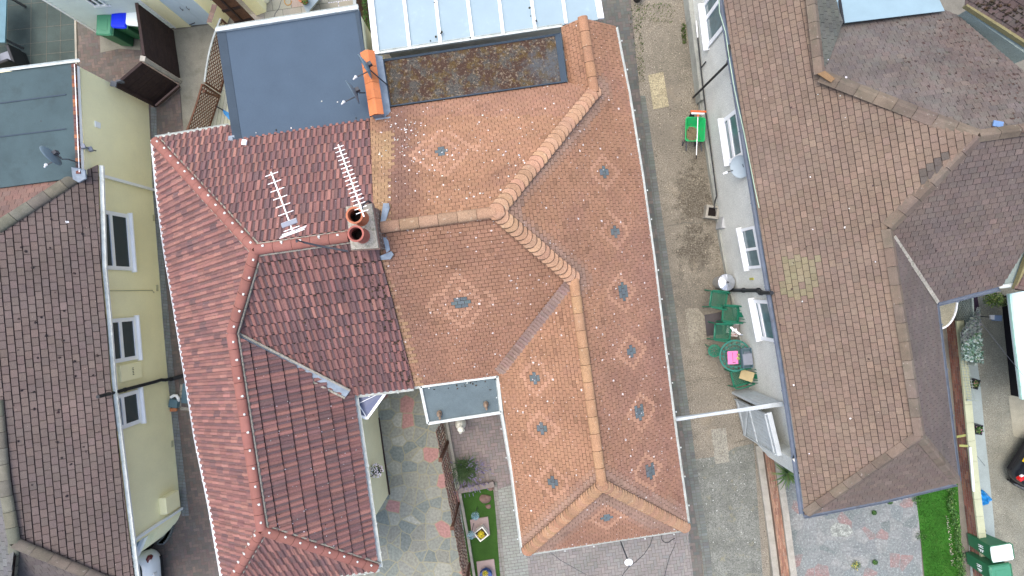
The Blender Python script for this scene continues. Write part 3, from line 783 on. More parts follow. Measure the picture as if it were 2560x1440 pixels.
# mortar bedding along the ridges
for (a, b), rrd in zip(rl, rrds):
    d = (b - a).normalized(); s_ = d.cross(Vector((0, 0, 1))).normalized()
    for q in (-.135, .135): mb_ = MB(); mb_.beam(up(a, -.035) + s_ * q, up(b, -.035) + s_ * q, .035, .05); mb_.build('mortar_bedding', M['mortar'], rrd)
clip = None
for li, (a, b) in enumerate(rl):
    rrd = rrds[li]
    L_ = (b - a).length; n_ = max(2, round(L_ / .44)); d = (b - a).normalized(); s_ = d.cross(Vector((0, 0, 1))).normalized()
    if li in (1,): s_ = -s_ if s_.y < 0 else s_
    elif li in (2, 3): s_ = s_ if s_.x > 0 else -s_
    elif li == 0: s_ = s_ if s_.y > 0 else -s_
    else: s_ = s_ if s_.y > 0 else -s_
    for k in range(n_):
        t = (k + .5) / n_
        if li == 0 and t > .95: continue
        p = a.lerp(b, t) + s_ * (.06 + .025 * (k % 2)) + Vector((0, 0, .112))
        if clip is None:
            m_ = MB(); m_.box((0, 0, 0), (.05, .042, .02)); m_.box((.0, -.035, -.010), (.025, .03, .01)); clip = m_.build('ridge_clip', M['gutter_white'], rrd); o = clip
        else: o = clip.copy(); COL.objects.link(o); o.parent = rrd
        o.location = p; o.rotation_euler = (0, 0, math.atan2(d.y, d.x) + random.uniform(-.2, .2))
# lead valley
va = MB(); a, b = up(onplane(590, 838, qc), .13), up(onplane(874, 982, qc), .175)
d = (b - a).normalized(); s_ = d.cross(Vector((0, 0, 1))).normalized()
va.slab([a - s_ * .085, b - s_ * .10, b + s_ * .10, a + s_ * .085], .14)
vl = va.build('valley', M['lead'], rroof)
vm = MB()
for q in (-.125, .125): vm.beam(a + s_ * q + Vector((0, 0, .01)), b + s_ * q + Vector((0, 0, .01)), .05, .05)
vm.build('mortar_bedding', M['mortar'], vl)
# gutters
g = MB(); fa = MB()
e1 = [P(x, y, ZE) for x, y in [(385, 348), (397, 480), (417, 627), (440, 763), (472, 960), (493, 1093), (527, 1260), (565, 1478)]]
e2 = [P(x, y, ZE) for x, y in [(385, 348), (570, 317)]]
e3 = [P(x, y, ZE) for x, y in [(884, 987), (905, 1130), (946, 1422)]]
e4 = [P(x, y, ZE) for x, y in [(946, 1422), (565, 1480)]]
e5 = [P(x, y, ZE) for x, y in [(884, 986), (1032, 968)]]
for e, o in ((e1, (-1, 0, 0)), (e2, (0, 1, 0)), (e3, (1, 0, 0)), (e4, (0, -1, 0)), (e5, (0, -1, 0))):
    g = MB(); fa = MB(); q = [up(p, -.045) for p in e]; gutter(g, [p + Vector(o) * .02 for p in q], .055 if o[0] < 0 else .045, o); brackets(g, q, o); fascia(fa, [up(p, -.06) for p in e])
    g.build('gutter', M['white_upvc' if o[0] < 0 else 'gutter_white'], rh); fa.build('fascia', M['white_upvc'], rh)
# walls: the cream bay wall beside the paved yard is seen, the rest stands under the eaves
wl = MB()
wl.prism([P(418, 370, 2.5), P(920, 330, 2.5), P(1000, 940, 2.5), Vector((-4.30, -2.5, 0)), P(945, 1030, 0), P(972, 1235, 0), P(700, 1290, 2.5), P(505, 960, 2.5), P(445, 627, 2.5)], 0, 2.42)
wl.build('wall', M['cream_render'], rh)
pl_ = MB(); pl_.prism([P(946, 1045, 0), P(973, 1236, 0), P(976, 1235, 0), P(949, 1043, 0)], 0, .06); pl_.build('plinth', M['wood_dark'], rh)
# glazed corner canopy
gz = 2.25
cq = [P(884, 990, gz + .1), P(970, 974, gz + .12), P(918, 1046, gz - .05), P(890, 1036, gz)]
cpn = MB(); cpn.slab([up(p, -.02) for p in cq], .015)
M['glass_tint'] = mk('blue_tinted_glass', (.13, .145, .21), rough=.12, var=.3, vs=1.6, fine=0, bump=0, spec=.6)
cf = MB()
for i in range(4): cf.beam(cq[i], cq[(i + 1) % 4], .07 if i != 3 else .04, .05)
cf.beam(cq[0], cq[2], .02, .02); cf.beam(cq[0].lerp(cq[3], .5), cq[1], .015, .02)
co = cf.build('canopy', M['white_upvc'], rh); cpn.build('pane', M['glass_tint'], co)
# rear flat roof
fz = 2.85
fr4 = [P(543, 78, fz), P(896, 22, fz), P(927, 298, fz), P(584, 352, fz)]
fm = MB(); fm.slab(fr4, .2); ff = fm.build('flat_roof', M['felt_blue'], rh)
k_ = MB(); a, b = fr4[0], fr4[3]; k_.slab([up(a, .04), up(b, .04), up(b, .01) + Vector((.22, .03, 0)), up(a, .01) + Vector((.22, .03, 0))], .05); k_.build('felt_kerb', M['felt_edge'], ff); k_ = MB()
a, b = fr4[1], P(916, 150, fz); k_.slab([up(a, .04), up(b, .04), up(b, .02) - Vector((.1, 0, 0)), up(a, .02) - Vector((.1, 0, 0))], .05)
k_.build('felt_kerb', M['felt_edge'], ff)
tm = MB(); tm.beam(up(fr4[0], .02), up(fr4[1], .02) , .10, .14); gutter(tm, [up(fr4[0], 0) + Vector((0, .03, 0)), up(fr4[1], 0) + Vector((0, .03, 0))], .05, (0, 1, 0)); tm.build('fascia', M['gutter_white'], ff)
rw = MB(); rw.prism([Vector((p.x, p.y, 0)) for p in (fr4[0] + Vector((.1, -.1, 0)), fr4[1] + Vector((.02, -.1, 0)), P(935, 290, fz), fr4[3] + Vector((.1, 0, 0)))], 0, fz - .21)
rw.build('rear_wall', M['cream_render'], rh)
fsh = MB(); fsh.slab([P(571, 340, 2.9), P(585, 338, 2.9), P(588, 354, 2.86), P(586, 366, 2.82), P(568, 368, 2.8)], .02); fsh.build('lead_flashing', M['lead'], ff)
rv = MB(); rv.box(P(611, 356, 3.05), (.12, .14, .05), R(-8)); rv.build('roof_vent', M['white_upvc'], rroof)
# ================================================================== cream rendered house on the left
lh = empty('house', 'cream rendered bungalow with brown tiled roof at the left edge of the picture', 'house', (-12, 0, 0))
BL = [P(x, y, 0) for x, y in [(372, 256), (383, 480), (398, 667), (408, 800), (422, 960), (438, 1120), (453, 1281)]]
wl = MB()
for a, b in zip(BL[:-1], BL[1:]):
    wallbox(wl, a, b, 0, 2.48 if a.y < 3.2 else 2.70, .3, (-1, 0, 0))
wl.prism([Vector((p.x - .01, p.y, 0)) for p in BL] + [P(-100, 1281, 0), P(-100, 256, 0)], 0, 2.46)
# front bay, rounded
bay = [P(x, y, 0) for x, y in [(453, 1281), (446, 1298), (432, 1318), (414, 1336), (392, 1352), (360, 1366), (330, 1340), (400, 1281)]]
wl.prism(bay, 0, 1.05)
wl.build('wall', M['cream_render'], lh)
# roof
LE = [(245, 412), (247, 480), (253, 673), (265, 800), (277, 960), (293, 1093), (313, 1260), (335, 1440), (340, 1482)]
ZL = 2.55
la = fit([(x, y, ZL) for x, y in LE] + [(38, 1356, 3.65), (-5, 1000, 3.62), (-12, 560, 3.55)])
lb = fit([(38, 1356, 3.65), (340, 1482, ZL), (-80, 1520, 2.55)])
lc = fit([(-60, 640, 3.75), (205, 440, 2.75), (0, 470, 2.78)])
LA = onp(la, [(245, 412), (247, 480), (253, 673), (265, 800), (277, 960), (293, 1093), (313, 1260), (335, 1440), (340, 1482), (38, 1356), (12, 1200), (-6, 1000), (-8, 575), (205, 430)])
LB = onp(lb, [(38, 1356), (340, 1482), (60, 1540), (24, 1500)])
LC = onp(lc, [(-60, 610), (0, 565), (200, 432), (178, 443), (0, 468), (-60, 478)])
lz = fit([(38, 1356, 3.65), (12, 1200, 3.65), (-6, 1000, 3.63), (-120, 1200, 2.9)])
LZ = onp(lz, [(38, 1356), (12, 1200), (-6, 1000), (-110, 1000), (-110, 1500), (24, 1500)])
def browncol(base_, dark, amt):
    def col(u, v, c, i, j, k):
        a = nz3(c, .8, 5); r = random.random()
        b = lerp(base_, dark, min(1, max(0, amt + (a - .5) * .9 + (r - .5) * .35)))
        if r < .04: b = tuple(q * 1.12 for q in b)
        return jitc(b, .08)
    return col
BR1, BR2 = (.138, .104, .090), (.108, .088, .080)
tl = MB()
tiles(tl, LA, P(293, 1093, ZL) - P(253, 673, ZL), .215, .158, browncol(BR1, BR2, .45), gapu=.008, gapv=.018, th=.016)
tiles(tl, LB, P(340, 1482, ZL) - P(60, 1540, ZL), .215, .158, browncol((.12, .10, .09), (.10, .09, .085), .5), gapu=.004, gapv=.008, th=.014)
tiles(tl, LC, P(240, 440, ZL) - P(0, 476, ZL), .215, .158, browncol((.20, .11, .085), BR2, .3), gapu=.004, gapv=.008, th=.014)
tiles(tl, LZ, P(12, 1200, 3) - P(-6, 1000, 3), .215, .158, browncol((.13, .13, .125), (.11, .11, .11), .5), gapu=.004, gapv=.008, th=.014)
lroof = tl.build('roof', M['tile_brown'], lh)
GC = lambda: jitc((.13, .125, .095), .15)
rg = MB(); halfround(rg, [up(P(204, 436, 2.66), .03), up(P(-8, 572, 3.5), .03)], .155, .42, GC); rg.build('ridge', M['ridge_brown'], lroof)
rg = MB(); halfround(rg, [up(P(-6, 1000, 3.63), .02), up(P(12, 1200, 3.65), .02), up(P(38, 1356, 3.65), .02)], .14, .42, GC); rg.build('ridge', M['ridge_brown'], lroof)
rg = MB(); halfround(rg, [up(P(38, 1356, 3.65), .02), up(P(340, 1482, ZL), .02)], .14, .42, lambda: jitc((.14, .115, .09), .12)); rg.build('ridge', M['ridge_brown'], lroof)
rg = MB(); halfround(rg, [up(P(38, 1356, 3.65), .02), up(P(24, 1500, 2.6), .02)], .14, .42, GC); rg.build('ridge', M['ridge_brown'], lroof)
g = MB(); e = [up(P(x, y, ZL), -.04) for x, y in LE]
gutter(g, e, .055, (1, 0, 0)); brackets(g, e, (1, 0, 0))
g.build('gutter', M['gutter_white'], lh)
fa = MB(); fascia(fa, [up(P(x, y, ZL), -.06) for x, y in LE]); fa.build('fascia', M['white_upvc'], lh)
# rear flat roof + verge
fz = 2.86
fm = MB(); fm.slab([P(-80, 192, fz), P(184, 158, fz), P(192, 432, fz), P(176, 446, fz), P(-80, 480, fz)], .16)
lf_ = fm.build('flat_roof', M['felt_grey'], lh)
fs = MB()
for y0, y1 in ((258, 236), (342, 322)):
    a, b = P(0, y0, fz + .008), P(165, y1, fz + .008); fs.beam(a, b, .03, .012)
fs.build('felt_seam', M['felt_edge'], lf_)
ft = MB(); gutter(ft, [P(-80, 190, fz + .04), P(184, 156, fz + .04), P(197, 155, fz + .04)], .045, (0, 1, 0)); ft.build('gutter', M['gutter_white'], lf_)
vg = MB()
a, b = P(185, 160, fz + .05), P(197, 435, fz + .05); n_ = 28
for k in range(n_):
    p, q = a.lerp(b, k / n_), a.lerp(b, (k + .93) / n_)
    vg.beam(p, q, .11, .05, jitc(random.choice([(.17, .07, .055), (.12, .06, .055), (.28, .12, .06), (.10, .07, .06)]), .2))
vg.build('verge_tiles', M['tile_brown'], lf_)
bgd = MB(); bgd.beam(P(192, 164, fz), P(204, 432, fz), .02, .16); bgd.build('fascia', M['white_upvc'], lf_)
# lead capping where flat roof, hip and verge meet
lc_ = MB(); lc_.slab([P(178, 418, 2.98), P(198, 420, 3.0), P(212, 424, 2.92), P(214, 446, 2.86), P(196, 456, 2.84), P(182, 448, 2.9)], .05); lc_.build('lead_flashing', M['lead'], lf_)
# --- windows on the alley wall
A, B = BL[1], BL[3]
t0, z = walls_t(A, B, 319, 537); t1, z_ = walls_t(A, B, 327, 677)
def curt(wn, Q, ta, tb, za, zb):
    m_ = MB()
    m_.poly([Q(ta + .5, za + .1, .016), Q(tb - .1, za + .1, .016), Q(tb - .1, za + .75, .016), Q(ta + .5, za + .75, .016)])
window(lh, A, B, t0, t1, (z + z_) / 2, 2.4, (1, 0, 0), splits=((t1 - t0) * .52,) if False else (), transom=1.98, pane='glass')
winfo = []
# mullion in the top-hung lights
A, B = BL[2], BL[4]
t0, z = walls_t(A, B, 332, 793); t1, z_ = walls_t(A, B, 345, 897)
def blinds(wn, Q, ta, tb, za, zb):
    m_ = MB(); n_ = 13
    for k in range(n_):
        t = ta + .12 + (tb - ta - .24) * k / (n_ - 1)
        m_.poly([Q(t, za + .12, .0125), Q(t + .035, za + .12, .0125), Q(t + .035, zb - .4, .0125), Q(t, zb - .4, .0125)])
    m_.build('blind', M['blind'], wn)
window(lh, A, B, t0, t1, (z + z_) / 2, 2.4, (1, 0, 0), transom=1.95, extra=blinds)
A, B = BL[4], BL[5]
t0, z = walls_t(A, B, 344, 973); t1, z_ = walls_t(A, B, 351, 1056)
window(lh, A, B, t0, t1, (z + z_) / 2, 2.4, (1, 0, 0), transom=2.1, pane='glass')
# front bay window under the eaves
bw = MB(); bw.prism([P(372, 1330, 1.2) * Vector((1, 1, 0)) if False else Vector((P(362, 1345, 1.2).x, P(362, 1345, 1.2).y, 0)), Vector((P(340, 1395, 1.2).x, P(340, 1395, 1.2).y, 0)), Vector((P(310, 1390, 1.2).x, P(310, 1390, 1.2).y, 0)), Vector((P(325, 1345, 1.2).x, P(325, 1345, 1.2).y, 0))], 1.05, 1.2)
bwn = bw.build('bay_window', M['white_upvc'], lh)
gl_ = MB(); gl_.prism([Vector((P(350, 1352, 1.2).x, P(350, 1352, 1.2).y, 0)), Vector((P(335, 1385, 1.2).x, P(335, 1385, 1.2).y, 0)), Vector((P(312, 1382, 1.2).x, P(312, 1382, 1.2).y, 0)), Vector((P(326, 1352, 1.2).x, P(326, 1352, 1.2).y, 0))], 1.2, 2.3); gl_.build('pane', M['glass_pale'], bwn)
# --- pipes, boxes, vents on the wall
def wpt(A, B, px, py, k=.05):
    q = onplane(px, py, wallplane(A, B)); n = wallplane(A, B)[1]; n = n if n.x > 0 else -n
    return q + n * k
dp = MB(); a = wpt(BL[0], BL[1], 392, 478); b = wpt(BL[0], BL[1], 250, 441)
dp.beam(Vector((a.x, a.y, 0)), Vector((a.x, a.y, 2.45)), .075, .075); dp.build('downpipe', M['white_upvc'], lh)
dp = MB(); a = wpt(BL[5], BL[6], 455, 1268, .05)
dp.beam(Vector((a.x, a.y, 0)), Vector((a.x, a.y, 2.45)), .075, .075); dp.build('downpipe', M['white_upvc'], lh)
sp = MB(); a = wpt(BL[3], BL[4], 413, 948, .10)
sp.tube([P(470, 935, .06), P(425, 949, .07), Vector((a.x + .05, a.y, .12))], .06, 10)
sp.tube([Vector((a.x + .08, a.y, .08)), Vector((a.x + .05, a.y, .35)), Vector((a.x + .0, a.y + .03, .5)), Vector((a.x, a.y + .02, .75)), Vector((a.x, a.y + .02, 3.02))], .05, 12)
sp.tube([Vector((a.x, a.y + .02, 2.0)), Vector((a.x, a.y + .02, 2.06))], .062, 12)
sp.build('soil_pipe', M['black_pipe'], lh)
mbx = MB(); A, B = BL[5], BL[6]
t0, z0 = walls_t(A, B, 446, 1258); 
d = (B - A); d.z = 0; d.normalize(); n = Vector((-d.y, d.x, 0)); n = n if n.x > 0 else -n
pA, pB = A + d * (t0 - .5), A + d * (t0 + .0)
mbx.prism([pA, pB, pB + n * .22, pA + n * .22], .35, .98); mbx.build('meter_box', M['cream_render'], lh, bevel=.01)
vb = MB(); A, B = BL[3], BL[4]; t0, z0 = walls_t(A, B, 342, 905); t1, _ = walls_t(A, B, 345, 945)
d = (B - A); d.z = 0; d.normalize(); n = Vector((-d.y, d.x, 0)); n = n if n.x > 0 else -n
pA, pB = A + d * t0, A + d * t1
vb.prism([pA, pB, pB + n * .07, pA + n * .07], 1.25, 2.1); vbo = vb.build('vent_box', M['cream_render'], lh, bevel=.008)
vs_ = MB()
for k in range(5): 
    q = pA.lerp(pB, .3 + .1 * k) + n * .074; vs_.box((q.x, q.y, 1.62), (.012, .018, .05))
vs_.build('slot', M['soot'], vbo)
vn = MB(); q = wpt(BL[0], BL[1], 243, 312, .012); vn.box(q, (.03, .16, .18)); vn.build('vent_grille', M['white_upvc'], lh)
ab = MB()
for (x, y) in ((384, 545), (392, 720), (430, 1110)):
    q = wpt(BL[1] if y < 700 else (BL[2] if y < 900 else BL[4]), BL[2] if y < 700 else (BL[3] if y < 900 else BL[5]), x, y, .008); ab.box(q, (.02, .2, .1))
ab.build('air_brick', mk('cream_air_brick', (.48, .46, .29)), lh)
# house wall render line / cable
cb = MB(); q0 = wpt(BL[2], BL[3], 262, 727, .015); q1 = wpt(BL[2], BL[3], 380, 726, .015); q2 = wpt(BL[2], BL[3], 384, 732, .015)
cb.tube([q0, q1, q2], .012, 6); cb.build('wall_cable', mk('cream_cable', (.40, .39, .25)), lh)
# ================================================================== grey pebbledashed house on the right
gh = empty('house', 'grey pebbledashed bungalow with brown hipped roof and white windows facing the driveway', 'house', (10, 0, 0))
ZG = 2.85
GE = [(1806, -30), (1812, 20), (1832, 150), (1852, 270), (1882, 450), (1916, 660), (1940, 800), (1960, 920), (1985, 1085), (2012, 1288)]
ga = fit([(x, y, ZG) for x, y in GE] + [(2440, 340, 5.1), (2218, 570, 4.2), (2300, 1088, 4.2), (2050, 185, 3.9), (2030, 20, 3.9)])
gb = fit([(2440, 340, 5.1), (2600, 318, 5.1), (2050, 185, 3.9)])          # rear main slope
gc = fit([(2440, 340, 5.1), (2600, 318, 5.1), (2340, 757, ZG), (2500, 715, ZG)])   # front main slope
gd = fit([(2218, 570, 4.2), (2300, 1088, 4.2), (2340, 757, ZG), (2395, 1206, ZG)])
ge = fit([(2300, 1088, 4.2), (2395, 1206, ZG), (2012, 1288, ZG)])
gf = fit([(2050, 185, 3.9), (2030, 20, 3.9), (2160, 90, 3.1)])
GA = onp(ga, GE + [(2300, 1088), (2218, 570), (2440, 340), (2050, 185), (2030, 10), (2024, -30)])
GB = onp(gb, [(2050, 185), (2440, 340), (2600, 318), (2600, 215), (2395, 40), (2360, 25), (2106, 56), (2072, 150)])
GC_ = onp(gc, [(2440, 340), (2600, 318), (2600, 560), (2505, 714), (2340, 757), (2232, 592), (2218, 570)])
GD = onp(gd, [(2218, 570), (2232, 592), (2340, 757), (2368, 985), (2396, 1206), (2300, 1088)])
GEE = onp(ge, [(2300, 1088), (2396, 1206), (2200, 1252), (2012, 1288)])
GF = onp(gf, [(2050, 185), (2072, 150), (2106, 56), (2080, -30), (2024, -30), (2030, 10)])
G1, G2 = (.180, .130, .096), (.154, .114, .088)
def greycol(b1, b2, amt, patch=False):
    f = browncol(b1, b2, amt)
    def col(u, v, c, i, j, k):
        x, y = px_of(c)
        if patch and 1956 < x + (y - 690) * .12 < 2042 and 640 < y < 742 and random.random() < .97: return jitc((.185, .16, .098), .09)
        if patch and 2300 < x < 2364 and abs((x - 2368) * .72 + (y - 404)) < 26 and x > 2306: return jitc((.09, .075, .065), .1)
        return f(u, v, c, i, j, k)
    return col
tg = MB()
tiles(tg, GA, P(1985, 1085, ZG) - P(1852, 270, ZG), .180, .148, greycol(G1, G2, .32, True), gapu=.005, gapv=.013, th=.015, deck=(.068, .052, .044))
tiles(tg, GC_, P(2600, 318, 5) - P(2440, 340, 5), .2, .145, greycol((.140, .104, .085), (.105, .088, .082), .45), gapu=.005, gapv=.010, th=.014)
tiles(tg, GD, P(2396, 1206, ZG) - P(2340, 757, ZG), .2, .145, greycol((.122, .097, .084), (.105, .088, .078), .5), gapu=.003, gapv=.006, th=.012)
tiles(tg, GEE, P(2396, 1206, ZG) - P(2012, 1288, ZG), .2, .145, greycol((.138, .104, .084), (.115, .092, .078), .45), gapu=.003, gapv=.007, th=.012)
groof = tg.build('roof', M['tile_brown'], gh)
tm = MB()
tiles(tm, GB, P(2600, 318, 5) - P(2440, 340, 5), .2, .145, greycol((.135, .108, .090), (.095, .088, .084), .5), gapu=.004, gapv=.010, th=.016)
tiles(tm, GF, P(2050, 185, 3.9) - P(2030, 10, 3.9), .2, .145, greycol((.105, .105, .085), (.085, .09, .08), .5), gapu=.004, gapv=.010, th=.014)
tm.build('rear_slope', M['tile_moss'], groof)
C1_ = lambda: jitc((.145, .112, .085), .12)
def ar(a, b, za, zb, w_=.17):
    rg = MB(); angleridge(rg, up(P(*a, za), .07), up(P(*b, zb), .07), w_, .085, .44, C1_); rg.build('ridge', M['ridge_brown'], groof)
ar((2050, 188), (2440, 338), 3.9, 5.1); ar((2440, 342), (2218, 570), 5.1, 4.2); ar((2218, 572), (2300, 1088), 4.2, 4.2, .14); ar((2300, 1090), (2014, 1286), 4.2, ZG, .14); ar((2300, 1090), (2395, 1204), 4.2, ZG, .14)
ar((2050, 186), (2026, -30), 3.9, 3.9, .14); ar((2444, 340), (2600, 318), 5.1, 5.1, .14)
br = MB(); br.slab([P(2044, 184, 4.05), P(2062, 177, 4.07), P(2088, 196, 4.1), P(2078, 206, 4.08)], .03); br.build('mortar_bedding', mk('orange_mortar', (.21, .13, .065), fine=.3), groof)
vm = MB(); a, b = up(onplane(2232, 592, gc), .03), up(onplane(2342, 756, gc), .03)
vm.beam(a, b, .10, .04); vm.build('valley', M['mortar'], groof)
lc_ = MB(); lc_.box(onplane(2490, 312, gb) + Vector((0, 0, .05)), (.22, .13, .03), R(-10)); lc_.build('roof_vent', mk('blue_vent', (.14, .24, .42)), groof)
g = MB(); fa = MB()
for e, o in (([P(x, y, ZG) for x, y in GE], (-1, 0, 0)), ([P(x, y, ZG) for x, y in ((2012, 1288), (2200, 1252), (2396, 1206))], (0, -1, 0)), ([P(x, y, ZG) for x, y in ((2340, 757), (2368, 985), (2396, 1206))], (1, 0, 0)), ([P(x, y, ZG) for x, y in ((2340, 757), (2505, 716))], (0, -1, 0))):
    g = MB(); fa = MB(); q = [up(p, -.045) for p in e]; gutter(g, q, .06, o); brackets(g, q, o, 1.2, .065); fascia(fa, [up(p, -.06) for p in e])
    g.build('gutter', M['gutter_grey'], gh); fa.build('fascia', M['gutter_grey'], gh)
# walls
GW = [P(x, y, 0) for x, y in [(1712, -60), (1726, 60), (1750, 260), (1776.5, 440), (1800, 600), (1826.5, 740), (1852, 870), (1879, 1010), (1912, 1136)]]
wl = MB()
foot = GW + [Vector((p.x, p.y, 0)) for p in (P(1985, 1150, ZG), P(2370, 1080, ZG), P(2330, 740, ZG), P(2600, 660, ZG), P(2600, 260, ZG), P(2330, 20, ZG), P(2330, -60, ZG))]
wl.prism(foot, 0, 2.76); wl.build('wall', M['pebbledash'], gh)
pn = MB()
for a, b, w_ in ((GW[0], GW[1], .14), (GW[1], GW[2], .13), (GW[2], GW[3], .07), (GW[3], GW[4], .06), (GW[4], GW[5], .06), (GW[5], GW[6], .05), (GW[6], GW[7], .04)):
    d = (b - a).normalized(); n = Vector((-d.y, d.x, 0)); n = n if n.x < 0 else -n
    pn.prism([a, b, b + n * w_, a + n * w_], 0, .42 if w_ > .1 else .16)
pn.build('plinth', mk('plinth_render', (.33, .34, .30), fine=.25, fs=80, bump=.6), gh)
# --- windows
OUT = (-1, 0, 0)
def rwin(i, p0, p1, ztop, **kw):
    A, B = GW[i], GW[i + 2]
    t0, z0 = walls_t(A, B, *p0); t1, z1 = walls_t(A, B, *p1)
    return window(gh, A, B, t0, t1, (z0 + z1) / 2, ztop, OUT, **kw)
rwin(0, (1756, 18), (1778, 114), 2.55, splits=(.48,), pane='glass_pale', sill=.17, fw=.12)
rwin(2, (1808, 300), (1828, 408), 2.55, transom=1.95, pane='glass_pale', sill=.17, fw=.11)
rwin(4, (1855, 572), (1873, 672), 2.55, splits=(.62,), pane='glass_pale', sill=.15, fw=.08)
rwin(5, (1887, 748), (1906, 848), 2.6, transom=1.95, pane='glass_pale', sill=.18, fw=.10)
# --- pipes
def gpt(i, px, py, k=.05):
    pl = wallplane(GW[i], GW[i + 1]); q = onplane(px, py, pl); n = pl[1] if pl[1].x < 0 else -pl[1]
    return q + n * k
wp = MB()
a = gpt(1, 1742, 30, .06); path = [gpt(1, 1748, 95, .06), gpt(1, 1757, 170, .06), gpt(2, 1766, 280, .06), gpt(2, 1778, 390, .06), gpt(3, 1785, 495, .06)]
hz = .42
path = [Vector((p.x, p.y, z)) for p, z in zip(path, (.60, .56, .50, .45, .40))]
wp.tube(path, .022, 8); wp.tube([path[-1], path[-1] + Vector((-.02, -.15, -.1)), path[-1] + Vector((-.04, -.35, -.1))], .022, 8)
wp.tube([path[1] + Vector((.0, 0, 0)), path[1] + Vector((.02, .05, .35))], .02, 8)
wp.build('waste_pipe', M['black_pipe'], gh)
wg = MB(); wg.tube([path[0], path[0] + Vector((-.05, .5, .02))], .026, 8); wg.build('waste_pipe', M['alu'], gh)
dp = MB(); a = gpt(2, 1735, 243, .1)
b0 = P(1733, 244, .1); dp.tube([b0, Vector((b0.x - .0, b0.y + .0, .2)), Vector((b0.x + .05, b0.y - .0, 2.72))], .035, 10)
dp.tube([Vector((b0.x + .05, b0.y, 2.68)), Vector((b0.x + .06, b0.y + .2, 2.76)), Vector((b0.x + .05, b0.y + .45, 2.78))], .04, 8)
dp.build('downpipe', M['black_pipe'], gh)
sp = MB(); a = gpt(5, 1826, 724, .09)
sp.tube([Vector((a.x, a.y, 0)), Vector((a.x, a.y, 2.2)), Vector((a.x - .03, a.y - .02, 2.35)), Vector((a.x - .09, a.y - .06, 2.45)), Vector((a.x - .09, a.y - .06, 3.15))], .055, 12)
for z in (1.2, 2.15): sp.tube([Vector((a.x, a.y, z)), Vector((a.x, a.y, z + .07))], .075, 12)
sp.tube([Vector((a.x - .09, a.y - .06, 2.5)), Vector((a.x - .09, a.y - .06, 2.58))], .075, 12)
sp.build('soil_pipe', M['black_pipe'], gh)
dq = MB(); a = P(1948, 1134, .3); 
dq.tube([P(1945, 1132, .1), P(1960, 1143, .9) , Vector((P(1948, 1134, .2).x, P(1948, 1134, .2).y, 2.0)), Vector((P(1948, 1134, .2).x - .22, P(1948, 1134, .2).y - .12, 2.2)), P(1999, 1182, 2.75)], .035, 8)
dq.build('downpipe', M['black_pipe'], gh)
yb = MB(); q = gpt(5, 1880, 697, .012); yb.box(q, (.03, .06, .22), R(9)); yb.build('air_brick', mk('yellow_air_brick', (.42, .40, .08)), gh)
hp = MB(); q = P(1778, 531, .12); rz = R(-8)
for dx, dy, sx, sy in ((0, .17, .42, .07), (0, -.17, .42, .07), (-.17, 0, .07, .28), (.17, 0, .07, .28)):
    m_ = Matrix.Rotation(rz, 3, 'Z') @ Vector((dx, dy, 0)); hp.box(q + m_, (sx, sy, .24), rz)
hpo = hp.build('drain_gully', M['concrete_post'], gh); hb = MB(); hb.box(q - Vector((0, 0, .02)), (.28, .28, .1), rz); hb.build('drain_hole', M['soot'], hpo)
bx = MB(); q = P(1800, 562, .0); bx.box((q.x + .03, q.y, .28), (.34, .36, .52), R(-8)); bxo = bx.build('meter_box', mk('grey_box', (.40, .41, .40)), gh, bevel=.02)
# green cable slung along the gutter
cb = MB(); pts = []
for i, (x, y) in enumerate([(1796, -10), (1800, 30), (1812, 80), (1822, 140), (1836, 210), (1846, 260), (1862, 330), (1872, 400), (1888, 470), (1898, 520)]):
    pts.append(P(x + random.uniform(-3, 3), y, 2.92))
cb.tube(pts, .012, 6); cb.build('roof_cable', mk('pale_green_cable', (.38, .50, .36)), gh)
# pale blue lean-to roof behind
bl = MB(); bl.slab([P(2104, 58, 3.35), P(2362, 27, 3.3), P(2330, -40, 3.1), P(2078, -40, 3.1)], .03)
blo = bl.build('lean_to_roof', mk('pale_blue_sheet', (.235, .335, .375), rough=.45, var=.05, fine=.03, bump=0), gh)
be = MB(); be.beam(P(2099, 0, 3.3), P(2108, 58, 3.42), .05, .05); be.build('edge_trim', M['black_pipe'], blo)

# ================================================================== next house beyond, far right
nh = empty('house', 'next brown tiled house at the far right edge with a grey-green side wall', 'house', (14, 5, 0))
wl = MB()
def vw(p, z): q = P(*p, z); return Vector((q.x, q.y, 0))
wa = [vw((2412, 28), 3.5), vw((2575, 142), 3.5)]
wl.prism([wa[0], wa[1], vw((2620, 100), 3.5), vw((2500, -20), 3.5)], 0, 3.5)
wl.build('wall', M['pebbledash_green'], nh); wl = MB()
wl.prism([vw((2512, 708), 2.9), vw((2575, 575), 2.9), vw((2640, 600), 2.9), vw((2580, 720), 2.9)], 0, 2.8)
wl.build('wall', M['pebbledash_green'], nh)
tn = MB()
pn_ = fit([(2414, 20, 3.6), (2580, 122, 3.6), (2600, -30, 4.4)])
tiles(tn, onp(pn_, [(2412, 15), (2585, 122), (2640, 60), (2640, -60), (2420, -60)]), P(2580, 122, 3.6) - P(2414, 20, 3.6), .2, .145, greycol((.125, .085, .075), (.10, .08, .075), .5), gapu=.004, gapv=.01, th=.016)
nro = tn.build('roof', M['tile_moss'], nh); tn = MB()
pn2 = fit([(2540, 700, 2.9), (2575, 640, 2.9), (2640, 720, 3.6)])
tiles(tn, onp(pn2, [(2536, 722), (2580, 600), (2640, 640), (2640, 740)]), P(2580, 600, 2.9) - P(2536, 722, 2.9), .2, .145, greycol((.16, .10, .085), (.11, .09, .085), .5), gapu=.004, gapv=.01, th=.016)
nro = tn.build('roof', M['tile_moss'], nh)
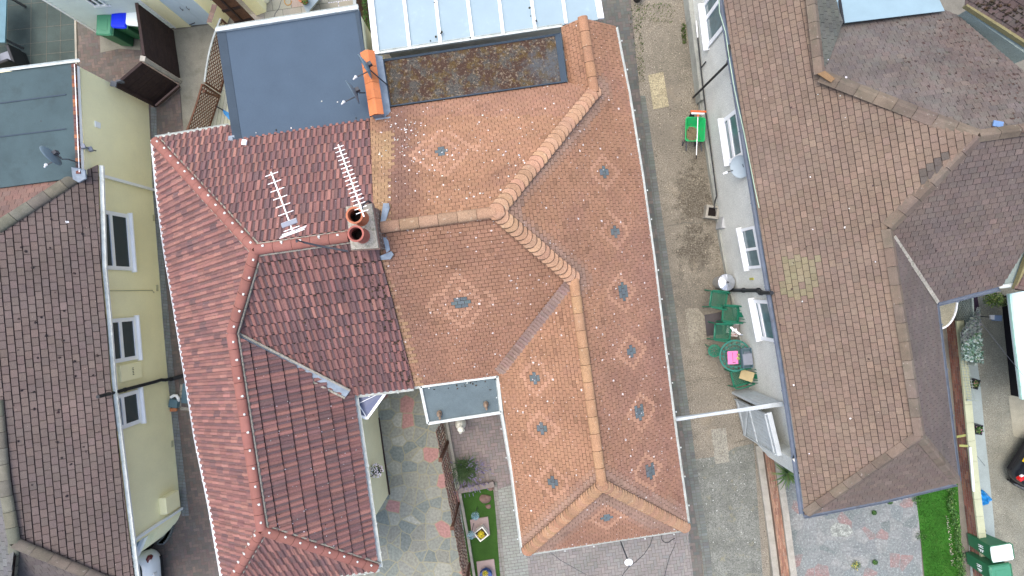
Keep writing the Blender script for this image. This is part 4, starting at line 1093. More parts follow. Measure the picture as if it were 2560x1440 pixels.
bb = MB(); bb.beam(P(2412, 14, 3.62), P(2590, 128, 3.62), .07, .12); bb.build('verge', mk('ochre_verge', (.20, .18, .09), fine=.3), nro); bb = MB(); bb.beam(P(2536, 722, 2.92), P(2582, 600, 2.92), .06, .12); bb.build('verge', mk('ochre_verge', (.20, .18, .09), fine=.3), nro)
gt = MB(); gutter(gt, [P(2500, 712, 2.85), P(2545, 706, 2.85)], .05, (0, -1, 0)); gt.build('gutter', M['gutter_white'], nh)
# ================================================================== paving, drives, lawns
def gp(pts, k): return [P(x, y, 0) + Vector((0, 0, .004 * k)) for x, y in pts]
AX = (P(1100, 1000) - P(1000, 1014))          # the plots' across direction
def pave(name, pts, k, col, size=(.2, .1), pattern='herring', u=AX, joint=(.10, .095, .075), **kw):
    mb = MB(); q = gp(pts, k); mb.poly(q, joint); flatblocks(mb, q, u, size[0], size[1], col, pattern, gap=kw.get('gap', .005), lift=.004)
    return tag(mb.build(name, M['block']), kind='structure')
REDB_ = lambda c: jitc(random.choice([(.135, .105, .092), (.120, .10, .09), (.148, .115, .10), (.11, .10, .09)]), .1)
pave('alley_paving', [(366, 200), (383, 480), (398, 667), (408, 800), (422, 960), (453, 1281), (420, 1320), (320, 1350), (320, 1520), (660, 1520), (580, 960), (500, 500), (455, 300), (447, 180)], 2, REDB_)
pave('alley_edging', [(383, 480), (398, 667), (408, 800), (422, 960), (438, 1120), (456, 1290), (474, 1288), (455, 1120), (438, 960), (424, 800), (412, 667), (396, 480), (392, 270), (378, 268)], 5, lambda c: jitc((.155, .17, .17), .12), (.17, .1), 'stack', u=(1, -.1, 0))
pave('yard_paving', [(186, 20), (260, 60), (360, 60), (450, 120), (450, 215), (380, 270), (195, 175)], 2, REDB_)
M['patio_dark'] = mk('dark_patio_concrete', (.052, .072, .066), var=.2, vs=1.4, fine=.22, fs=70, stains=[((.10, .14, .135), 1.1, .55, .75, .6), ((.035, .04, .036), 2.2, .55, .72, .5)], spots=[((.55, .6, .58), 3, .035, .82)])
sheet('rear_patio', [(-160, -160), (200, -160), (188, 40), (192, 175), (190, 300), (-160, 300)], M['patio_dark'], 1)
jm = MB()
for x in (20, 78, 118, 152): jm.beam(P(x, -5, .007), P(x - 2, 168, .007), .008, .004)
for y in (8, 70, 108, 138): jm.beam(P(0, y + 8, .0075), P(186, y - 10, .0075), .008, .004)
tag(jm.build('patio_joints', M['earth']), kind='structure')
eg = MB(); eg.beam(P(189, 40, .02), P(192, 165, .02), .06, .05); tag(eg.build('patio_kerb', M['concrete_post']), kind='structure')
M['conc'] = mk('old_concrete', (.21, .205, .165), var=.16, vs=1.6, fine=.28, fs=60, bump=.5, bs=50, stains=[((.12, .12, .09), 2.4, .5, .7, .6), ((.3, .29, .25), 6, .6, .72, .4)], spots=[((.5, .5, .45), 5, .04, .85)])
sheet('concrete_yard', [(436, 76), (560, 55), (590, 100), (520, 380), (463, 380), (455, 262), (447, 180)], M['conc'], 4)
sheet('concrete_patch', [(250, 88), (350, 84), (352, 126), (300, 122), (252, 132)], M['conc'], 4)
# rear garden terrace
M['slabs'] = mk('riven_slabs', (.28, .27, .22), var=.12, vs=2, fine=.2, stains=[((.36, .30, .24), 1.3, .5, .6, .6), ((.2, .22, .18), 2, .55, .7, .5)])
sb = MB(); q = gp([(590, 40), (640, 30), (700, -60), (935, -90), (930, 120), (580, 130)], 2); sb.poly(q, (.12, .12, .09))
flatblocks(sb, q, AX, .6, .45, lambda c: jitc(random.choice([(.27, .26, .21), (.30, .25, .21), (.22, .235, .19), (.29, .28, .24)]), .08), 'bond', gap=.008, lift=.004)
tag(sb.build('terrace_slabs', M['block']), kind='structure')
rg_ = MB()
q = [P(x, y, .012) for x, y in [(796, 40), (870, -60), (915, -60), (900, 60)]]
M['rug'] = bpy.data.materials.new('zigzag_rug')
def rugmat():
    m = M['rug']; m.use_nodes = True; t = m.node_tree; N = t.nodes; L = t.links
    tc = N.new('ShaderNodeTexCoord').outputs['Object']; mp = N.new('ShaderNodeMapping'); mp.inputs['Rotation'].default_value = (0, 0, R(-8)); L.new(tc, mp.inputs[0])
    s = N.new('ShaderNodeSeparateXYZ'); L.new(mp.outputs[0], s.inputs[0])
    def mt(op, a, b=0.0):
        n = N.new('ShaderNodeMath'); n.operation = op
        for k, q_ in enumerate((a, b)):
            if isinstance(q_, (int, float)): n.inputs[k].default_value = q_
            else: L.new(q_, n.inputs[k])
        return n.outputs[0]
    zz = mt('MULTIPLY', mt('PINGPONG', s.outputs[0], .08), 1.0)
    st = mt('GREATER_THAN', mt('FRACT', mt('DIVIDE', mt('ADD', s.outputs[1], zz), .11)), .5)
    n = N.new('ShaderNodeMix'); n.data_type = 'RGBA'; L.new(st, n.inputs[0]); n.inputs[6].default_value = (.12, .14, .20, 1); n.inputs[7].default_value = (.62, .62, .70, 1)
    L.new(n.outputs[2], N['Principled BSDF'].inputs['Base Color']); N['Principled BSDF'].inputs['Roughness'].default_value = .9
rugmat()
rg_.slab(q, .008); tag(rg_.build('outdoor_rug', M['rug']), 'grey and white zigzag patterned outdoor rug on the rear terrace', 'rug')
# strip of pale decking behind the blue felt roof
dk = MB(); q = gp([(520, 340), (580, 150), (640, 150), (640, 360), (515, 372)], 6); dk.poly(q, (.16, .17, .13))
flatblocks(dk, q, P(545, 180) - P(520, 330), 3.0, .11, lambda c: jitc((.36, .375, .30), .08), 'bond', gap=.006, lift=.003); tag(dk.build('decking', M['block']), kind='structure')
# ---- crazy paving, red house front yard
def crazy(name, base_cols, scale, joint, jw, dirt=None, rough=.9, mossy=0.0, seed=0.0):
    m = bpy.data.materials.new(name); m.use_nodes = True; t = m.node_tree; N = t.nodes; L = t.links
    b = N['Principled BSDF']; b.inputs['Roughness'].default_value = rough; b.inputs['Specular IOR Level'].default_value = .25
    tc = N.new('ShaderNodeTexCoord').outputs['Object']
    mp = N.new('ShaderNodeMapping'); mp.inputs['Location'].default_value = (seed, seed * .7, 0); L.new(tc, mp.inputs[0]); tc = mp.outputs[0]
    nz = N.new('ShaderNodeTexNoise'); nz.inputs['Scale'].default_value = 5; L.new(tc, nz.inputs['Vector'])
    ad = N.new('ShaderNodeMix'); ad.data_type = 'RGBA'; ad.blend_type = 'ADD'; ad.inputs[0].default_value = .04; L.new(tc, ad.inputs[6]); L.new(nz.outputs['Color'], ad.inputs[7])
    def vor(f):
        v = N.new('ShaderNodeTexVoronoi'); v.voronoi_dimensions = '2D'; v.feature = f; v.inputs['Scale'].default_value = scale; v.inputs['Randomness'].default_value = .92; L.new(ad.outputs[2], v.inputs['Vector']); return v
    v1 = vor('F1'); v2 = vor('DISTANCE_TO_EDGE')
    se = N.new('ShaderNodeSeparateColor'); L.new(v1.outputs['Color'], se.inputs[0])
    rp = N.new('ShaderNodeValToRGB'); rp.color_ramp.interpolation = 'CONSTANT'; L.new(se.outputs[0], rp.inputs[0])
    e = rp.color_ramp.elements; e[0].position = 0; e[0].color = (*base_cols[0], 1); e[1].position = 1 / len(base_cols); e[1].color = (*base_cols[1], 1)
    for i, c in enumerate(base_cols[2:]): q = e.new((i + 2) / len(base_cols)); q.color = (*c, 1)
    n2 = N.new('ShaderNodeTexNoise'); n2.inputs['Scale'].default_value = 14; n2.inputs['Detail'].default_value = 6; L.new(tc, n2.inputs['Vector'])
    mr = N.new('ShaderNodeMapRange'); L.new(n2.outputs['Fac'], mr.inputs[0]); 
    for k, q in enumerate((.3, .7, .78, 1.2)): mr.inputs[k + 1].default_value = q
    vm = N.new('ShaderNodeVectorMath'); vm.operation = 'SCALE'; L.new(rp.outputs[0], vm.inputs[0]); L.new(mr.outputs[0], vm.inputs['Scale'])
    lt = N.new('ShaderNodeMath'); lt.operation = 'LESS_THAN'; L.new(v2.outputs['Distance'], lt.inputs[0]); lt.inputs[1].default_value = jw
    mx = N.new('ShaderNodeMix'); mx.data_type = 'RGBA'; L.new(lt.outputs[0], mx.inputs[0]); L.new(vm.outputs[0], mx.inputs[6]); mx.inputs[7].default_value = (*joint, 1)
    out = mx.outputs[2]
    if mossy:
        for scl, colr, lo, hi, am in ((2.2, (.15, .17, .16), .44, .62, mossy * .8), (12, (.085, .10, .09), .54, .66, mossy * .6), (20, (.38, .41, .39), .55, .66, mossy * .8)):
            n3 = N.new('ShaderNodeTexNoise'); n3.inputs['Scale'].default_value = scl; n3.inputs['Detail'].default_value = 6; L.new(tc, n3.inputs['Vector'])
            m3 = N.new('ShaderNodeMapRange'); L.new(n3.outputs['Fac'], m3.inputs[0])
            for k, q in enumerate((lo, hi, 0, am)): m3.inputs[k + 1].default_value = q
            m4 = N.new('ShaderNodeMix'); m4.data_type = 'RGBA'; L.new(m3.outputs[0], m4.inputs[0]); L.new(out, m4.inputs[6]); m4.inputs[7].default_value = (*colr, 1); out = m4.outputs[2]
    L.new(out, b.inputs['Base Color'])
    bp = N.new('ShaderNodeBump'); bp.inputs['Strength'].default_value = .6; bp.inputs['Distance'].default_value = .012
    sb_ = N.new('ShaderNodeMath'); sb_.operation = 'MINIMUM'; L.new(v2.outputs['Distance'], sb_.inputs[0]); sb_.inputs[1].default_value = jw * 1.4
    mu = N.new('ShaderNodeMath'); mu.operation = 'MULTIPLY_ADD'; L.new(n2.outputs['Fac'], mu.inputs[0]); mu.inputs[1].default_value = .05; L.new(sb_.outputs[0], mu.inputs[2])
    L.new(mu.outputs[0], bp.inputs['Height']); L.new(bp.outputs[0], b.inputs['Normal'])
    return m
M['crazy'] = crazy('crazy_paving', [(0.215, 0.227, 0.189), (0.150, 0.169, 0.153), (0.254, 0.260, 0.215), (0.182, 0.202, 0.176), (0.32, 0.18, 0.16), (0.20, 0.21, 0.18), (0.19, 0.195, 0.165), (0.215, 0.222, 0.19), (0.17, 0.19, 0.17), (0.234, 0.240, 0.202), (0.163, 0.185, 0.166), (0.202, 0.212, 0.179), (0.286, 0.293, 0.247), (0.176, 0.198, 0.179), (0.221, 0.224, 0.182)], 2.5, (0.254, 0.240, 0.156), .034, seed=23.9)
sheet('crazy_paving', [(900, 950), (1100, 930), (1100, 1050), (1128, 1160), (1150, 1255), (1172, 1390), (1190, 1520), (700, 1520), (880, 1300), (960, 1235)], M['crazy'], 2)
M['crazy_old'] = crazy('weathered_crazy_paving', [(.20, .215, .205), (.165, .185, .175), (.23, .235, .22), (.24, .165, .15), (.19, .205, .195), (.18, .19, .185), (.21, .22, .21), (.175, .195, .19), (.19, .20, .19), (.145, .165, .155), (.24, .245, .23)], 2.6, (.19, .20, .19), .03, mossy=.6, seed=3.3)
sheet('old_crazy_paving', [(1936, 1120), (2010, 1100), (2290, 1200), (2312, 1520), (1966, 1520)], M['crazy_old'], 2)
pt = MB(); pt.poly(gp([(2075, 1318), (2090, 1306), (2122, 1312), (2132, 1330), (2118, 1342), (2080, 1340)], 4)); tag(pt.build('cement_patch', mk('pale_cement', (.27, .285, .25), fine=.4, fs=25, var=.3, vs=9, stains=[((.16, .17, .15), 6, .48, .6, .8)])), kind='structure')
# ---- front block paving of the orange house
GB_ = lambda c: jitc(lerp(random.choice([(.215, .18, .172), (.20, .172, .165), (.228, .19, .178), (.185, .17, .162)]), (.235, .24, .215), min(1, max(0, (px_of(c)[1] - 1230) / 150)) * .45), .07)
pave('front_paving', [(1112, 1000), (1250, 990), (1290, 1180), (1320, 1370), (1720, 1300), (1740, 1520), (1190, 1520), (1172, 1390), (1150, 1255), (1128, 1150)], 2, GB_, (.2, .105), 'herring')
pave('path_paving', [(1236, 1225), (1292, 1208), (1316, 1370), (1330, 1520), (1262, 1520)], 4, lambda c: jitc((.24, .25, .22), .06), (.21, .1), 'bond')
pave('bed_edging', [(1234, 1205), (1243, 1203), (1270, 1520), (1256, 1520)], 6, lambda c: jitc((.20, .195, .17), .12), (.1, .15), 'stack')
M['turf'] = mk('artificial_turf', (.035, .085, .016), var=.2, vs=1.5, fine=.35, fs=90, bump=1, bs=150, spec=.1)
M['lawn'] = mk('lawn_grass', (.030, .115, .014), var=.25, vs=1.8, fine=.4, fs=80, bump=1, bs=110, spec=.1, stains=[((.07, .14, .03), 3, .55, .75, .5)])
sheet('artificial_turf', [(1147, 1228), (1232, 1212), (1264, 1520), (1190, 1520), (1166, 1370)], M['turf'], 6, 'vivid green artificial turf strip behind the trellis fence')
sheet('lawn', [(2286, 1215), (2390, 1150), (2412, 1520), (2318, 1520), (2300, 1330)], M['lawn'], 3)
def tuft(name, polypts, n, hmin, hmax, cols, z=.0, wd=.006):
    mb = MB(); pts = [P(x, y, 0) for x, y in polypts]; f = Frame2(pts, (1, 0, 0)); c_ = 0
    while c_ < n:
        t = random.choice(f.tris)[0]; a, b = random.random(), random.random()
        if a + b > 1: a, b = 1 - a, 1 - b
        u_ = t[0][0] + (t[1][0] - t[0][0]) * a + (t[2][0] - t[0][0]) * b; v_ = t[0][1] + (t[1][1] - t[0][1]) * a + (t[2][1] - t[0][1]) * b
        p = f.W(u_, v_, 0); p.z = z; h = random.uniform(hmin, hmax); an = random.uniform(0, 6.28); s_ = Vector((math.cos(an), math.sin(an), 0)) * wd
        tip = p + Vector((random.uniform(-.5, .5) * h, random.uniform(-.5, .5) * h, h))
        mb.poly((p - s_, p + s_, tip), jitc(random.choice(cols), .25)); c_ += 1
    return mb
tg_ = tuft('t', [(2292, 1235), (2384, 1212), (2400, 1450), (2314, 1450)], 5200, .03, .06, [(.03, .12, .012), (.045, .15, .02), (.07, .17, .03)], .012)
tag(tg_.build('grass', M['leaf_green']), 'short green grass of the small front lawn', 'grass', kind='stuff')
# ---- the long side drive between the houses
DBR = lambda c: jitc(lerp(random.choice([(.125, .115, .10), (.15, .12, .105), (.105, .11, .10)]), (.11, .12, .105), .3), .12)
pave('drive_paving', [(1470, -100), (1568, -100), (1582, 60), (1600, 240), (1624, 440), (1650, 640), (1680, 860), (1698, 1000), (1722, 1190), (1754, 1380), (1762, 1520), (1742, 1520), (1716, 1300), (1640, 800), (1560, 440)], 3, DBR, (.2, .1), 'herring')
pave('drive_edging', [(1600, 240), (1624, 440), (1650, 640), (1680, 860), (1698, 1000), (1722, 1190), (1754, 1380), (1766, 1520), (1786, 1520), (1776, 1380), (1744, 1190), (1719, 1000), (1700, 860), (1669, 640), (1641, 440), (1613, 240)], 5, lambda c: jitc((.135, .145, .13), .14), (.19, .1), 'stack')
c1 = P(1735, 490); c2 = P(1742, 620); c3 = P(1640, 470); c4_ = P(1690, 140)
M['drive'] = mk('exposed_aggregate_drive', (.222, .198, .152), var=.22, vs=2.2, fine=.5, fs=32, bump=.7, bs=45, stains=[((.14, .125, .10), 1.1, .46, .66, .65), ((.30, .25, .17), .9, .58, .72, .5)],
                spots=[((.42, .37, .27), 16, .20, .55), ((.07, .06, .045), 14, .20, .60)],
                blobs=[((.055, .045, .03), c1.x, c1.y, .75, 1.3, .85), ((.05, .042, .03), c2.x, c2.y, .8, .9, .85), ((.11, .10, .08), P(1740, 740).x, P(1740, 740).y, 1.2, 1.1, .7), ((.10, .095, .07), c4_.x, c4_.y, 1.2, 1.2, .5)])
sheet('driveway', [(1560, -100), (1582, 60), (1600, 240), (1624, 440), (1650, 640), (1680, 860), (1720, 1190), (1754, 1380), (1762, 1520), (1930, 1520), (1905, 1120), (1870, 960), (1900, 900), (1830, 600), (1760, 200), (1720, -100)], M['drive'], 1)
M['drive_grey'] = mk('grey_drive_concrete', (.165, .17, .145), var=.22, vs=2.5, fine=.45, fs=32, bump=.5, bs=45, spots=[((.52, .53, .48), 9, .14, .68), ((.07, .07, .055), 12, .16, .7)], stains=[((.11, .115, .09), 2.0, .5, .7, .55), ((.26, .24, .14), 3.2, .58, .72, .6)])
sheet('driveway_front', [(1716, 1150), (1800, 1140), (1838, 1118), (1884, 1108), (1912, 1520), (1776, 1520), (1756, 1380)], M['drive_grey'], 3)
for nm, pts, cl in (('drive_patch', [(1620, 188), (1658, 180), (1672, 266), (1633, 274)], (.33, .29, .185)), ('drive_patch', [(1712, 772), (1744, 770), (1762, 792), (1766, 846), (1724, 860)], (.235, .215, .165)), ('drive_patch', [(1777, 1073), (1814, 1069), (1823, 1154), (1788, 1160)], (.245, .235, .19))):
    sheet(nm, pts, mk(nm, tuple(x * 1.05 for x in cl), fine=.5, fs=32, bump=.6, bs=60, stains=[((.17, .15, .11), 5, .5, .7, .5)]), 4)
cr = MB(); cr.tube([P(1668, 565, .008), P(1712, 556, .008), P(1745, 558, .008), P(1775, 548, .008)], .012, 5); cr.tube([P(1692, 955, .008), P(1760, 948, .008), P(1830, 942, .008)], .008, 5); cr.tube([P(1835, 1108, .016), P(1870, 1098, .016)], .012, 5)
tag(cr.build('drive_crack', M['earth']), kind='structure')
wd_ = tuft('w', [(1566, 10), (1600, 20), (1612, 200), (1596, 210)], 260, .03, .12, [(.05, .13, .015), (.09, .15, .02)], .01, .012)
for q in ([(1590, 10), (1690, 10), (1680, 60), (1590, 55)], [(1700, 60), (1712, 60), (1716, 110), (1706, 110)]):
    m2 = tuft('w', q, 230, .03, .10, [(.06, .15, .015), (.10, .16, .02)], .01, .012); o = len(wd_.v); wd_.v += m2.v; wd_.f += [tuple(i + o for i in f) for f in m2.f]; wd_.c += m2.c; wd_.sm += m2.sm
tag(wd_.build('weeds', M['leaf_green']), 'low green weeds and moss in the drive joints', 'weeds', kind='stuff')
# ---- far right neighbour's drive and path
M['gravel'] = mk('pebbled_drive', (.20, .198, .155), var=.2, vs=1.6, fine=.5, fs=42, bump=1, bs=40, stains=[((.19, .2, .165), 1.5, .5, .68, .6)], spots=[((.42, .40, .34), 16, .16, .5), ((.13, .13, .1), 14, .14, .72)])
sheet('neighbour_drive', [(2330, 700), (2700, 600), (2800, 1520), (2440, 1520), (2400, 960)], M['gravel'], 1)
M['pale_conc'] = mk('pale_concrete_path', (.27, .32, .305), var=.1, vs=1.6, fine=.12, fs=60)
sheet('path', [(2392, 830), (2432, 830), (2450, 960), (2462, 1090), (2472, 1180), (2484, 1300), (2498, 1520), (2430, 1520), (2400, 960)], M['pale_conc'], 3)
sheet('drive_slab', [(2520, 990), (2700, 960), (2700, 1130), (2533, 1090)], mk('tan_slab', (.30, .29, .22), fine=.25), 3)
# ================================================================== chimney aerials
def aerial(label, p0, p1, n_, l0, l1, z, mast, refl=True):
    e = empty('tv_aerial', label, 'aerial', mast[-1], 'television aerials on the chimney')
    a, b = P(*p0, z), P(*p1, z); d = (b - a).normalized(); s_ = Vector((-d.y, d.x, 0))
    m_ = MB(); m_.beam(a - d * .05, b + d * .1, .022, .022); m_.build('boom', M['alu'], e)
    for k in range(n_):
        t = k / (n_ - 1); q = a.lerp(b, t) + Vector((0, 0, .014)); l_ = l0 + (l1 - l0) * t
        m_ = MB(); m_.tube([q - s_ * l_ / 2, q + s_ * l_ / 2], .009, 6); m_.build('element', M['alu'], e)
    if refl:
        q = b - d * .12; m_ = MB(); m_.box(q + Vector((0, 0, .03)), (.34, .10, .025), math.atan2(s_.y, s_.x)); m_.build('folded_dipole', M['grey_plastic'], e, bevel=.01)
        for k in range(3):
            q = b + d * (.02 + .05 * k) + Vector((0, 0, -.10 + .1 * k)); m_ = MB(); m_.tube([q - s_ * .27, q + s_ * .27], .008, 6); m_.build('element', M['alu'], e)
    m_ = MB(); m_.tube(mast, .022, 8); m_.build('mast', M['dark_metal'], e)
    return e
aerial('shorter silver TV aerial with a grey dipole plate over the red roof', (680, 436), (730, 572), 8, .28, .34, 6.1, [P(742, 604, 6.15), P(741, 600, 5.75), P(760, 606, 5.5), P(800, 615, 5.3), P(870, 628, 5.1)])
aerial('longer silver TV aerial with many short rods, ending over the chimney pots', (848, 368), (906, 530), 17, .20, .26, 6.35, [P(906, 520, 6.4), P(908, 512, 6.0), P(920, 502, 5.5), P(932, 510, 5.2)], refl=False)

# ================================================================== satellite dishes
def satdish(label, c, face, z, r=.31, bracket=None, tilt=25, mat='dish', group='satellite dishes'):
    """c photo pixel of the dish centre, face = horizontal direction it looks along"""
    p = P(*c, z); e = empty('satellite_dish', label, 'satellite dish', p, group)
    f = Vector((face[0], face[1], 0)).normalized() * math.cos(R(tilt)) + Vector((0, 0, math.sin(R(tilt)))); q = f.to_track_quat('Z', 'Y'); mtx = Matrix.Translation(p) @ q.to_matrix().to_4x4()
    m_ = MB(); pr = [(0.001, 0)] + [(r * k / 6, .16 * r * (k / 6) ** 2 * 1.5) for k in range(1, 7)] + [(r * 1.02, .26 * r)] + [(r * k / 6, .16 * r * (k / 6) ** 2 * 1.5 - .008) for k in range(6, 0, -1)] + [(0.001, -.008)]
    m_.lathe(pr, n=28, m=mtx, sx=.92); m_.build('reflector', M[mat], e, smooth=True)
    low = mtx @ Vector((0, -r * .9, .02)); lnb = mtx @ Vector((0, -r * .75, .42))
    if lnb.z > p.z: low = mtx @ Vector((0, r * .9, .02)); lnb = mtx @ Vector((0, r * .75, .42))
    m_ = MB(); m_.beam(mtx @ Vector((0, 0, -.03)), low, .03, .03); m_.beam(low, lnb, .022, .022); m_.build('feed_arm', M['dark_metal'], e)
    m_ = MB(); d = (mtx @ Vector((0, 0, .1)) - lnb).normalized(); m_.tube([lnb - d * .07, lnb + d * .0, lnb + d * .02, lnb + d * .05], [.02, .025, .036, .036], 12); m_.build('feed_horn', M['white_upvc'], e)
    m_ = MB(); back = mtx @ Vector((0, 0, -.06)); m_.box(back, (.1, .09, .12), math.atan2(f.y, f.x)); pts = [back] + [P(*b) for b in (bracket or [])]
    if len(pts) > 1: m_.tube(pts, .016, 8)
    m_.build('bracket', M['dark_metal'], e)
    return e
satdish('grey satellite dish over the orange coping of the parapet, the upper of two there', (919, 163), (-.85, -.5), 3.85, .33, [(925, 175, 3.75), (948, 195, 3.4), (968, 212, 3.0)], tilt=4)
satdish('grey satellite dish over the blue felt roof, the lower of two beside the parapet', (888, 227), (-.85, -.5), 3.55, .33, [(898, 232, 3.5), (912, 232, 3.2)], tilt=4)
satdish('large grey satellite dish seen from behind on the cream house flat roof', (134, 385), (-.8, -.55), 3.5, .30, [(155, 398, 3.4), (170, 398, 3.3), (197, 407, 2.9)], tilt=6)
satdish('round grey satellite dish on the pebbledash wall just below the window', (1856, 415), (-.75, -.3), 2.4, .33, [(1868, 417, 2.3)], tilt=26, mat='dish_pale')
# white disc aerial above the front paving
e = empty('satellite_dish', 'round white dish facing up with a black cable, above the front block paving', 'satellite dish', P(1572, 1407, 1.9), 'satellite dishes')
m_ = MB(); p = P(1572, 1407, 1.95); mtx = Matrix.Translation(p) @ Matrix.Rotation(R(14), 4, 'X')
m_.lathe([(.001, .02), (.06, .02), (.09, .012), (.115, -.008), (.118, -.02), (.001, -.03)], n=32, m=mtx); m_.build('reflector', M['white_upvc'], e, smooth=False)
m_ = MB(); m_.tube([p + Vector((0, 0, -.02)), p + Vector((0, .02, -.3)), Vector((p.x, p.y + .1, -.0))], .02, 8); m_.build('pole', M['dark_metal'], e)
m_ = MB(); m_.box(mtx @ Vector((.005, -.06, .03)), (.02, .02, .04)); m_.box(mtx @ Vector((0.0, .0, .025)), (.018, .018, .01)); m_.box(mtx @ Vector((.0, -.09, .03)), (.03, .05, .03)); m_.build('feed_arm', M['dark_metal'], e)
cb = MB(); cb.tube([P(1632, 1341, 2.42), P(1626, 1362, 2.1), P(1610, 1386, 1.95), P(1590, 1404, 1.9), P(1574, 1416, 1.9), P(1560, 1432, 1.6), P(1545, 1460, 1.3)], .009, 6)
tag(cb.build('cable', M['black_pipe']), 'black cable drooping from the eaves to the white dish', 'cable')
cb = MB(); cb.tube([P(1653, 1336, 2.42), P(1655, 1350, 2.2), P(1663, 1357, 2.1), P(1672, 1356, 2.1), P(1680, 1349, 2.1), P(1687, 1346, 2.15)], .011, 6); cb.tube([P(1690, 1354, 1.0), P(1685, 1368, .8), P(1674, 1392, .5), P(1666, 1420, .2), P(1660, 1450, .02)], .008, 6)
tag(cb.build('cable', M['black_pipe']), 'black looped cable hanging from the front gutter corner', 'cable')
cb = MB(); cb.tube([P(1722, 1326, 2.4), P(1719, 1350, 1.8), P(1712, 1400, .9), P(1706, 1450, .02)], .008, 6)
tag(cb.build('cable', M['concrete_post']), 'pale grey cable falling from the right roof corner to the paving', 'cable')
cb = MB(); cb.tube([P(1375, 1380, 2.3), P(1400, 1400, 1.7), P(1450, 1428, .8), P(1490, 1450, .02)], .006, 5)
tag(cb.build('cable', M['dark_metal']), 'thin dark cable crossing the front paving under the left hip', 'cable')

# ================================================================== porch finials
for (x, y, lb) in ((1099, 1033, 'brown stone bird ornament at the left end of the porch roof'), (1215, 1010, 'brown stone bird ornament at the right end of the porch roof')):
    p = P(x, y, 2.43); e = MB(); 
    e.lathe([(.001, 0), (.075, .0), (.085, .05), (.08, .10), (.05, .15), (.055, .19), (.045, .23), (.001, .245)], p, 16, sx=.85, sy=1.1)
    e.lathe([(.001, -.05), (.03, -.02), (.035, .02), (.001, .06)], n=10, m=Matrix.Translation(p + Vector((.02, -.10, .10))) @ Matrix.Rotation(R(70), 4, 'X'))
    e.lathe([(.001, -.03), (.028, -.01), (.028, .02), (.001, .04)], n=10, m=Matrix.Translation(p + Vector((-.01, .06, .20))))
    tag(e.build('bird_ornament', mk('brown_stone', (.26, .19, .13), var=.3, vs=14, fine=.2), smooth=True), lb, 'ornament', 'porch roof ornaments')

# ================================================================== wheelie bins
def bin_proto(name, label, lid, body='bin_green', group=None):
    e = empty(name, label, 'wheelie bin', (0, 0, 0), group)
    m_ = MB(); w0, d0, w1, d1 = .19, .22, .235, .29; prof = [(-w0, -d0), (w0, -d0), (w0, d0), (-w0, d0)]
    lo = [m_.V((x, y, .06)) for x, y in prof]; hi = [m_.V((x / w0 * w1, y / d0 * d1, .97)) for x, y in prof]
    for i in range(4): m_.F((lo[i], lo[(i + 1) % 4], hi[(i + 1) % 4], hi[i]))
    m_.F(lo[::-1]); m_.F(hi)
    m_.build('body', M[body], e, bevel=.02)
    m_ = MB(); m_.box((0, 0, .985), (.52, .64, .05)); m_.build('rim', M[body], e, bevel=.012)
    m_ = MB(); n_ = 6
    pts = [(-.235, -.31), (-.15, -.335), (.15, -.335), (.235, -.31), (.24, .27), (.2, .31), (-.2, .31), (-.24, .27)]
    up_ = [m_.V((x, y, 1.03)) for x, y in pts]; tp = [m_.V((x * .86, y * .88, 1.07)) for x, y in pts]; bt = [m_.V((x, y, 1.005)) for x, y in pts]
    for i in range(8):
        j = (i + 1) % 8; m_.F((bt[i], bt[j], up_[j], up_[i])); m_.F((up_[i], up_[j], tp[j], tp[i]))
    m_.F(tp); ld = m_.build('lid', M[lid], e, bevel=.006)
    m_ = MB(); m_.box((0, -.02, 1.072), (.24, .34, .012)); m_.build('panel', M[lid], ld, bevel=.004)
    m_ = MB(); m_.tube([(-.2, .36, .99), (.2, .36, .99)], .016, 8)
    for x in (-.2, -.07, .07, .2): m_.box((x, .335, .99), (.025, .06, .03))
    m_.build('handle', M[body], e)
    for x in (-.23, .23):
        m_ = MB(); m_.lathe([(.001, -.025), (.10, -.025), (.10, .025), (.001, .025)], n=18, m=Matrix.Translation((x, .24, .10)) @ Matrix.Rotation(R(90), 4, 'Y')); m_.build('wheel', M['rubber'], e)
    return e
def mark(b, side=-1):
    m_ = MB()
    for dx, dz, sx, sz in ((-.07, 0, .025, .16), (-.01, 0, .025, .16), (-.04, 0, .05, .025), (.07, 0, .025, .16), (.11, .03, .06, .022), (.11, -.03, .06, .022)):
        m_.box((side * .228 if False else dx, -.272, .60 + dz), (sx, .006, sz), rx=R(-4))
    m_.build('number_mark', M['white_upvc'], b)
def putbin(b, px, py, rz): place(b, Vector((P(px, py, 1.05).x, P(px, py, 1.05).y, 0)), rz)
b1 = bin_proto('wheelie_bin', 'green wheelie bin with green lid, left of the blue-lidded one', 'lid_green', group='bins by the white boarded garage'); putbin(b1, 260, 60, R(-3))
b2 = bin_proto('wheelie_bin', 'green wheelie bin with bright blue lid', 'lid_blue', group='bins by the white boarded garage'); putbin(b2, 297, 42, R(-4))
b3 = bin_proto('wheelie_bin', 'green wheelie bin with white lid beside the dark fence panel', 'lid_white', group='bins by the white boarded garage'); putbin(b3, 334, 36, R(-5))
b4 = bin_proto('wheelie_bin', 'green wheelie bin with gleaming white lid on the right-hand drive', 'lid_white', group='bins on the right-hand drive'); mark(b4); putbin(b4, 2508, 1384, R(-90 + 9))
b5 = bin_proto('wheelie_bin', 'green wheelie bin with green lid at the lower right corner', 'lid_green', group='bins on the right-hand drive'); mark(b5); putbin(b5, 2504, 1434, R(-90 + 9))

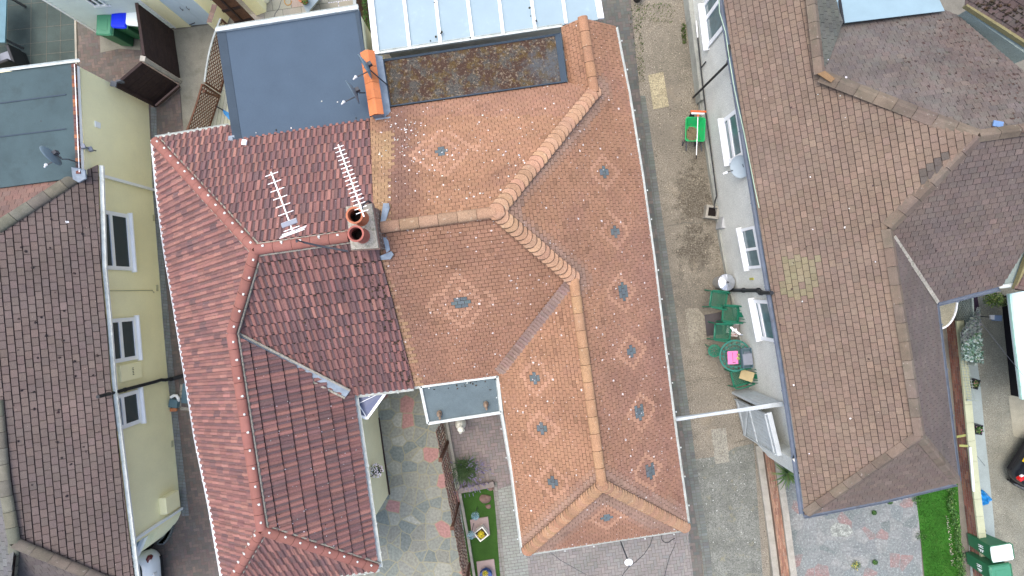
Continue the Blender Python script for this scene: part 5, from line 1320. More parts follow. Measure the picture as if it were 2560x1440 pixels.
# ================================================================== garden furniture on the drive
def lattice(mb, pts4, n1, n2, wd, th):
    """diagonal lattice strips inside a quad given as corner points"""
    a, b, c, d = [Vector(p) for p in pts4]
    def Q(u, v): return a.lerp(b, u).lerp(d.lerp(c, u), v)
    k = 0
    for s_ in (1, -1):
        for i in range(-n2, n1 + n2):
            u0, v0, u1, v1 = i / n1, 0.0, i / n1 + n2 / n1, 1.0
            if s_ < 0: u0, u1 = u1, u0
            def cut(u0, v0, u1, v1):
                if u0 > u1: u0, v0, u1, v1 = u1, v1, u0, v0
                if u1 <= 0 or u0 >= 1: return None
                if u0 < 0: v0 += (v1 - v0) * (0 - u0) / (u1 - u0); u0 = 0
                if u1 > 1: v1 = v0 + (v1 - v0) * (1 - u0) / (u1 - u0); u1 = 1
                return u0, v0, u1, v1
            q = cut(u0, v0, u1, v1)
            if q and (abs(q[2] - q[0]) > .03): mb.beam(Q(q[0], q[1]), Q(q[2], q[3]), wd, th + (.001 if s_ > 0 else 0), up=(b - a).cross(d - a).normalized())
def chair_proto(label, slotted=False):
    e = empty('garden_chair', label, 'chair', (0, 0, 0), 'green plastic garden chairs'); G = M['green_plastic']
    m_ = MB(); sx, sy = .23, .235
    for a, b in (((-sx, -sy), (sx, -sy)), ((sx, -sy), (sx, sy)), ((sx, sy), (-sx, sy)), ((-sx, sy), (-sx, -sy))): m_.beam((*a, .43), (*b, .43), .05, .035)
    lattice(m_, [(-sx, -sy, .425), (sx, -sy, .425), (sx, sy, .425), (-sx, sy, .425)], 6, 6, .015, .012); m_.build('seat', G, e)
    m_ = MB(); yb, yt = sy + .01, sy + .17; zt = .86
    for x in (-.235, .235): m_.tube([(x, yb, .42), (x * .98, yb + .05, .6), (x * .9, yt, zt - .03)], .02, 8)
    m_.tube([(-.215, yt, zt - .03), (-.12, yt + .02, zt + .02), (0, yt + .025, zt + .035), (.12, yt + .02, zt + .02), (.215, yt, zt - .03)], .022, 8)
    if slotted:
        m_.beam((0, yb, .46), (0, yt, zt), .15, .015, up=(0, -1, .3))
        for x in (-.11, .11): m_.tube([(x * 1.2, yb, .46), (x * 1.1, yt, zt)], .014, 6)
    else: lattice(m_, [(-.22, yb, .46), (.22, yb, .46), (.2, yt, zt), (-.2, yt, zt)], 6, 6, .015, .012)
    m_.tube([(-.22, yb + .01, .47), (.22, yb + .01, .47)], .016, 6); m_.build('backrest', G, e)
    for s_ in (-1, 1):
        m_ = MB(); m_.tube([(s_ * .25, yb + .07, .65), (s_ * .275, .05, .66), (s_ * .27, -.2, .64), (s_ * .265, -.25, .58)], .022, 8); m_.build('armrest', G, e)
        for yy, a in ((-sy, -.03), (sy, .08)):
            m_ = MB(); m_.tube([(s_ * .25, yy - (.02 if yy < 0 else 0), .58 if yy < 0 else .43), (s_ * .245, yy, .43), (s_ * .27, yy + a, 0)], [.022, .024, .018], 8); m_.build('leg', G, e)
    return e
c1_ = chair_proto('green garden chair nearest the metal dustbin, its lattice back to the drive')
place(c1_, Vector((P(1797, 750, .45).x, P(1797, 750, .45).y, 0)), R(90 - 8))
c2_ = chair_proto('green garden chair with slotted back against the wall, second from the dustbin', True)
place(c2_, Vector((P(1826, 785, .45).x, P(1826, 785, .45).y, 0)), R(-90 - 4))
c3_ = dup(c1_); c3_['label'] = 'green garden chair between the doormat and the newspapers, lattice back to the drive'
place(c3_, Vector((P(1807, 830, .45).x, P(1807, 830, .45).y, 0)), R(90 - 4))
c4_ = chair_proto('green garden chair with a cardboard sheet leaning in it, below the round table', True)
place(c4_, Vector((P(1850, 944, .45).x, P(1850, 944, .45).y, 0)), R(-90 + 14))
m_ = MB(); q = P(1867, 939, .68); m_.box(q, (.42, .30, .012), R(-16), ry=R(-50)); tag(m_.build('cardboard_sheet', M['cardboard']), 'tan cardboard sheet leaning on the green chair', 'cardboard')
def irontop(mb, r, z, rings, spokes):
    def ring(rr, wd): mb.lathe([(rr - wd, z), (rr, z), (rr, z + .015), (rr - wd, z + .015), (rr - wd, z)], n=40)
    ring(r, .05)
    for k in rings: ring(r * k, .018)
    for k in range(spokes):
        a = 2 * math.pi * k / spokes
        for da in (.12, -.12):
            mb.tube([(r * .18 * math.cos(a), r * .18 * math.sin(a), z + .007), (r * .6 * math.cos(a + da), r * .6 * math.sin(a + da), z + .008), (r * .95 * math.cos(a - da * .3), r * .95 * math.sin(a - da * .3), z + .007)], .009, 5)
        mb.lathe([(.02, z), (.034, z), (.034, z + .012), (.02, z + .012)], (r * .78 * math.cos(a + .13), r * .78 * math.sin(a + .13), 0), 10)
t_ = empty('garden_table', 'round dark green cast iron garden table with pink board on it', 'table', (0, 0, 0))
m_ = MB(); irontop(m_, .49, .70, (.2, .5, .72), 16); m_.build('tabletop', M['green_iron'], t_)
for k in range(3):
    a = R(30 + 120 * k); m_ = MB(); m_.tube([(.05 * math.cos(a), .05 * math.sin(a), .69), (.16 * math.cos(a), .16 * math.sin(a), .45), (.14 * math.cos(a), .14 * math.sin(a), .2), (.36 * math.cos(a), .36 * math.sin(a), 0)], .02, 8); m_.build('leg', M['green_iron'], t_)
tp = P(1838, 889, .71); place(t_, Vector((tp.x, tp.y, 0)))
s_ = empty('garden_stool', 'small round green cast iron stool beside the table', 'stool', (0, 0, 0))
m_ = MB(); irontop(m_, .20, .44, (.3, .65), 8); m_.build('seat', M['green_plastic'], s_)
for k in range(3):
    a = R(10 + 120 * k); m_ = MB(); m_.tube([(.08 * math.cos(a), .08 * math.sin(a), .43), (.10 * math.cos(a), .10 * math.sin(a), .2), (.2 * math.cos(a), .2 * math.sin(a), 0)], .014, 6); m_.build('leg', M['green_plastic'], s_)
tp = P(1786, 877, .45); place(s_, Vector((tp.x, tp.y, 0)))
pb = empty('chopping_board', 'bright pink chopping board with a black slot on the round green table', 'chopping board', (0, 0, 0))
m_ = MB(); m_.box((0, 0, 0), (.32, .40, .014)); m_.build('board', M['pink'], pb, bevel=.006)
m_ = MB(); m_.box((-.005, .02, .0085), (.012, .28, .004)); m_.box((.03, -.15, .0085), (.09, .022, .004)); m_.build('knife', M['dark_metal'], pb)
place(pb, P(1832, 894, .728), R(3))
m_ = MB()
for k in range(7):
    a = random.uniform(0, 6.28); q = P(1846, 893, .75) + Vector((random.uniform(-.05, .05), random.uniform(-.08, .08), 0)); m_.lathe([(.001, 0), (.028, .012), (.001, .03)], q, 8, jitc((.35, .36, .12), .3))
tag(m_.build('vegetable_peelings', M['petal']), 'little heap of yellow green peelings on the pink board', 'peelings')
gc_ = empty('storage_crate', 'dark grey plastic crate with a hinged lid standing on the table edge', 'crate', (0, 0, 0))
m_ = MB(); 
for x, y, sx_, sy_ in ((-.14, 0, .02, .60), (.14, 0, .02, .60), (0, -.29, .30, .02), (0, .29, .30, .02)): m_.box((x, y, .07), (sx_, sy_, .14))
m_.box((0, 0, .01), (.28, .58, .02)); m_.build('tray', M['teal_metal'], gc_, bevel=.006)
m_ = MB(); m_.box((0, -.03, .15), (.29, .34, .02)); 
for k in range(5): m_.box((-.08 + .04 * k, .16, .15), (.014, .10, .016))
m_.build('lid', M['grey_plastic'], gc_, bevel=.004); place(gc_, P(1864, 894, .735), R(6))
m_ = MB(); m_.slab([P(x, y, .022) for x, y in [(1761, 787), (1802, 780), (1807, 835), (1767, 840)]], .014); tag(m_.build('doormat', mk('grey_mat', (.075, .068, .070), fine=.3, fs=120)), 'dark grey rubber doormat under the green chairs', 'mat')
nw = MB()
for x, y, a, sx_, sy_ in ((1836, 808, 8, .36, .12), (1822, 822, 80, .34, .13), (1833, 836, -6, .34, .12)): nw.box(P(x, y, .35), (sx_ * .8, sy_, .03), R(a), jitc((.48, .45, .44), .1))
for k in range(26): nw.box(P(random.uniform(1818, 1846), random.choice([807, 809, 836, 837]) + random.uniform(-2, 2), .372), (.03, .02, .004), R(random.uniform(0, 90)), random.choice([(.3, .05, .05), (.1, .1, .13), (.5, .3, .25)]))
nw.box(P(1830, 822, .18), (.3, .42, .32), R(-5), (.20, .18, .17))
tag(nw.build('newspaper_stack', M['petal']), 'small stack with printed newspapers between two green chairs', 'newspapers')
fp = MB(); fp.beam(P(1826, 818, .5), P(1850, 836, .62), .05, .04); fp.beam(P(1830, 826, .45), P(1842, 824, .5), .07, .03); fp.tube([P(1850, 836, .60), P(1857, 837, .62)], .025, 8)
tag(fp.build('folding_tool', M['galv']), 'folded grey metal tool lying over the newspapers', 'tool')
# dustbin
db = empty('dustbin', 'round galvanised metal dustbin with a shiny ribbed lid', 'dustbin', (0, 0, 0))
m_ = MB(); m_.lathe([(.001, 0), (.19, 0), (.235, .62), (.245, .63), (.225, .63), (.001, .62)], n=32); m_.build('body', M['galv'], db)
m_ = MB(); n_ = 40
rings = []
for r_, z_ in ((.262, .60), (.262, .64), (.245, .655), (.06, .72), (.05, .735), (.001, .735)):
    rings.append([m_.V((r_ * math.cos(2 * math.pi * k / n_), r_ * math.sin(2 * math.pi * k / n_), z_ + (.008 if k % 5 == 0 and .05 < r_ < .25 else 0))) for k in range(n_)])
for a, b in zip(rings[:-1], rings[1:]):
    for k in range(n_): m_.F((a[k], a[(k + 1) % n_], b[(k + 1) % n_], b[k]))
ld = m_.build('lid', M['galv'], db); m_ = MB(); m_.lathe([(.001, .775), (.03, .77), (.035, .75), (.025, .735)], n=14); m_.build('knob', M['dark_metal'], ld)
tp = P(1817, 706, .66); place(db, Vector((tp.x, tp.y, 0)))
# wheelbarrow and broom
wb = empty('wheelbarrow', 'green wheelbarrow with soil in its tray parked by the wall', 'wheelbarrow', (0, 0, 0))
m_ = MB(); ou = [(-.30, -.34), (-.26, -.38), (.26, -.38), (.30, -.34), (.31, .30), (.26, .37), (-.26, .37), (-.31, .30)]
rim_ = [m_.V((x, y, .62)) for x, y in ou]; rin = [m_.V((x * .93, y * .95, .62)) for x, y in ou]; bo = [m_.V((x * .62, y * .62 - .06, .36)) for x, y in ou]; bi = [m_.V((x * .66 if False else x * .6, y * .6 - .06, .375)) for x, y in ou]; rlo = [m_.V((x, y, .59)) for x, y in ou]
for i in range(8):
    j = (i + 1) % 8; m_.F((rim_[i], rim_[j], rin[j], rin[i])); m_.F((rin[i], rin[j], bi[j], bi[i])); m_.F((rlo[i], rlo[j], rim_[j], rim_[i])); m_.F((bo[i], bo[j], rlo[j], rlo[i]))
m_.F(bi); m_.F(bo[::-1]); m_.build('tray', M['barrow_green'], wb)
m_ = MB(); m_.lathe([(.001, .405), (.10, .40), (.17, .385), (.19, .376)], (-.02, -.08, 0), 16, sx=1.0, sy=1.2)
for k in range(18): m_.box((random.uniform(-.16, .0), random.uniform(-.05, .12), .41 + random.uniform(0, .02)), (.04, .03, .02), random.uniform(0, 3))
m_.build('soil', mk('leafy_soil', (.17, .13, .08), fine=.4, fs=50, stains=[((.3, .2, .1), 25, .55, .65, .7)]), wb)
for x in (-.2, .2):
    m_ = MB(); m_.tube([(x * .5, .42, .2), (x, .1, .34), (x * 1.15, -.45, .5), (x * 1.2, -.66, .56)], .018, 8); m_.build('handle', M['dark_metal'], wb)
    m_ = MB(); m_.tube([(x, -.2, .38), (x, -.36, .02), (x, -.2, .02)], .015, 8); m_.build('leg', M['dark_metal'], wb)
m_ = MB(); m_.lathe([(.001, -.03), (.19, -.035), (.19, .035), (.001, .03)], n=24, m=Matrix.Translation((0, .42, .19)) @ Matrix.Rotation(R(90), 4, 'Y')); m_.build('wheel', M['rubber'], wb)
tp = P(1738, 323, .60); place(wb, Vector((tp.x, tp.y, 0)), R(-2))
bm = empty('broom', 'long handled broom with orange and white head lying across the wheelbarrow', 'broom', P(1745, 330, .66))
m_ = MB(); m_.tube([P(1745, 286, .70), P(1743, 340, .70), P(1741, 388, .64)], .014, 8); m_.build('handle', M['alu'], bm)
m_ = MB(); m_.tube([P(1741, 388, .64), P(1741, 397, .63)], .016, 8); m_.build('grip', M['rubber'], bm)
m_ = MB(); m_.box(P(1745, 284, .70), (.40, .06, .05), R(-2)); m_.build('head', M['alu'], bm, bevel=.01)
m_ = MB(); m_.box(P(1746, 279, .68), (.48, .05, .05), R(-2)); m_.box(P(1745, 289, .71), (.05, .06, .05)); m_.build('bristles', M['orange_plastic'], bm)
# bucket glimpsed at the top of the drive
m_ = MB(); m_.lathe([(.001, 0), (.12, 0), (.16, .28), (.15, .28), (.11, .02), (.001, .02)], P(1592, -2, 0), 20); tag(m_.build('plant_pot', M['black_pipe']), 'round black pot at the top end of the drive', 'pot')

# ================================================================== white gate and overhead beam
bmz = 2.15
gt_ = empty('gate_beam', 'long peeling white timber beam spanning the drive between the houses', 'beam', P(1820, 1030, bmz))
m_ = MB(); m_.beam(P(1688, 1047, bmz), P(1956, 1011, bmz), .07, .12); m_.build('beam', M['gate_white'], gt_)
m_ = MB(); m_.beam(P(1688, 1050, bmz + .07), P(1956, 1007, bmz + .07) , .075, .02); m_.build('capping_board', M['gate_white'], gt_)
gw = empty('gate', 'tall peeling white boarded gate with diagonal brace, folded open by the pebbledash wall', 'gate', P(1848, 1040, 0))
ga_, gb_ = P(1838, 995, 0), P(1860, 1086, 0); gd_ = (gb_ - ga_); gl = gd_.length; gd_.normalize(); gn = Vector((-gd_.y, gd_.x, 0)); gn = gn if gn.x < 0 else -gn
GHT = 2.1
def G_(t, z, k=0): return Vector((ga_.x, ga_.y, 0)) + gd_ * t * gl + gn * k + Vector((0, 0, z))
m_ = MB(); n_ = 11
for k in range(n_): m_.prism([G_((k + .03) / n_, 0), G_((k + .94) / n_, 0), G_((k + .94) / n_, 0, -.02), G_((k + .03) / n_, 0, -.02)], .06, GHT)
m_.build('boards', M['gate_white'], gw)
m_ = MB()
for z in (.12, .95, GHT - .12): m_.beam(G_(0, z, .022), G_(1, z, .022), .03, .10)
for t in (.02, .98): m_.beam(G_(t, .06, .02), G_(t, GHT, .02), .08, .03)
m_.build('rails', M['gate_white'], gw)
m_ = MB(); m_.beam(G_(.96, .15, .045), G_(.06, .93, .045), .03, .09); m_.build('brace', M['gate_white'], gw)
m_ = MB(); m_.beam(G_(-.02, GHT + .02, -.06), G_(1.02, GHT + .02, -.06), .13, .05); m_.build('top_cap', M['gate_white'], gw)
gw2 = empty('gate', 'narrow peeling white fixed side panel next to the open boarded gate', 'gate', P(1846, 975, 0))
a, b = P(1832, 979, 0), P(1866, 970, 0); m_ = MB(); d = (b - a).normalized(); n = Vector((-d.y, d.x, 0))
for k in range(4): m_.prism([a.lerp(b, k / 4 + .01), a.lerp(b, (k + 1) / 4 - .01), a.lerp(b, (k + 1) / 4 - .01) + n * .03, a.lerp(b, k / 4 + .01) + n * .03], .05, 2.1)
m_.build('boards', M['gate_white'], gw2); m_ = MB()
for z in (.3, 1.1, 1.9): m_.beam(a + Vector((0, 0, z)) - n * .02, b + Vector((0, 0, z)) - n * .02, .03, .10)
m_.beam(a - n * .03, a - n * .03 + Vector((0, 0, 2.12)), .09, .08); m_.build('rails', M['gate_white'], gw2)
# ================================================================== garage and yard at top left
gg = empty('garage', 'white shiplap boarded garage with pale double doors and cream pier at the top left', 'garage', P(400, 60, 0))
A, B = P(250, 84, 0), P(548, 60, 0); d = (B - A).normalized(); n = Vector((d.y, -d.x, 0)); n = n if n.y < 0 else -n
def GW_(t, z, k=0): q = A + d * t + n * k; return Vector((q.x, q.y, z))
T1, T2, T3 = 2.42, 2.92, 3.82
m_ = MB(); m_.prism([GW_(0, 0, -.03), GW_(T3, 0, -.03), GW_(T3, 0, -4), GW_(0, 0, -4)], 0, 2.4); m_.build('wall', M['cream_render'], gg)
m_ = MB(); m_.prism([GW_(.03, 0, -.02), GW_(T1 - .03, 0, -.02), GW_(T1 - .03, 0, .004), GW_(.03, 0, .004)], .04, 2.39); m_.build('dark_gap_backing', M['dark_metal'], gg)  # dark sheet added so the gaps between boards read as shadow lines
m_ = MB(); nb = 15
for k in range(nb):
    z0, z1 = .05 + k * .156, .05 + (k + 1) * .156 - .022
    m_.poly([GW_(0, z0, .034), GW_(T1, z0, .034), GW_(T1, z1, .008), GW_(0, z1, .008)]); m_.poly([GW_(0, z0, -.01), GW_(T1, z0, -.01), GW_(T1, z0, .034), GW_(0, z0, .034)])
m_.build('shiplap', mk('white_shiplap', (.58, .66, .62), var=.06, fine=.06, bump=0, rough=.6), gg)
m_ = MB(); m_.prism([GW_(-.05, 0, -.02), GW_(.03, 0, -.02), GW_(.03, 0, .03), GW_(-.05, 0, .03)], 0, 2.4); m_.build('corner_trim', M['white_upvc'], gg); m_ = MB(); m_.prism([GW_(T1 - .03, 0, -.02), GW_(T1 + .03, 0, -.02), GW_(T1 + .03, 0, .03), GW_(T1 - .03, 0, .03)], 0, 2.4); m_.build('corner_trim', M['white_upvc'], gg)
m_ = MB(); m_.prism([GW_(T1 + .03, 0, -.03), GW_(T2, 0, -.03), GW_(T2, 0, .02), GW_(T1 + .03, 0, .02)], 0, 2.4); m_.build('pier', M['cream_render'], gg)
for a, b in ((T2, (T2 + T3) / 2 - .004), ((T2 + T3) / 2 + .004, T3)):
    m_ = MB(); m_.prism([GW_(a, 0, -.03), GW_(b, 0, -.03), GW_(b, 0, .0), GW_(a, 0, .0)], .05, 2.3); do = m_.build('door', mk('pale_blue_white_door', (.55, .66, .72), rough=.5, var=.05, fine=.03, bump=0), gg)
    m_ = MB(); c_ = b - .09 if a == T2 else a + .09; m_.tube([GW_(c_, 1.0, .01), GW_(c_, 1.0, .05), GW_(c_, 1.14, .05), GW_(c_, 1.14, .01)], .009, 6); m_.build('handle', M['dark_metal'], do)
m_ = MB(); m_.tube([GW_(T2 + .02, .12, .02), GW_(T2 + .25, .22, .02)], .014, 6); m_.build('hinge', M['dark_metal'], gg)
t0, z0 = walls_t(A, B, 238, 13); t1, z1 = walls_t(A, B, 270, 10)
window(gg, A, B, t0, t1, (z0 + z1) / 2, (z0 + z1) / 2 + .5, n, splits=((t1 - t0) / 2,), sill=.05, fw=.05)
def fence(name, label, cat, a, b, h, step, th, mat, post=None, group=None):
    e = empty(name, label, cat, a, group); d = (b - a).normalized(); n = Vector((-d.y, d.x, 0)); L_ = (b - a).length
    m_ = MB(); k = int(h / step)
    for i in range(k): m_.prism([a - n * th / 2, b - n * th / 2, b + n * th / 2 + n * .004 * (i % 2), a + n * th / 2 + n * .004 * (i % 2)], .04 + i * step, .04 + (i + .93) * step)
    m_.build('boards', M[mat], e)
    m_ = MB(); m_.beam(a + Vector((0, 0, h + .05)), b + Vector((0, 0, h + .05)), th * 1.8, .05); m_.build('top_rail', M[mat], e)
    return e, d, n
f1, d1, n1 = fence('timber_fence', 'dark brown boarded fence panel running between the bins and the concrete post', 'fence', P(434, 78, 0), P(451, 196, 0), 1.62, .085, .045, 'wood_dark')
f2, d2, n2 = fence('timber_fence', 'dark brown boarded fence panel meeting the cream house corner', 'fence', P(446, 212, 0), P(388, 262, 0), 1.62, .16, .045, 'wood_dark')
for k in range(3):
    m_ = MB(); m_.beam(P(446, 212, .2 + .65 * k) + n2 * .045, P(388, 262, .2 + .65 * k) + n2 * .045, .05, .09); m_.build('rail', M['wood_dark'], f2)
cp_ = empty('fence_post', 'pale concrete fence post joining the two dark fence panels', 'post', P(452, 204, 0))
m_ = MB(); q = P(451, 205, 0); m_.box((q.x, q.y, .86), (.12, .12, 1.72), R(-10)); m_.build('shaft', M['concrete_post'], cp_, bevel=.01)
m_ = MB(); m_.box((q.x, q.y, 1.73), (.15, .15, .03), R(-10)); m_.build('cap', M['concrete_post'], cp_)
cp_ = empty('fence_post', 'dark timber post at the cream house end of the fence', 'post', P(388, 264, 0))
m_ = MB(); q = P(390, 264, 0); m_.box((q.x, q.y, .9), (.11, .10, 1.8), R(-10)); m_.build('shaft', M['wood_dark'], cp_)
m_ = MB(); m_.box((q.x, q.y, 1.81), (.17, .15, .03), R(-10)); m_.box((q.x + .12, q.y + .1, 1.72), (.14, .05, .16), R(10)); m_.build('cap', mk('slate_grey', (.10, .11, .12)), cp_)
# patio table and armchair in the far corner
pt_ = empty('patio_table', 'blue-grey patio table with dark legs cut by the left edge of the picture', 'table', P(0, 60, 0))
m_ = MB(); m_.slab([P(-60, -20, .74), P(17, -20, .74), P(12, 106, .74), P(-60, 106, .74)], .04); m_.build('tabletop', mk('blue_table_top', (.10, .20, .24), rough=.4, bump=0), pt_)
for (x, y) in ((64, 17), (58, 121), (-10, 121)):
    m_ = MB(); q = P(x, y, 0); m_.beam(q, Vector((q.x, q.y, .7)), .06, .06); m_.build('leg', M['dark_metal'], pt_)
ac = empty('rattan_armchair', 'black rattan armchair with grey cushion by the left edge of the picture', 'armchair', P(20, 150, 0))
q = P(22, 150, .4); m_ = MB(); m_.box((q.x, q.y, .2), (.62, .6, .38), R(20)); m_.build('seat', M['black_pipe'], ac, bevel=.03)
m_ = MB(); m_.box((q.x - .02, q.y, .43), (.46, .46, .09), R(20)); m_.build('cushion', M['grey_plastic'], ac, bevel=.03)
for sx_, sy_, w_, l_ in ((.28, 0, .09, .62), (-.28, 0, .09, .62)):
    o = Matrix.Rotation(R(20), 3, 'Z') @ Vector((sx_, sy_, 0)); m_ = MB(); m_.box((q.x + o.x, q.y + o.y, .42), (w_, l_, .46), R(20)); m_.build('armrest', M['black_pipe'], ac, bevel=.02)
o = Matrix.Rotation(R(20), 3, 'Z') @ Vector((0, -.3, 0)); m_ = MB(); m_.box((q.x + o.x, q.y + o.y, .5), (.62, .09, .72), R(20)); m_.build('backrest', M['black_pipe'], ac, bevel=.03)
# top-centre yard bits: low wall, brown gate, piers
lw = empty('garden_wall', 'low brick topped cream garden wall by the corner of the blue felt roof', 'wall', P(560, 60, 0))
m_ = MB(); lwq = [P(560, 84, 0), P(548, 84, 0), P(562, 40, 0), P(574, 42, 0)]; m_.prism(lwq, 0, .70); m_.build('face', M['cream_render'], lw)
m_ = MB(); q = [Vector((p.x, p.y, .706)) for p in lwq]; m_.poly(q, (.2, .17, .14)); flatblocks(m_, q, q[2] - q[1], .1, .16, lambda c: jitc((.25, .17, .14), .15), 'stack', lift=.004); m_.build('coping', M['brick'], lw)
m_ = MB(); m_.prism([P(600, 68, 0), P(640, 58, 0), P(639, 52, 0), P(599, 62, 0)], 0, 1.9)
bgt = empty('side_gate', 'brown close boarded side gate beside the cream pier at the top', 'gate', P(620, 60, 0))
m_.build('boards', M['wood_brown'], bgt); m_ = MB()
a, b = P(599, 67, 0), P(640, 57, 0)
for z in (.3, 1.0, 1.7): m_.beam(a + Vector((0, -.03, z)), b + Vector((0, -.03, z)), .03, .1)
m_.beam(a.lerp(b, .5) + Vector((0, -.045, .1)), a.lerp(b, .5) + Vector((0, -.045, 1.85)), .06, .03)
m_.build('rails', M['wood_dark'], bgt)
m_ = MB(); m_.prism([P(642, 40, 0), P(666, 30, 0), P(668, -10, 0), P(642, -10, 0)], 0, 2.0); tag(m_.build('gate_pier', M['cream_render']), 'cream rendered gate pier at the top of the picture beside the brown gate', 'pier')
of = empty('outdoor_sofa', 'pale grey slatted outdoor seat unit holding a potted plant on the terrace', 'seat', P(770, 20, 0))
m_ = MB(); sq = [P(738, -30, .55), P(768, 33, .55), P(800, -5, .55), P(800, -30, .55)]; m_.slab(sq, .03); m_.build('top', mk('pale_grey_board', (.22, .28, .31), fine=.1, bump=0), of)
m_ = MB()
for k in range(5):
    m_.beam(P(768, 33, .48 - .1 * k) , P(800, -5, .48 - .1 * k), .03, .075); m_.beam(P(768, 33, .48 - .1 * k), P(738, -30, .48 - .1 * k), .03, .075)
m_.build('slats', M['wood_grey'], of)
def leafball(mb, c, r, n_, ls, cols, squash=1.0, hollow=.5):
    for _ in range(n_):
        v = Vector((random.gauss(0, 1), random.gauss(0, 1), random.gauss(0, 1))).normalized(); q = c + Vector((v.x, v.y, v.z * squash)) * r * (hollow + (1 - hollow) * random.random() ** .5)
        a = Vector((random.gauss(0, 1), random.gauss(0, 1), random.gauss(0, .6))).normalized() * ls * random.uniform(.6, 1.2); b = v.cross(a).normalized() * ls * .4
        mb.poly((q - a * .5, q + b * .5, q + a * .5, q - b * .5), jitc(random.choice(cols), .3))
GRN = [(.04, .12, .02), (.06, .16, .03), (.03, .08, .02), (.09, .18, .04)]
pp_ = empty('potted_plant', 'green plant in a round terracotta pot on the pale outdoor seat', 'potted plant', P(762, 5, .55))
m_ = MB(); m_.lathe([(.001, 0), (.10, 0), (.135, .2), (.14, .22), (.12, .22), (.11, .18), (.001, .18)], P(762, 4, .55), 20); m_.build('pot', M['pot_orange'], pp_)
m_ = MB(); leafball(m_, P(762, 0, .85), .13, 160, .06, GRN); m_.build('foliage', M['leaf_green'], pp_)
m_ = MB(); m_.lathe([(.001, .30), (.05, .30), (.13, .28), (.17, .22), (.18, .1), (.15, 0), (.001, 0)], P(664, -2, 0), 24); tag(m_.build('gas_bottle_cover', M['white_glaze']), 'round white lidded container on the terrace beside the cream pier', 'container')
m_ = MB(); m_.tube([P(706, -10, .01), P(698, 20, .01), P(688, 34, .01), P(682, 55, .01)], .01, 6); tag(m_.build('garden_hose', M['dark_metal']), 'thin dark cable lying across the terrace slabs', 'cable')
m_ = MB()
pts = [P(720 + 9 * math.cos(a), 2 + 11 * math.sin(a), .02) for a in [k * .5 for k in range(12)]]; m_.tube(pts, .014, 6); tag(m_.build('hose_loop', mk('orange_hose', (.40, .22, .06))), 'small loop of ochre hose by the outdoor seat', 'hose')
hf = empty('slatted_fence', 'grey-brown slatted fence between the blue felt roof and the conservatory', 'fence', P(925, 40, 0))
a, b = P(918, -40, 0), P(928, 90, 0); m_ = MB()
for k in range(9): m_.prism([a, b, b + Vector((.03, 0, 0)), a + Vector((.03, 0, 0))], .1 + k * .18, .26 + k * .18)
m_.build('boards', M['wood_brown'], hf); m_ = MB(); m_.beam(a + Vector((0, 0, 1.75)), b + Vector((0, 0, 1.75)), .09, .04); m_.build('top_rail', M['wood_grey'], hf)
iv = MB()
for k in range(9): leafball(iv, P(908 + k * 1.2, -20 + k * 11, 1.3), .09, 70, .05, GRN, 2.5)
tag(iv.build('climber', M['leaf_green']), 'green climbing plant between the blue felt roof and slatted fence', 'climber')
pb_ = MB(); q = P(898, 6, .9); pb_.box((q.x, q.y, .45), (.10, .10, .9)); pb_.box((q.x, q.y, .92), (.14, .14, .04)); tag(pb_.build('fence_post', M['teal_metal']), 'blue-grey post standing at the end of the zigzag rug', 'post')
# brown lattice trellis panels
def trellis(name, label, a, b, h, arch, nx, nz_, mat, strip=.022, group=None, diag=True):
    e = empty(name, label, 'trellis', a, group); L_ = (b - a).length; d = (b - a).normalized()
    top = lambda t: h + arch * math.sin(math.pi * t)
    m_ = MB(); n = Vector((-d.y, d.x, 0))
    for s_ in (1, -1):
        for i in range(-nz_, nx + nz_):
            pts = []
            for q in range(0, 25):
                w_ = q / 24; t = (i + s_ * nz_ * w_ + (nz_ if s_ < 0 else 0) * 0) / nx if s_ > 0 else (i + nz_ * (1 - w_)) / nx
                if 0 <= t <= 1 and w_ * (h + abs(arch)) <= top(t): pts.append(a + d * (t * L_) + n * (.006 * s_) + Vector((0, 0, w_ * (h + abs(arch)) + .04)))
            if len(pts) > 1: m_.beam(pts[0], pts[-1], .012, strip, up=n)
    m_.build('lattice', M[mat], e)
    m_ = MB(); pts = [a + d * (t * L_ / 16) + Vector((0, 0, top(t / 16) + .05)) for t in range(17)]
    for p, q in zip(pts[:-1], pts[1:]): m_.beam(p, q, .05, .03)
    m_.build('top_rail', M['wood_grey' if arch > 0 else mat], e); m_ = MB(); m_.beam(a + Vector((0, 0, .03)), b + Vector((0, 0, .03)), .05, .04)
    for p, t in ((a, 0), (b, 1)): m_.beam(p, p + Vector((0, 0, top(t))), .045, .045)
    m_.build('frame', M[mat], e)
    return e
trellis('trellis', 'brown diagonal lattice trellis with arched top, nearer the garage', P(590, 82, 0), P(552, 232, 0), .85, .12, 14, 7, 'wood_brown')
trellis('trellis', 'brown diagonal lattice trellis with a straight top, nearer the red roof', P(551, 240, 0), P(514, 352, 0), .95, -.04, 11, 8, 'wood_brown')
m_ = MB(); q = P(510, 230, .95); m_.box(P(512, 229, .95), (.08, .08, .10)); m_.beam(P(512, 230, .9), P(548, 243, .3), .07, .05); tag(m_.build('trellis_post', M['wood_brown']), 'brown leaning post with grey cap between the two lattice panels', 'post')
sh = empty('dustpan', 'blue plastic shovel with a black handle on the pale decking', 'shovel', P(562, 278, .05))
m_ = MB(); m_.slab([P(555, 272, .06), P(572, 282, .06), P(574, 300, .06), P(560, 285, .06)], .03); m_.build('scoop', M['blue_bag'], sh)
m_ = MB(); m_.beam(P(541, 266, .08), P(557, 275, .08), .04, .03); m_.build('handle', M['black_pipe'], sh)
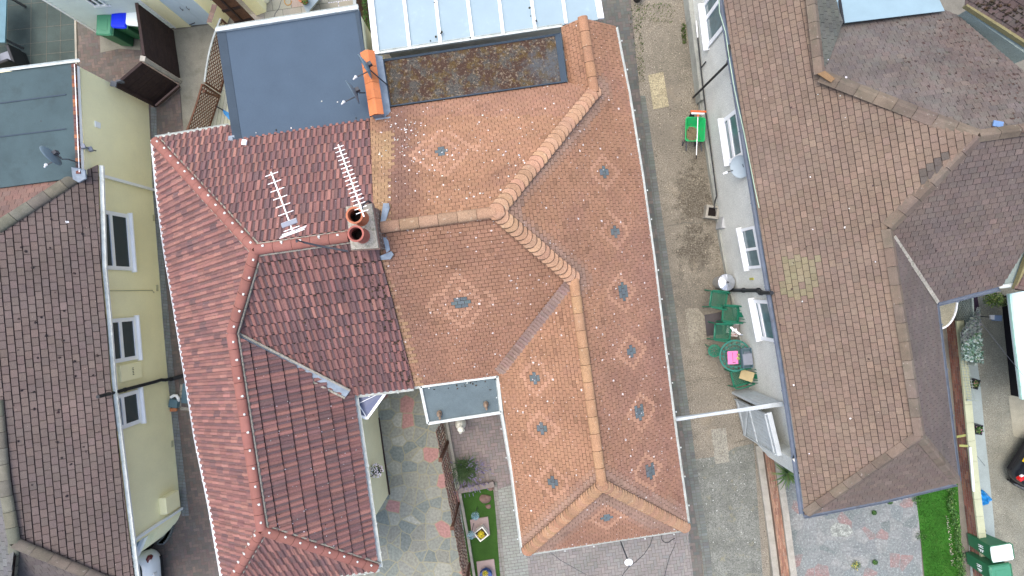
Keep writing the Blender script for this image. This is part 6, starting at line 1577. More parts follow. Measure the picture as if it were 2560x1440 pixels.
# flood lights on the cream wall
fl_ = empty('flood_light', 'pair of grey flood lights bracketed on the cream wall below the flat roof', 'lamp', P(215, 370, 2.5))
for (x, y, zz_) in ((208, 366, 2.83), (226, 373, 2.6)):
    m_ = MB(); m_.box(P(x, y, zz_), (.10, .12, .10), R(20), ry=R(25)); m_.build('lamp_head', M['grey_plastic'], fl_, bevel=.01)
m_ = MB(); m_.tube([P(210, 367, 2.8), P(228, 374, 2.56), P(240, 377, 2.42)], .015, 6); m_.build('arm', M['dark_metal'], fl_)
# drain corner in the alley
dr = empty('manhole_cover', 'dark rectangular manhole cover in a mossy cement surround in the alley', 'manhole cover', P(466, 985, 0))
m_ = MB(); m_.box(P(466, 984, .018), (.28, .62, .02), R(-5)); m_.build('cover', M['teal_metal'], dr)
m_ = MB(); m_.box(P(452, 990, .014), (.08, .75, .024), R(-5)); m_.box(P(463, 1022, .014), (.32, .1, .024), R(-5)); m_.build('surround', M['mortar'], dr)
m_ = MB(); m_.box(P(436, 1008, .10), (.27, .26, .16), R(-8)); tag(m_.build('drain_box', M['teal_metal'], bevel=.01), 'blue-grey square drain box against the cream wall', 'drain')
m_ = MB(); m_.tube([P(427, 993, .2), P(434, 989, .22), P(441, 989, .22), P(446, 996, .18), P(446, 1002, .1)], .045, 8); tag(m_.build('drain_bend', M['white_upvc']), 'white plastic drain bend beside the blue-grey drain box', 'pipe')
m_ = MB(); m_.box(P(434, 1024, .06), (.2, .1, .07), R(4)); tag(m_.build('brick', M['orange_cap']), 'single orange brick below the drain box in the alley', 'brick')
m_ = MB()
for k in range(13):
    t = k / 12; a = R(-60 + 115 * t - 20); q = P(368 + 62 * math.sin(R(35 + 55 * (1 - t))), 1300 + 68 * math.cos(R(35 + 55 * (1 - t))) , .05)
    m_.box((q.x, q.y, .06), (.2, .1, .12), R(-35 - 55 * t + 90), jitc((.14, .155, .155), .12))
tag(m_.build('bay_edging', M['block']), 'curved row of grey edging blocks round the cream house bay', 'edging')

# ================================================================== front gardens
hb_ = empty('hanging_basket', 'hanging basket of white and pink flowers on the cream bay wall', 'hanging basket', P(942, 1176, 1.4))
c = P(941, 1176, 1.45); m_ = MB(); leafball(m_, c, .19, 520, .05, [(.012, .045, .018), (.02, .07, .02), (.01, .03, .012)], .9, .3); m_.build('foliage', M['leaf_green'], hb_)
m_ = MB()
for k in range(120):
    v = Vector((random.gauss(0, 1), random.gauss(0, 1), abs(random.gauss(0, 1)))).normalized(); q = c + v * .20; m_.lathe([(.001, .012), (.018, .0), (.001, -.006)], q, 6, jitc(random.choice([(.85, .80, .80), (.85, .84, .80), (.8, .62, .66)]), .05))
tag(m_.build('flowers', M['petal'], hb_), kind='stuff')
m_ = MB(); m_.tube([P(921, 1193, 1.75), P(930, 1190, 1.75), P(941, 1178, 1.7)], .012, 6); m_.build('bracket', M['dark_metal'], hb_)
# split-rail fence of weathered brown laths
fz_ = empty('lath_fence', 'weathered brown lath trellis fence between the crazy paving and the block paved front', 'fence', P(1140, 1240, 0))
FB = [P(1107, 1046, 0), P(1126, 1150, 0), P(1146, 1258, 0), P(1162, 1345, 0), P(1182, 1470, 0)]
def flerp(t):
    t *= len(FB) - 1; i = min(int(t), len(FB) - 2); return FB[i].lerp(FB[i + 1], t - i)
m_ = MB(); nl = 15
for j in range(nl):
    z = .12 + 1.38 * j / (nl - 1)
    for k in range(22):
        t0, t1 = k / 22, (k + 1) / 22
        if random.random() < .07: continue
        o = Vector(((.012 if (k + j) % 2 else -.012) + random.uniform(-.006, .006), 0, random.uniform(-.012, .012))); zz = z + .03 * math.sin(t0 * 9)
        m_.beam(flerp(t0) + Vector((0, 0, zz)) + o, flerp(t1 - .004) + Vector((0, 0, zz)) + o, .018, .042, jitc(random.choice([(.14, .085, .065), (.11, .07, .055), (.18, .12, .09)]), .2))
m_.build('laths', mk('weathered_lath', attr=True, var=.2, fine=.2), fz_)
m_ = MB()
for k in range(45):
    p = flerp((k + .5) / 45); m_.beam(p + Vector((0, 0, .06)), p + Vector((0, 0, 1.52)), .018, .018)
m_.build('uprights', M['wood_brown'], fz_)
for k, (x, y, h) in enumerate(((1120, 1104, 1.78), (1146, 1258, 1.75), (1174, 1408, 1.75))):
    m_ = MB(); q = P(x, y, 0); m_.beam(q, q + Vector((0, 0, h)), .085, .085); m_.box(q + Vector((0, 0, h + .02)), (.11, .11, .04)); m_.build('post', M['wood_brown'], fz_)
m_ = MB()
for a, b in zip(FB[:-1], FB[1:]): m_.beam(a + Vector((.12, 0, .05)), b + Vector((.12, 0, .05)), .08, .12)
tag(m_.build('kerb', M['concrete_post']), kind='structure'); 
# white ornament beside the porch
wo = empty('garden_ornament', 'white sculpted garden ornament with two raised points beside the porch', 'ornament', P(1155, 1060, 0))
p = P(1153, 1056, 0); m_ = MB(); m_.lathe([(.001, 0), (.16, 0), (.19, .12), (.17, .28), (.13, .42), (.10, .52), (.001, .56)], p, 20, sx=.9, sy=1.0); m_.build('body', M['white_glaze'], wo, smooth=True)
m_ = MB(); m_.lathe([(.001, -.1), (.08, -.07), (.105, 0), (.08, .08), (.001, .1)], p + Vector((.04, -.05, .62)), 16); m_.build('head', M['white_glaze'], wo, smooth=True)
for dx, dy in ((.10, -.04), (.0, -.12)):
    m_ = MB(); m_.lathe([(.05, 0), (.03, .08), (.001, .14)], p + Vector((.04 + dx * .8, -.05 + dy * .8, .64)), 10); m_.build('ear', M['white_glaze'], wo)
# lavender bush
lv = empty('lavender_bush', 'lavender bush with purple flower spikes in the front block paving corner', 'bush', P(1165, 1175, 0))
m_ = MB(); st_ = MB(); fw_ = MB(); c0 = P(1163, 1172, 0)
for k in range(700):
    a = random.uniform(0, 6.28); el = random.uniform(.25, 1.3); l_ = random.uniform(.25, .5); dr_ = Vector((math.cos(a) * math.cos(el), math.sin(a) * math.cos(el), math.sin(el))); b = c0 + Vector((random.gauss(0, .12), random.gauss(0, .12), 0)); s_ = dr_.cross(Vector((0, 0, 1))).normalized() * .007
    m_.poly((b - s_, b + s_, b + dr_ * l_ + s_ * .3, b + dr_ * l_ - s_ * .3), jitc(random.choice([(.07, .13, .045), (.10, .16, .07), (.05, .10, .035)]), .25))
for k in range(120):
    a = random.gauss(-.35, 1.0); el = random.uniform(.35, 1.1); l_ = random.uniform(.55, .85); dr_ = Vector((math.cos(a) * math.cos(el), math.sin(a) * math.cos(el), math.sin(el))); b = c0 + Vector((random.gauss(0, .1), random.gauss(0, .1), 0)); t_ = b + dr_ * l_; s_ = dr_.cross(Vector((0, 0, 1))).normalized()
    st_.poly((b - s_ * .003, b + s_ * .003, t_), (.10, .14, .08))
    fw_.beam(t_ - dr_ * .05, t_ + dr_ * .05, .016, .016, jitc(random.choice([(.17, .15, .24), (.20, .18, .27), (.13, .11, .19)]), .2))
m_.build('foliage', M['leaf_green'], lv); st_.build('stems', M['leaf_green'], lv); tag(fw_.build('flower_spikes', M['petal'], lv), kind='stuff')
# bed edging wall across the turf head
m_ = MB(); m_.beam(P(1146, 1227, .09), P(1236, 1210, .09), .13, .18); 
for k in range(7): m_.box(P(1154 + 12.5 * k, 1224 - 2.5 * k, .17), (.14, .12, .05), R(11), jitc((.25, .21, .19), .12))
tag(m_.build('edging_wall', mk('edging_block', (.22, .19, .17), fine=.2)), 'low block edging wall across the head of the artificial turf', 'edging')
for (x, y, r_, lb) in ((1227, 1221, .10, 'small reddish rock at the corner of the turf bed'), (1213, 1246, .2, 'large brown slate boulder lying on the artificial turf'), (1221, 1266, .10, 'pointed brown rock below the large boulder on the turf')):
    m_ = MB(); n_ = 9; rings = []
    for i in range(5):
        ph = i / 4 * math.pi / 2; rings.append([m_.V(P(x, y, .02) + Vector((r_ * math.cos(ph) * math.cos(a) * random.uniform(.8, 1.2), r_ * math.cos(ph) * math.sin(a) * .75 * random.uniform(.8, 1.2), r_ * .6 * math.sin(ph)))) for a in [2 * math.pi * k / n_ for k in range(n_)]])
    for a, b in zip(rings[:-1], rings[1:]):
        for k in range(n_): m_.F((a[k], a[(k + 1) % n_], b[(k + 1) % n_], b[k]))
    tag(m_.build('rock', M['stone']), lb, 'rock')
def slab_(pts, lb):
    m_ = MB(); m_.slab([P(x, y, .06) for x, y in pts], .05); return tag(m_.build('paving_slab', M['slab_pink'], bevel=.006), lb, 'slab')
slab_([(1175, 1300), (1220, 1292), (1225, 1338), (1180, 1346)], 'pinkish paving slab under the square planter')
slab_([(1191, 1405), (1235, 1398), (1242, 1452), (1197, 1458)], 'pinkish paving slab under the blue glazed pot')
def alliumball(x, y, z, base, lb):
    e = empty('ornamental_ball', lb, 'garden ornament', P(*base, 0), 'metal ball stakes'); c = P(x, y, z); m_ = MB()
    for k in range(130):
        v = Vector((random.gauss(0, 1), random.gauss(0, 1), random.gauss(0, 1))).normalized(); a = v.cross(Vector((random.random(), random.random(), 1))).normalized(); q = c + v * .125; b = v.cross(a)
        m_.poly((q - a * .028, q - b * .012, q + a * .028, q + b * .012), jitc(random.choice([(.20, .34, .38), (.12, .24, .28), (.32, .44, .46)]), .2))
        if k % 2: m_.beam(c + v * .02, c + v * .12, .004, .004, (.15, .25, .28))
    m_.build('ball', M['petal'], e); m_ = MB(); m_.tube([P(*base, 0), c], .01, 6); m_.build('stake', M['dark_metal'], e)
alliumball(1188, 1290, .9, (1193, 1268), 'blue-green openwork ball on a stake, nearer the boulder')
alliumball(1177, 1338, .75, (1185, 1306), 'blue-green openwork ball on a stake, nearer the fence')
def planter_sq(x, y, z, w_, rz, lb, mat, cols, n_, h, leaf=None):
    e = empty('planter', lb, 'planter', P(x, y, 0)); m_ = MB(); c = P(x, y, z); w0 = w_ * .72
    lo = []; 
    def sq(w__, zz): return [Vector((c.x, c.y, 0)) + Matrix.Rotation(rz, 3, 'Z') @ Vector((sx * w__ / 2, sy * w__ / 2, 0)) + Vector((0, 0, zz)) for sx, sy in ((-1, -1), (1, -1), (1, 1), (-1, 1))]
    A_, B_, C_, D_ = [[m_.V(p) for p in q] for q in (sq(w0, .06), sq(w_, z), sq(w_ * .86, z), sq(w_ * .8, z - .06))]
    for X, Y in ((A_, B_), (B_, C_), (C_, D_)):
        for i in range(4): m_.F((X[i], X[(i + 1) % 4], Y[(i + 1) % 4], Y[i]))
    m_.F(A_[::-1]); m_.build('pot', M[mat], e)
    m_ = MB(); m_.poly(sq(w_ * .82, z - .05)); m_.build('soil', M['soil'], e)
    m_ = MB(); leafball(m_, Vector((c.x, c.y, z + .02)), w_ * .36, n_, .055, cols, .5, .2); m_.build('flowers', M['petal'], e); return e
YL = [(.62, .50, .02), (.55, .42, .02), (.68, .58, .05), (.2, .22, .03)]
planter_sq(1203, 1336, .42, .34, R(38), 'square cream planter full of yellow flowers on the turf', 'white_glaze', YL, 330, .4)
bp_ = empty('flower_pot', 'round blue glazed pot of yellow flowers at the bottom edge', 'flower pot', P(1217, 1430, 0))
m_ = MB(); m_.lathe([(.001, .06), (.13, .06), (.20, .25), (.19, .40), (.205, .42), (.175, .42), (.165, .36), (.001, .36)], P(1216, 1425, 0), 28); m_.build('pot', M['blue_glaze'], bp_, smooth=False)
m_ = MB(); leafball(m_, P(1213, 1434, .46), .11, 190, .05, YL, .5, .2); m_.build('flowers', M['petal'], bp_)
# ---- divider wall of the right-hand drive
dw = empty('drive_wall', 'low brick divider wall with concrete edges beside the right-hand drive', 'wall', P(1925, 1280, 0))
D0 = [P(1902, 1112, 0), P(1926, 1280, 0), P(1948, 1450, 0), P(1955, 1500, 0)]; 
m_ = MB()
for a, b in zip(D0[:-1], D0[1:]):
    q = [a + Vector((0, 0, .20)), b + Vector((0, 0, .20)), b + Vector((.26, 0, .20)), a + Vector((.26, 0, .20))]; m_.prism([Vector((p.x, p.y, 0)) for p in q], 0, .20, (.16, .11, .08)); flatblocks(m_, [up(p, .002) for p in q], b - a, .22, .036, lambda c: jitc(random.choice([(.30, .165, .105), (.24, .12, .08), (.34, .21, .14)]), .15), 'bond', gap=.004, lift=.004)
m_.build('brickwork', M['brick'], dw)
m_ = MB()
for a, b in zip(D0[:-1], D0[1:]):
    m_.beam(a + Vector((-.11, 0, .05)), b + Vector((-.11, 0, .05)), .20, .1); m_.beam(a + Vector((.37, 0, .13)), b + Vector((.37, 0, .13)), .20, .26)
m_.build('concrete_edge', M['concrete_post'], dw)
def yucca(x, y, z, n_, l_, lb, cols, nm='yucca', spread=(.15, 1.2), wd=.025):
    e = empty(nm, lb, 'plant', P(x, y, 0)); m_ = MB(); c = P(x, y, z)
    for k in range(n_):
        a = 2 * math.pi * k / n_ + random.uniform(-.2, .2); el = random.uniform(*spread); L2 = l_ * random.uniform(.7, 1.1); h = Vector((math.cos(a), math.sin(a), 0)); s_ = Vector((-h.y, h.x, 0)); prev = None; cc = jitc(random.choice(cols), .2)
        for i in range(6):
            t = i / 5; q = c + h * (L2 * t * math.cos(el)) + Vector((0, 0, L2 * t * math.sin(el) - .45 * L2 * t * t)); w_ = wd * (1 - t) ** .6 * (.5 + min(1, t * 4) * .5) + .001
            cur = (m_.V(q - s_ * w_), m_.V(q + Vector((0, 0, -.006))), m_.V(q + s_ * w_))
            if prev:
                m_.F((prev[0], prev[1], cur[1], cur[0]), cc); m_.F((prev[1], prev[2], cur[2], cur[1]), tuple(x_ * .9 for x_ in cc))
            prev = cur
    m_.build('leaves', M['leaf_green'], e); m_ = MB(); m_.tube([P(x, y, 0), c], [.06, .045], 10); m_.build('stem', M['wood_brown'], e)
yucca(1968, 1182, .55, 58, .62, 'spiky pale green yucca beside the grey pebbledash corner', [(.12, .20, .06), (.17, .24, .09), (.08, .15, .05)])
# ---- boundary wall right
bw_ = empty('boundary_wall', 'long red brick boundary wall with a pale cream coping on the right', 'wall', P(2400, 1200, 0))
W0 = [P(2364, 800, 0), P(2380, 960, 0), P(2392, 1093, 0), P(2402, 1193, 0), P(2422, 1360, 0), P(2440, 1500, 0)]; WH = .40
m_ = MB(); cpn_ = MB()
for a, b in zip(W0[:-1], W0[1:]):
    d = (b - a).normalized(); n = Vector((-d.y, d.x, 0)); n = n if n.x > 0 else -n
    m_.prism([a + n * .012, b + n * .012, b + n * .2, a + n * .2], 0, WH, (.22, .19, .16))
    flatblocks(m_, [a + n * .01, b + n * .01, b + n * .01 + Vector((0, 0, WH)), a + n * .01 + Vector((0, 0, WH))], d, .225, .075, lambda c: jitc(random.choice([(.22, .09, .065), (.26, .12, .085), (.17, .08, .065), (.30, .15, .10)]), .15), 'bond', gap=.006, lift=.003)
    L_ = (b - a).length; k_ = max(1, round(L_ / .6))
    for k in range(k_):
        p, q = a.lerp(b, k / k_) + d * .004, a.lerp(b, (k + 1) / k_) - d * .004; cpn_.prism([p - n * .03, q - n * .03, q + n * .20, p + n * .20], WH + .002, WH + .06)
m_.build('brickwork', M['brick'], bw_); cpn_.build('coping', mk('cream_coping', (.40, .42, .28), var=.08, fine=.12, stains=[((.33, .36, .27), 5, .55, .7, .5)]), bw_)
# plants along the lawn edge
sv = MB()
for k in range(46):
    t = k / 45; x = 2374 + 34 * t + random.uniform(-8, 8); y = 1218 + 230 * t; leafball(sv, P(x, y, .12), random.uniform(.06, .14), 40, .06, [(.05, .14, .03), (.08, .18, .04), (.04, .10, .03), (.12, .2, .06)], .8, .2)
tag(sv.build('border_plants', M['leaf_green']), 'leafy green border plants along the foot of the brick boundary wall', 'plants', kind='stuff')
sv = MB()
for k in range(60):
    t = random.random(); leafball(sv, P(2368 + 16 * t + random.uniform(-4, 4), 1290 + 125 * t, .08), .022, 4, .03, [(.55, .45, .40), (.6, .55, .5), (.5, .35, .3)], .6, .2)
tag(sv.build('fallen_petals', M['petal']), 'line of pale pink petals along the lawn', 'petals', kind='stuff')
for (x, y, r_, lb, cols) in ((2292, 1250, .16, 'small green shrub at the top corner of the lawn', GRN), (2304, 1340, .18, 'bushy green weed clump at the left edge of the lawn', GRN), (2140, 1413, .16, 'flowering weed clump with yellow heads in the old crazy paving', GRN + [(.6, .5, .05)] * 2), (2188, 1406, .09, 'small green weed tuft right of the yellow weed in the crazy paving', GRN), (2225, 1255, .09, 'small green weed under the front gutter of the grey house', GRN), (2186, 1282, .08, 'tiny green weed in the middle of the crazy paving', GRN)):
    m_ = MB(); leafball(m_, P(x, y, .06), r_, 170, .05, cols, .5, .2); tag(m_.build('weed_clump', M['leaf_green']), lb, 'plant')
# bay bed with white rim, grey trellis, ivy screen
bb_ = empty('bay_roof', 'half-round gravel topped bay roof with a white rim beside the grey trellis', 'bay roof', P(2365, 790, 0)); zb = .7
pts = [P(2345, 757, zb), P(2392, 745, zb)] + [P(2345 + 46 * math.cos(R(a)), 752 + 70 * math.sin(R(a)), zb) for a in (8, 20, 32, 44, 56, 68, 80)] + [P(2352, 822, zb)]
m_ = MB(); m_.slab(pts, .1); bo_ = m_.build('gravel_top', mk('gravel_felt', (.30, .28, .20), fine=.5, fs=50, var=.2, bump=.8), bb_)
m_ = MB()
for a, b in zip(pts[1:-1], pts[2:]): m_.beam(up(a, -.01), up(b, -.01), .05, .10)
m_.build('rim', M['white_upvc'], bb_); m_ = MB(); m_.prism([Vector((p.x, p.y, 0)) + (Vector((-.05, .05, 0))) for p in pts], 0, zb - .1); m_.build('bay_wall', M['pebbledash_green'], bb_)
M['trellis_grey'] = mk('grey_green_trellis', (.26, .31, .28), var=.2, fine=.1)
gt2 = empty('trellis', 'grey-green square lattice trellis standing beyond the half-round bay roof', 'trellis', P(2420, 790, 0))
a, b = P(2388, 738, .1), P(2396, 905, .1)
m_ = MB(); L_ = (b - a).length; d = (b - a).normalized(); Hh = .62
lattice(m_, [a, b, b + Vector((0.0, 0, Hh)), a + Vector((0.0, 0, Hh))], 16, 7, .035, .015); m_.build('lattice', M['trellis_grey'], gt2)
m_ = MB(); m_.beam(a + Vector((0, 0, Hh)), b + Vector((0, 0, Hh)), .05, .04); m_.beam(a, a + Vector((0, 0, Hh)), .06, .06); m_.beam(b, b + Vector((0, 0, Hh)), .06, .06); m_.build('frame', M['trellis_grey'], gt2)
m_ = MB(); m_.poly([P(2396, 748, .02), P(2444, 742, .02), P(2448, 770, .02), P(2402, 838, .02), P(2390, 838, .02)]); tag(m_.build('trellis_bed', mk('dark_bed', (.035, .02, .035), fine=.3)), kind='structure')  # flat dark purple polygon on the ground beside the trellis
iv = empty('ivy_screen', 'grey-green leafy ivy screen leaning beside the trellis', 'screen', P(2425, 870, 0)); m_ = MB()
q4 = [P(2404, 832, .9), P(2448, 768, .9), P(2456, 908, .8), P(2408, 900, .8)]
for k in range(1500):
    u_, v_ = random.random(), random.random(); q = q4[0].lerp(q4[1], u_).lerp(q4[3].lerp(q4[2], u_), v_) + Vector((0, 0, random.uniform(-.04, .06))); a = Vector((random.gauss(0, 1), random.gauss(0, 1), random.gauss(0, .5))).normalized() * .045; b = Vector((-a.y, a.x, random.uniform(-.02, .02))) * .6
    m_.poly((q - a, q + b, q + a, q - b), jitc(random.choice([(.10, .17, .14), (.06, .12, .09), (.20, .28, .25), (.05, .10, .05), (.30, .36, .34)] if v_ > .4 else [(.09, .10, .11), (.11, .14, .13), (.08, .11, .10)]), .25))
m_.build('leaves', M['leaf_green'], iv); m_ = MB(); lattice(m_, [p - Vector((0, 0, .05)) for p in q4], 5, 8, .02, .015); m_.build('lattice', M['trellis_grey'], iv)
gr = empty('metal_grille', 'thin grey wire grille fixed on the boundary wall below the trellis', 'grille', P(2410, 950, .7)); m_ = MB()
a, b = P(2400, 900, .52), P(2417, 1000, .52)
for k in range(15): q = a.lerp(b, k / 14); m_.tube([q, q + Vector((.27, -.02, .02))], .008, 5)
for k in range(3): m_.tube([a + Vector((.03 + .1 * k, 0, .01)), b + Vector((.03 + .1 * k, 0, .01))], .008, 5)
m_.beam(a.lerp(b, 1), a.lerp(b, 1) + Vector((.36, -.02, .0)), .04, .03)
m_.build('wires', M['trellis_grey'], gr)
def trough(x, y, rz, lb, plants):
    e = empty('planter', lb, 'planter', P(x, y, 0)); m_ = MB(); c = P(x, y, .38)
    for dx, dy, sx, sy in ((0, .14, .46, .03), (0, -.14, .46, .03), (-.215, 0, .03, .28), (.215, 0, .03, .28)):
        o = Matrix.Rotation(rz, 3, 'Z') @ Vector((dx, dy, 0)); m_.box((c.x + o.x, c.y + o.y, .2), (sx, sy, .38), rz)
    m_.box((c.x, c.y, .16), (.42, .26, .3), rz); m_.build('trough', M['black_pipe'], e)
    m_ = MB(); o = Matrix.Rotation(rz, 3, 'Z') @ Vector((.1, 0, 0)); leafball(m_, Vector((c.x + o.x, c.y + o.y, .42)), .13, 150, .05, plants, .6, .2); m_.build('plants', M['petal'], e)
trough(2430, 957, R(-18), 'black planter box of mixed plants by the wire grille', GRN + [(.35, .25, .15), (.3, .1, .12)])
trough(2438, 1073, R(-8), 'black planter box with a pink flower, lower of the two by the wall', GRN + [(.6, .25, .35)])
m_ = MB(); leafball(m_, P(2484, 748, .55), .30, 420, .09, [(.16, .24, .05), (.10, .18, .04), (.22, .26, .08), (.07, .12, .03)], .8, .1); leafball(m_, P(2502, 752, .4), .2, 200, .08, [(.10, .14, .05), (.16, .18, .07)], .8, .1)
sh_ = empty('shrub', 'yellow green shrub growing at the corner below the grey house gutter', 'shrub', P(2488, 750, 0)); m_.build('foliage', M['leaf_green'], sh_); m_ = MB(); m_.tube([P(2486, 748, 0), P(2484, 748, .45)], [.03, .015], 6); m_.build('stem', M['wood_brown'], sh_)
gl = empty('garden_lamp', 'small blue-grey wall lamp on a black arm beside the drive', 'lamp', P(2485, 793, 0))
m_ = MB(); q = P(2492, 795, .5); m_.box(q, (.24, .18, .12), R(-3)); m_.build('lamp_head', mk('blue_grey_lamp', (.16, .22, .32), rough=.4, bump=0), gl, bevel=.015); m_ = MB(); m_.box(P(2480, 793, .52), (.12, .14, .06), R(-3)); m_.build('bracket', M['alu'], gl)
m_ = MB(); m_.tube([P(2452, 791, .45), P(2478, 793, .5)], .015, 6); m_.build('arm', M['black_pipe'], gl)
shd = empty('carport', 'white roofed carport with its shadowed side coloured black at the far right edge', 'carport', P(2540, 860, 0))
m_ = MB(); zz = 2.0; m_.slab([P(2524, 735, zz), P(2700, 700, zz), P(2740, 990, zz), P(2556, 998, zz)], .10); m_.build('roof', mk('white_flat_roof', (.62, .74, .72), rough=.5, var=.04, fine=.04, bump=0), shd)
m_ = MB(); q = [P(2502, 740, 0), P(2660, 720, 0), P(2700, 960, 0), P(2527, 988, 0)]; m_.prism(q, 0, zz - .11); m_.build('shaded_side', mk('shadow_black', (.010, .009, .012), bump=0, fine=.05), shd)  # side box coloured near black to paint the shadow under the roof
m_ = MB(); m_.beam(P(2524, 735, zz + .01), P(2556, 998, zz + .01), .06, .06); m_.build('edge_trim', mk('pale_green_trim', (.45, .70, .60), bump=0), shd)
bb2 = MB(); rings = []
for i in range(6):
    ph = i / 5 * math.pi / 2; rings.append([bb2.V(P(2449, 1243, .02) + Vector(((.24 * math.cos(a) + .05 * math.cos(3 * a)) * math.cos(ph) * random.uniform(.85, 1.15), .26 * math.sin(a) * math.cos(ph) * random.uniform(.85, 1.15), .26 * math.sin(ph) * random.uniform(.8, 1.2)))) for a in [2 * math.pi * k / 14 for k in range(14)]])
for a, b in zip(rings[:-1], rings[1:]):
    for k in range(14): bb2.F((a[k], a[(k + 1) % 14], b[(k + 1) % 14], b[k]))
tag(bb2.build('plastic_bag', M['blue_bag']), 'crumpled bright blue plastic bag on the path by the boundary wall', 'bag')
m_ = MB(); m_.beam(P(2425, 1118, .5), P(2434, 1228, .5), .05, .04); tag(m_.build('white_pole', M['white_upvc']), 'long white pole propped along the boundary wall coping', 'pole')
m_ = MB()
for (x, y, a) in ((2392, 1090, .4), (2398, 1112, -.1)):
    for k in range(3): m_.beam(P(x, y + k * 2, .5), P(x + 22, y - 10 * a + k * 2, .6), .02, .006, (.30, .32, .10))
tag(m_.build('reed_leaves', M['leaf_green']), 'yellow reed leaves poking out over the brick boundary wall', 'leaves')
m_ = MB(); m_.tube([P(2418, 1110, .6), P(2462, 1164, .02)], .005, 5); m_.tube([P(2448, 800, 2.2), P(2510, 880, 2.2), P(2600, 990, 2.2)], .005, 5); tag(m_.build('cable', M['dark_metal']), 'thin dark cables slung over the right-hand path and white carport', 'cable')

# ================================================================== cars
def car(label, paint, L_=4.1, W_=1.74, hatch=.62, tail='tail_red', plate='plate_yellow'):
    e = empty('parked_car', label, 'car', (0, 0, 0)); hl, hw = L_ / 2, W_ / 2
    def ring(mb, yr, yf, w_, z, rr=.35, drop=0.0, taper=.0):
        ids = []; n_ = 6; c = [(w_ - rr, yf - rr * 1.3, 0), (-(w_ - rr), yf - rr * 1.3, 90), (-(w_ - rr), yr + rr, 180), (w_ - rr, yr + rr, 270)]
        for cx, cy, a0 in c:
            for k in range(n_ + 1):
                a = R(a0 + 90 * k / n_); x = cx + rr * math.cos(a); y = cy + rr * (1.3 if a0 < 180 else 1) * math.sin(a); x *= 1 - taper * max(0, (y - .5) / hl) ** 2
                ids.append(mb.V((x, y, z - drop * max(0, (y - .75) / (hl - .75)) ** 1.4)))
        return ids
    def loft(mb, rs):
        for a, b in zip(rs[:-1], rs[1:]):
            n_ = len(a)
            for i in range(n_): mb.F((a[i], a[(i + 1) % n_], b[(i + 1) % n_], b[i]))
    m_ = MB(); m_.smooth = True
    rs = [ring(m_, -hl + .12, hl - .1, hw - .08, .2), ring(m_, -hl + .02, hl, hw - .02, .36), ring(m_, -hl, hl - .01, hw, .55, drop=.03, taper=.06), ring(m_, -hl + .03, hl - .06, hw - .005, .72, drop=.10, taper=.08), ring(m_, -hl + .10, hl - .16, hw - .05, .88, drop=.20, taper=.10), ring(m_, -hl + .2, hl - .4, hw - .12, .93, drop=.20, taper=.10)]
    loft(m_, rs); m_.F(rs[-1]); m_.F(rs[0][::-1]); body = m_.build('body', M[paint], e, smooth=True)
    m_ = MB(); g0 = ring(m_, -hl + .22, .98, hw - .11, .925, .3); g1 = ring(m_, -hl + hatch, .32, hw - .27, 1.40, .25); loft(m_, [g0, g1]); m_.build('windows', M['glass'], e)
    m_ = MB(); r1 = ring(m_, -hl + hatch - .02, .34, hw - .26, 1.395, .25); r2 = ring(m_, -hl + hatch + .1, .24, hw - .32, 1.45, .25); loft(m_, [r1, r2]); m_.F(r2); m_.build('roof', M[paint], e, smooth=True)
    for s_ in (-1, 1):
        for (y0, z0, x0, y1, z1, x1) in ((.80, .94, hw - .15, .26, 1.40, hw - .30), (-hl + .36, .94, hw - .16, -hl + hatch + .08, 1.40, hw - .31), (-.35, .94, hw - .105, -.42, 1.40, hw - .265)):
            m_ = MB(); m_.beam((s_ * x0, y0, z0), (s_ * x1, y1, z1), .07, .03, up=(s_, 0, .4)); m_.build('pillar', M[paint], e)
        for y in (-hl + .72, hl - .82):
            m_ = MB(); mt = Matrix.Translation((s_ * (hw - .10), y, .31)) @ Matrix.Rotation(R(90 * s_), 4, 'Y'); m_.lathe([(.001, -.08), (.31, -.08), (.315, .06), (.29, .115), (.20, .115), (.20, .1), (.001, .1)], n=28, m=mt); wh = m_.build('wheel', M['rubber'], e)
            m_ = MB(); m_.lathe([(.20, .105), (.19, .115), (.001, .105)], n=20, m=mt)
            for k in range(5): a = R(72 * k); m_.beam(mt @ Vector((.03 * math.cos(a), .03 * math.sin(a), .118)), mt @ Vector((.18 * math.cos(a), .18 * math.sin(a), .118)), .05, .01, up=(s_, 0, 0))
            m_.build('rim', M['alloy'], wh)
            m_ = MB(); m_.lathe([(.335, .085), (.36, .105), (.385, .085)], n=28, m=mt); m_.build('wheel_arch', M['rubber'], e)
        m_ = MB(); m_.box((s_ * (hw - .15), -hl + .11, .76), (.24, .12, .14), R(-28 * s_), rx=R(-14)); tl_ = m_.build('tail_light', M[tail], e, bevel=.03)
        m_ = MB(); m_.box((s_ * (hw - .19), -hl + .088, .77), (.10, .11, .075), R(-28 * s_), rx=R(-14)); m_.build('lens', M['tail_clear'], tl_, bevel=.02)
        m_ = MB(); m_.box((s_ * (hw - .2), hl - .17, .62), (.3, .16, .12), R(24 * s_)); m_.build('headlight', M['tail_clear'], e, bevel=.03)
        m_ = MB(); m_.box((s_ * (hw + .07), .62, .96), (.16, .10, .12)); m_.build('door_mirror', M[paint], e, bevel=.03)
    m_ = MB(); m_.box((0, -hl + .01, .68), (.50, .03, .11), rx=R(-12)); m_.build('number_plate', M[plate], e)
    m_ = MB(); m_.box((0, -hl + .03, .36), (W_ - .5, .06, .12)); m_.build('bumper_trim', M['rubber'], e, bevel=.02)
    return e
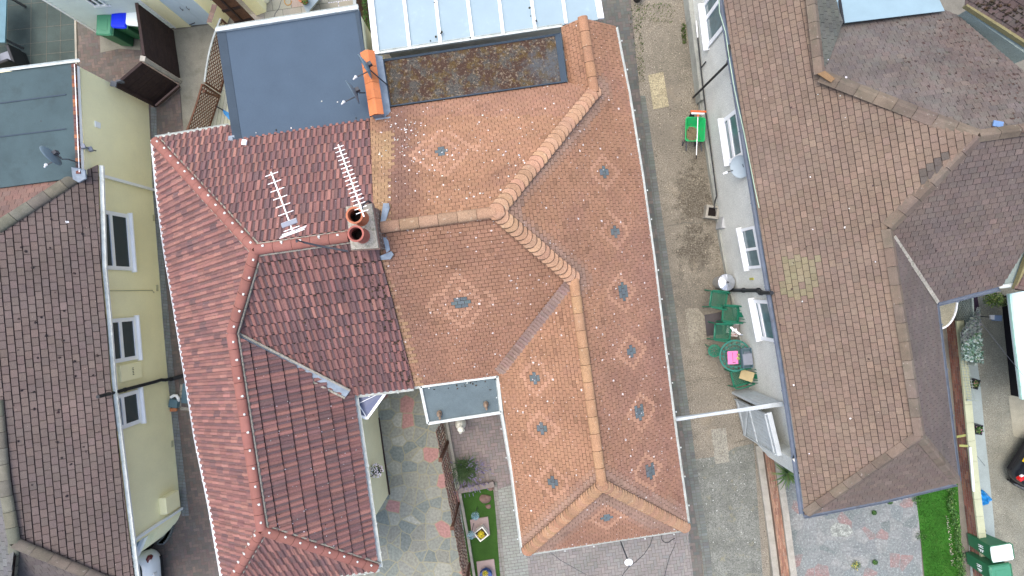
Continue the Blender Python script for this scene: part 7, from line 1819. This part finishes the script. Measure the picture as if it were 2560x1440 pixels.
ck = car('black hatchback parked on the right-hand drive, red tail lamp showing', 'black_paint'); hd = Vector((math.cos(R(-32)), math.sin(R(-32)), 0)); rc = P(2519, 1121, 0); place(ck, rc + hd * 2.05, R(-32 - 90))
cw_ = car('white hatchback tucked under the cream house roof at the bottom left', 'white_paint', hatch=.34, tail='tail_dark', plate='plate_white'); hd = Vector((math.cos(R(184)), math.sin(R(184)), 0)); place(cw_, Vector((-10.92, -8.98, 0)) + hd * 2.05, R(184 - 90))

# ================================================================== moss, droppings and leaf litter that settled on the roofs
def clumps(name, parent, spots_, cols, rmin, rmax):
    mb = MB()
    for p, n in spots_:
        r = random.uniform(rmin, rmax); a0 = random.uniform(0, 6.28); t = n.cross(Vector((.3, 1, .2))).normalized(); b = n.cross(t); c = jitc(random.choice(cols), .25)
        ring = [mb.V(p + (t * math.cos(a0 + k * 1.047) + b * math.sin(a0 + k * 1.047)) * r * random.uniform(.6, 1.25)) for k in range(6)]; top = mb.V(p + n * r * .5)
        for k in range(6): mb.F((ring[k], ring[(k + 1) % 6], top), c)
    return tag(mb.build(name, M['petal'], parent), kind='stuff')
MOSS = [(.035, .022, .012), (.05, .03, .014), (.028, .022, .012)]
sp_ = []
for k in range(190):                                   # thick along the party edge of the red slope
    t = random.random(); e = abs(random.gauss(0, 1)) * 26; x = 938 + 90 * t + (t * 6) - e; y = 645 + 315 * t
    sp_.append((onplane(x, y, qc) + qc[1] * .05, qc[1]))
for k in range(170):
    x, y = random.uniform(650, 1000), random.uniform(620, 960)
    if y < 640 + (640 - x) * .0 or y > 975 or x > 925 + (y - 640) * .3 or y > 838 + (x - 590) * .5: continue
    sp_.append((onplane(x, y, qc) + qc[1] * .05, qc[1]))
clumps('moss', rroof, sp_, MOSS, .012, .034)
sp_ = [(onplane(x, y, qd) + qd[1] * .05, qd[1]) for x, y in [(random.uniform(650, 900), random.uniform(1000, 1380)) for _ in range(140)] if x < 885 + (y - 985) * .13 and x > 600 + (y - 838) * .12 and y < 1330 + (x - 655) * .3]
clumps('lichen', rroof, sp_, [(.45, .40, .42), (.32, .30, .30), (.05, .03, .02)], .008, .02)
sp_ = []
f_ = Frame2(GB, P(2600, 318, 5) - P(2440, 340, 5))
for k in range(900):
    j = random.randint(0, 40); v = f_.v0 + j * .145 + .01; u = f_.u0 + random.random() * (f_.u1 - f_.u0); p = f_.W(u, v, .02); x, y = px_of(p)
    if not (2110 < x < 2590 and 40 < y < 335): continue
    d_ = (x - 2130) / 420 - (y - 60) / 500
    if random.random() > max(.04, min(.95, .15 + d_ * 1.3)): continue
    if x < 2060 + (y - 185) * 2.6 or x > 2600 or y < 45 + (x - 2106) * -.1 or x > 2395 + (y - 40) * 1.15: continue
    sp_.append((p, f_.n))
clumps('moss', groof, sp_, [(.05, .03, .024), (.06, .036, .026), (.045, .034, .028), (.055, .05, .04)], .018, .042)
sp_ = [(onplane(x, y, pn_) + pn_[1] * .03, pn_[1]) for x, y in [(random.uniform(2440, 2560), random.uniform(0, 100)) for _ in range(90)] if y < (x - 2420) * .62]
clumps('moss', nro, sp_, MOSS, .02, .05)
sp_ = [(onplane(x, y, pl1) + pl1[1] * .025, pl1[1]) for x, y in [(random.gauss(1000, 35), random.gauss(330, 45)) for _ in range(60)] + [(random.uniform(970, 1400), random.uniform(270, 500)) for _ in range(70)] if x > 945 and y > 283 - (x - 965) * .14 and y < 555 - (x - 950) * .12 and x < 1240 + (520 - y) * .8]
clumps('droppings', oroof, sp_, [(.62, .58, .55), (.70, .66, .62)], .012, .028)
sp_ = [(onplane(x, y, ga) + ga[1] * .03, ga[1]) for x, y in [(random.uniform(1880, 2380), random.uniform(100, 1200)) for _ in range(90)] if x > 1850 + (y - 100) * .15 and x < 2200]
clumps('droppings', groof, sp_[:22], [(.55, .55, .55), (.62, .62, .60), (.05, .035, .03)], .014, .03)
sp_ = [(onplane(x, y, la) + la[1] * .03, la[1]) for x, y in [(random.uniform(30, 250), random.uniform(500, 1300)) for _ in range(40)]]
clumps('moss', lroof, sp_, [(.02, .014, .014), (.03, .02, .018)], .018, .04)
sp_ = [(P(x, y, 2.66), Vector((0, 0, 1))) for x, y in [(1090, 92), (1102, 84), (1076, 102), (1104, 80), (1176, 94), (1324, 20), (1327, 40), (1340, 52), (1086, 6)]]
clumps('leaf_litter', cns, sp_, [(.03, .03, .02)], .025, .045)
sp_ = [(P(x, y, 2.44), Vector((0, 0, 1))) for x, y in [(random.uniform(1060, 1240), 966 - (0) + random.gauss(0, 5) - (i_ % 26)) for i_ in range(40)]]
clumps('moss', por, [(p, n) for p, n in sp_ if 965 - (px_of(p)[0] - 1052) * .135 < px_of(p)[1] - 4 < 1040], MOSS, .015, .03)
sp_ = [(P(x, y, 2.86), Vector((0, 0, 1))) for x, y in [(844, 255), (890, 295), (778, 316), (728, 320), (804, 253), (690, 325), (905, 150), (640, 332)]]
clumps('leaf_litter', ff, sp_, [(.03, .03, .025), (.5, .5, .48)], .015, .03)
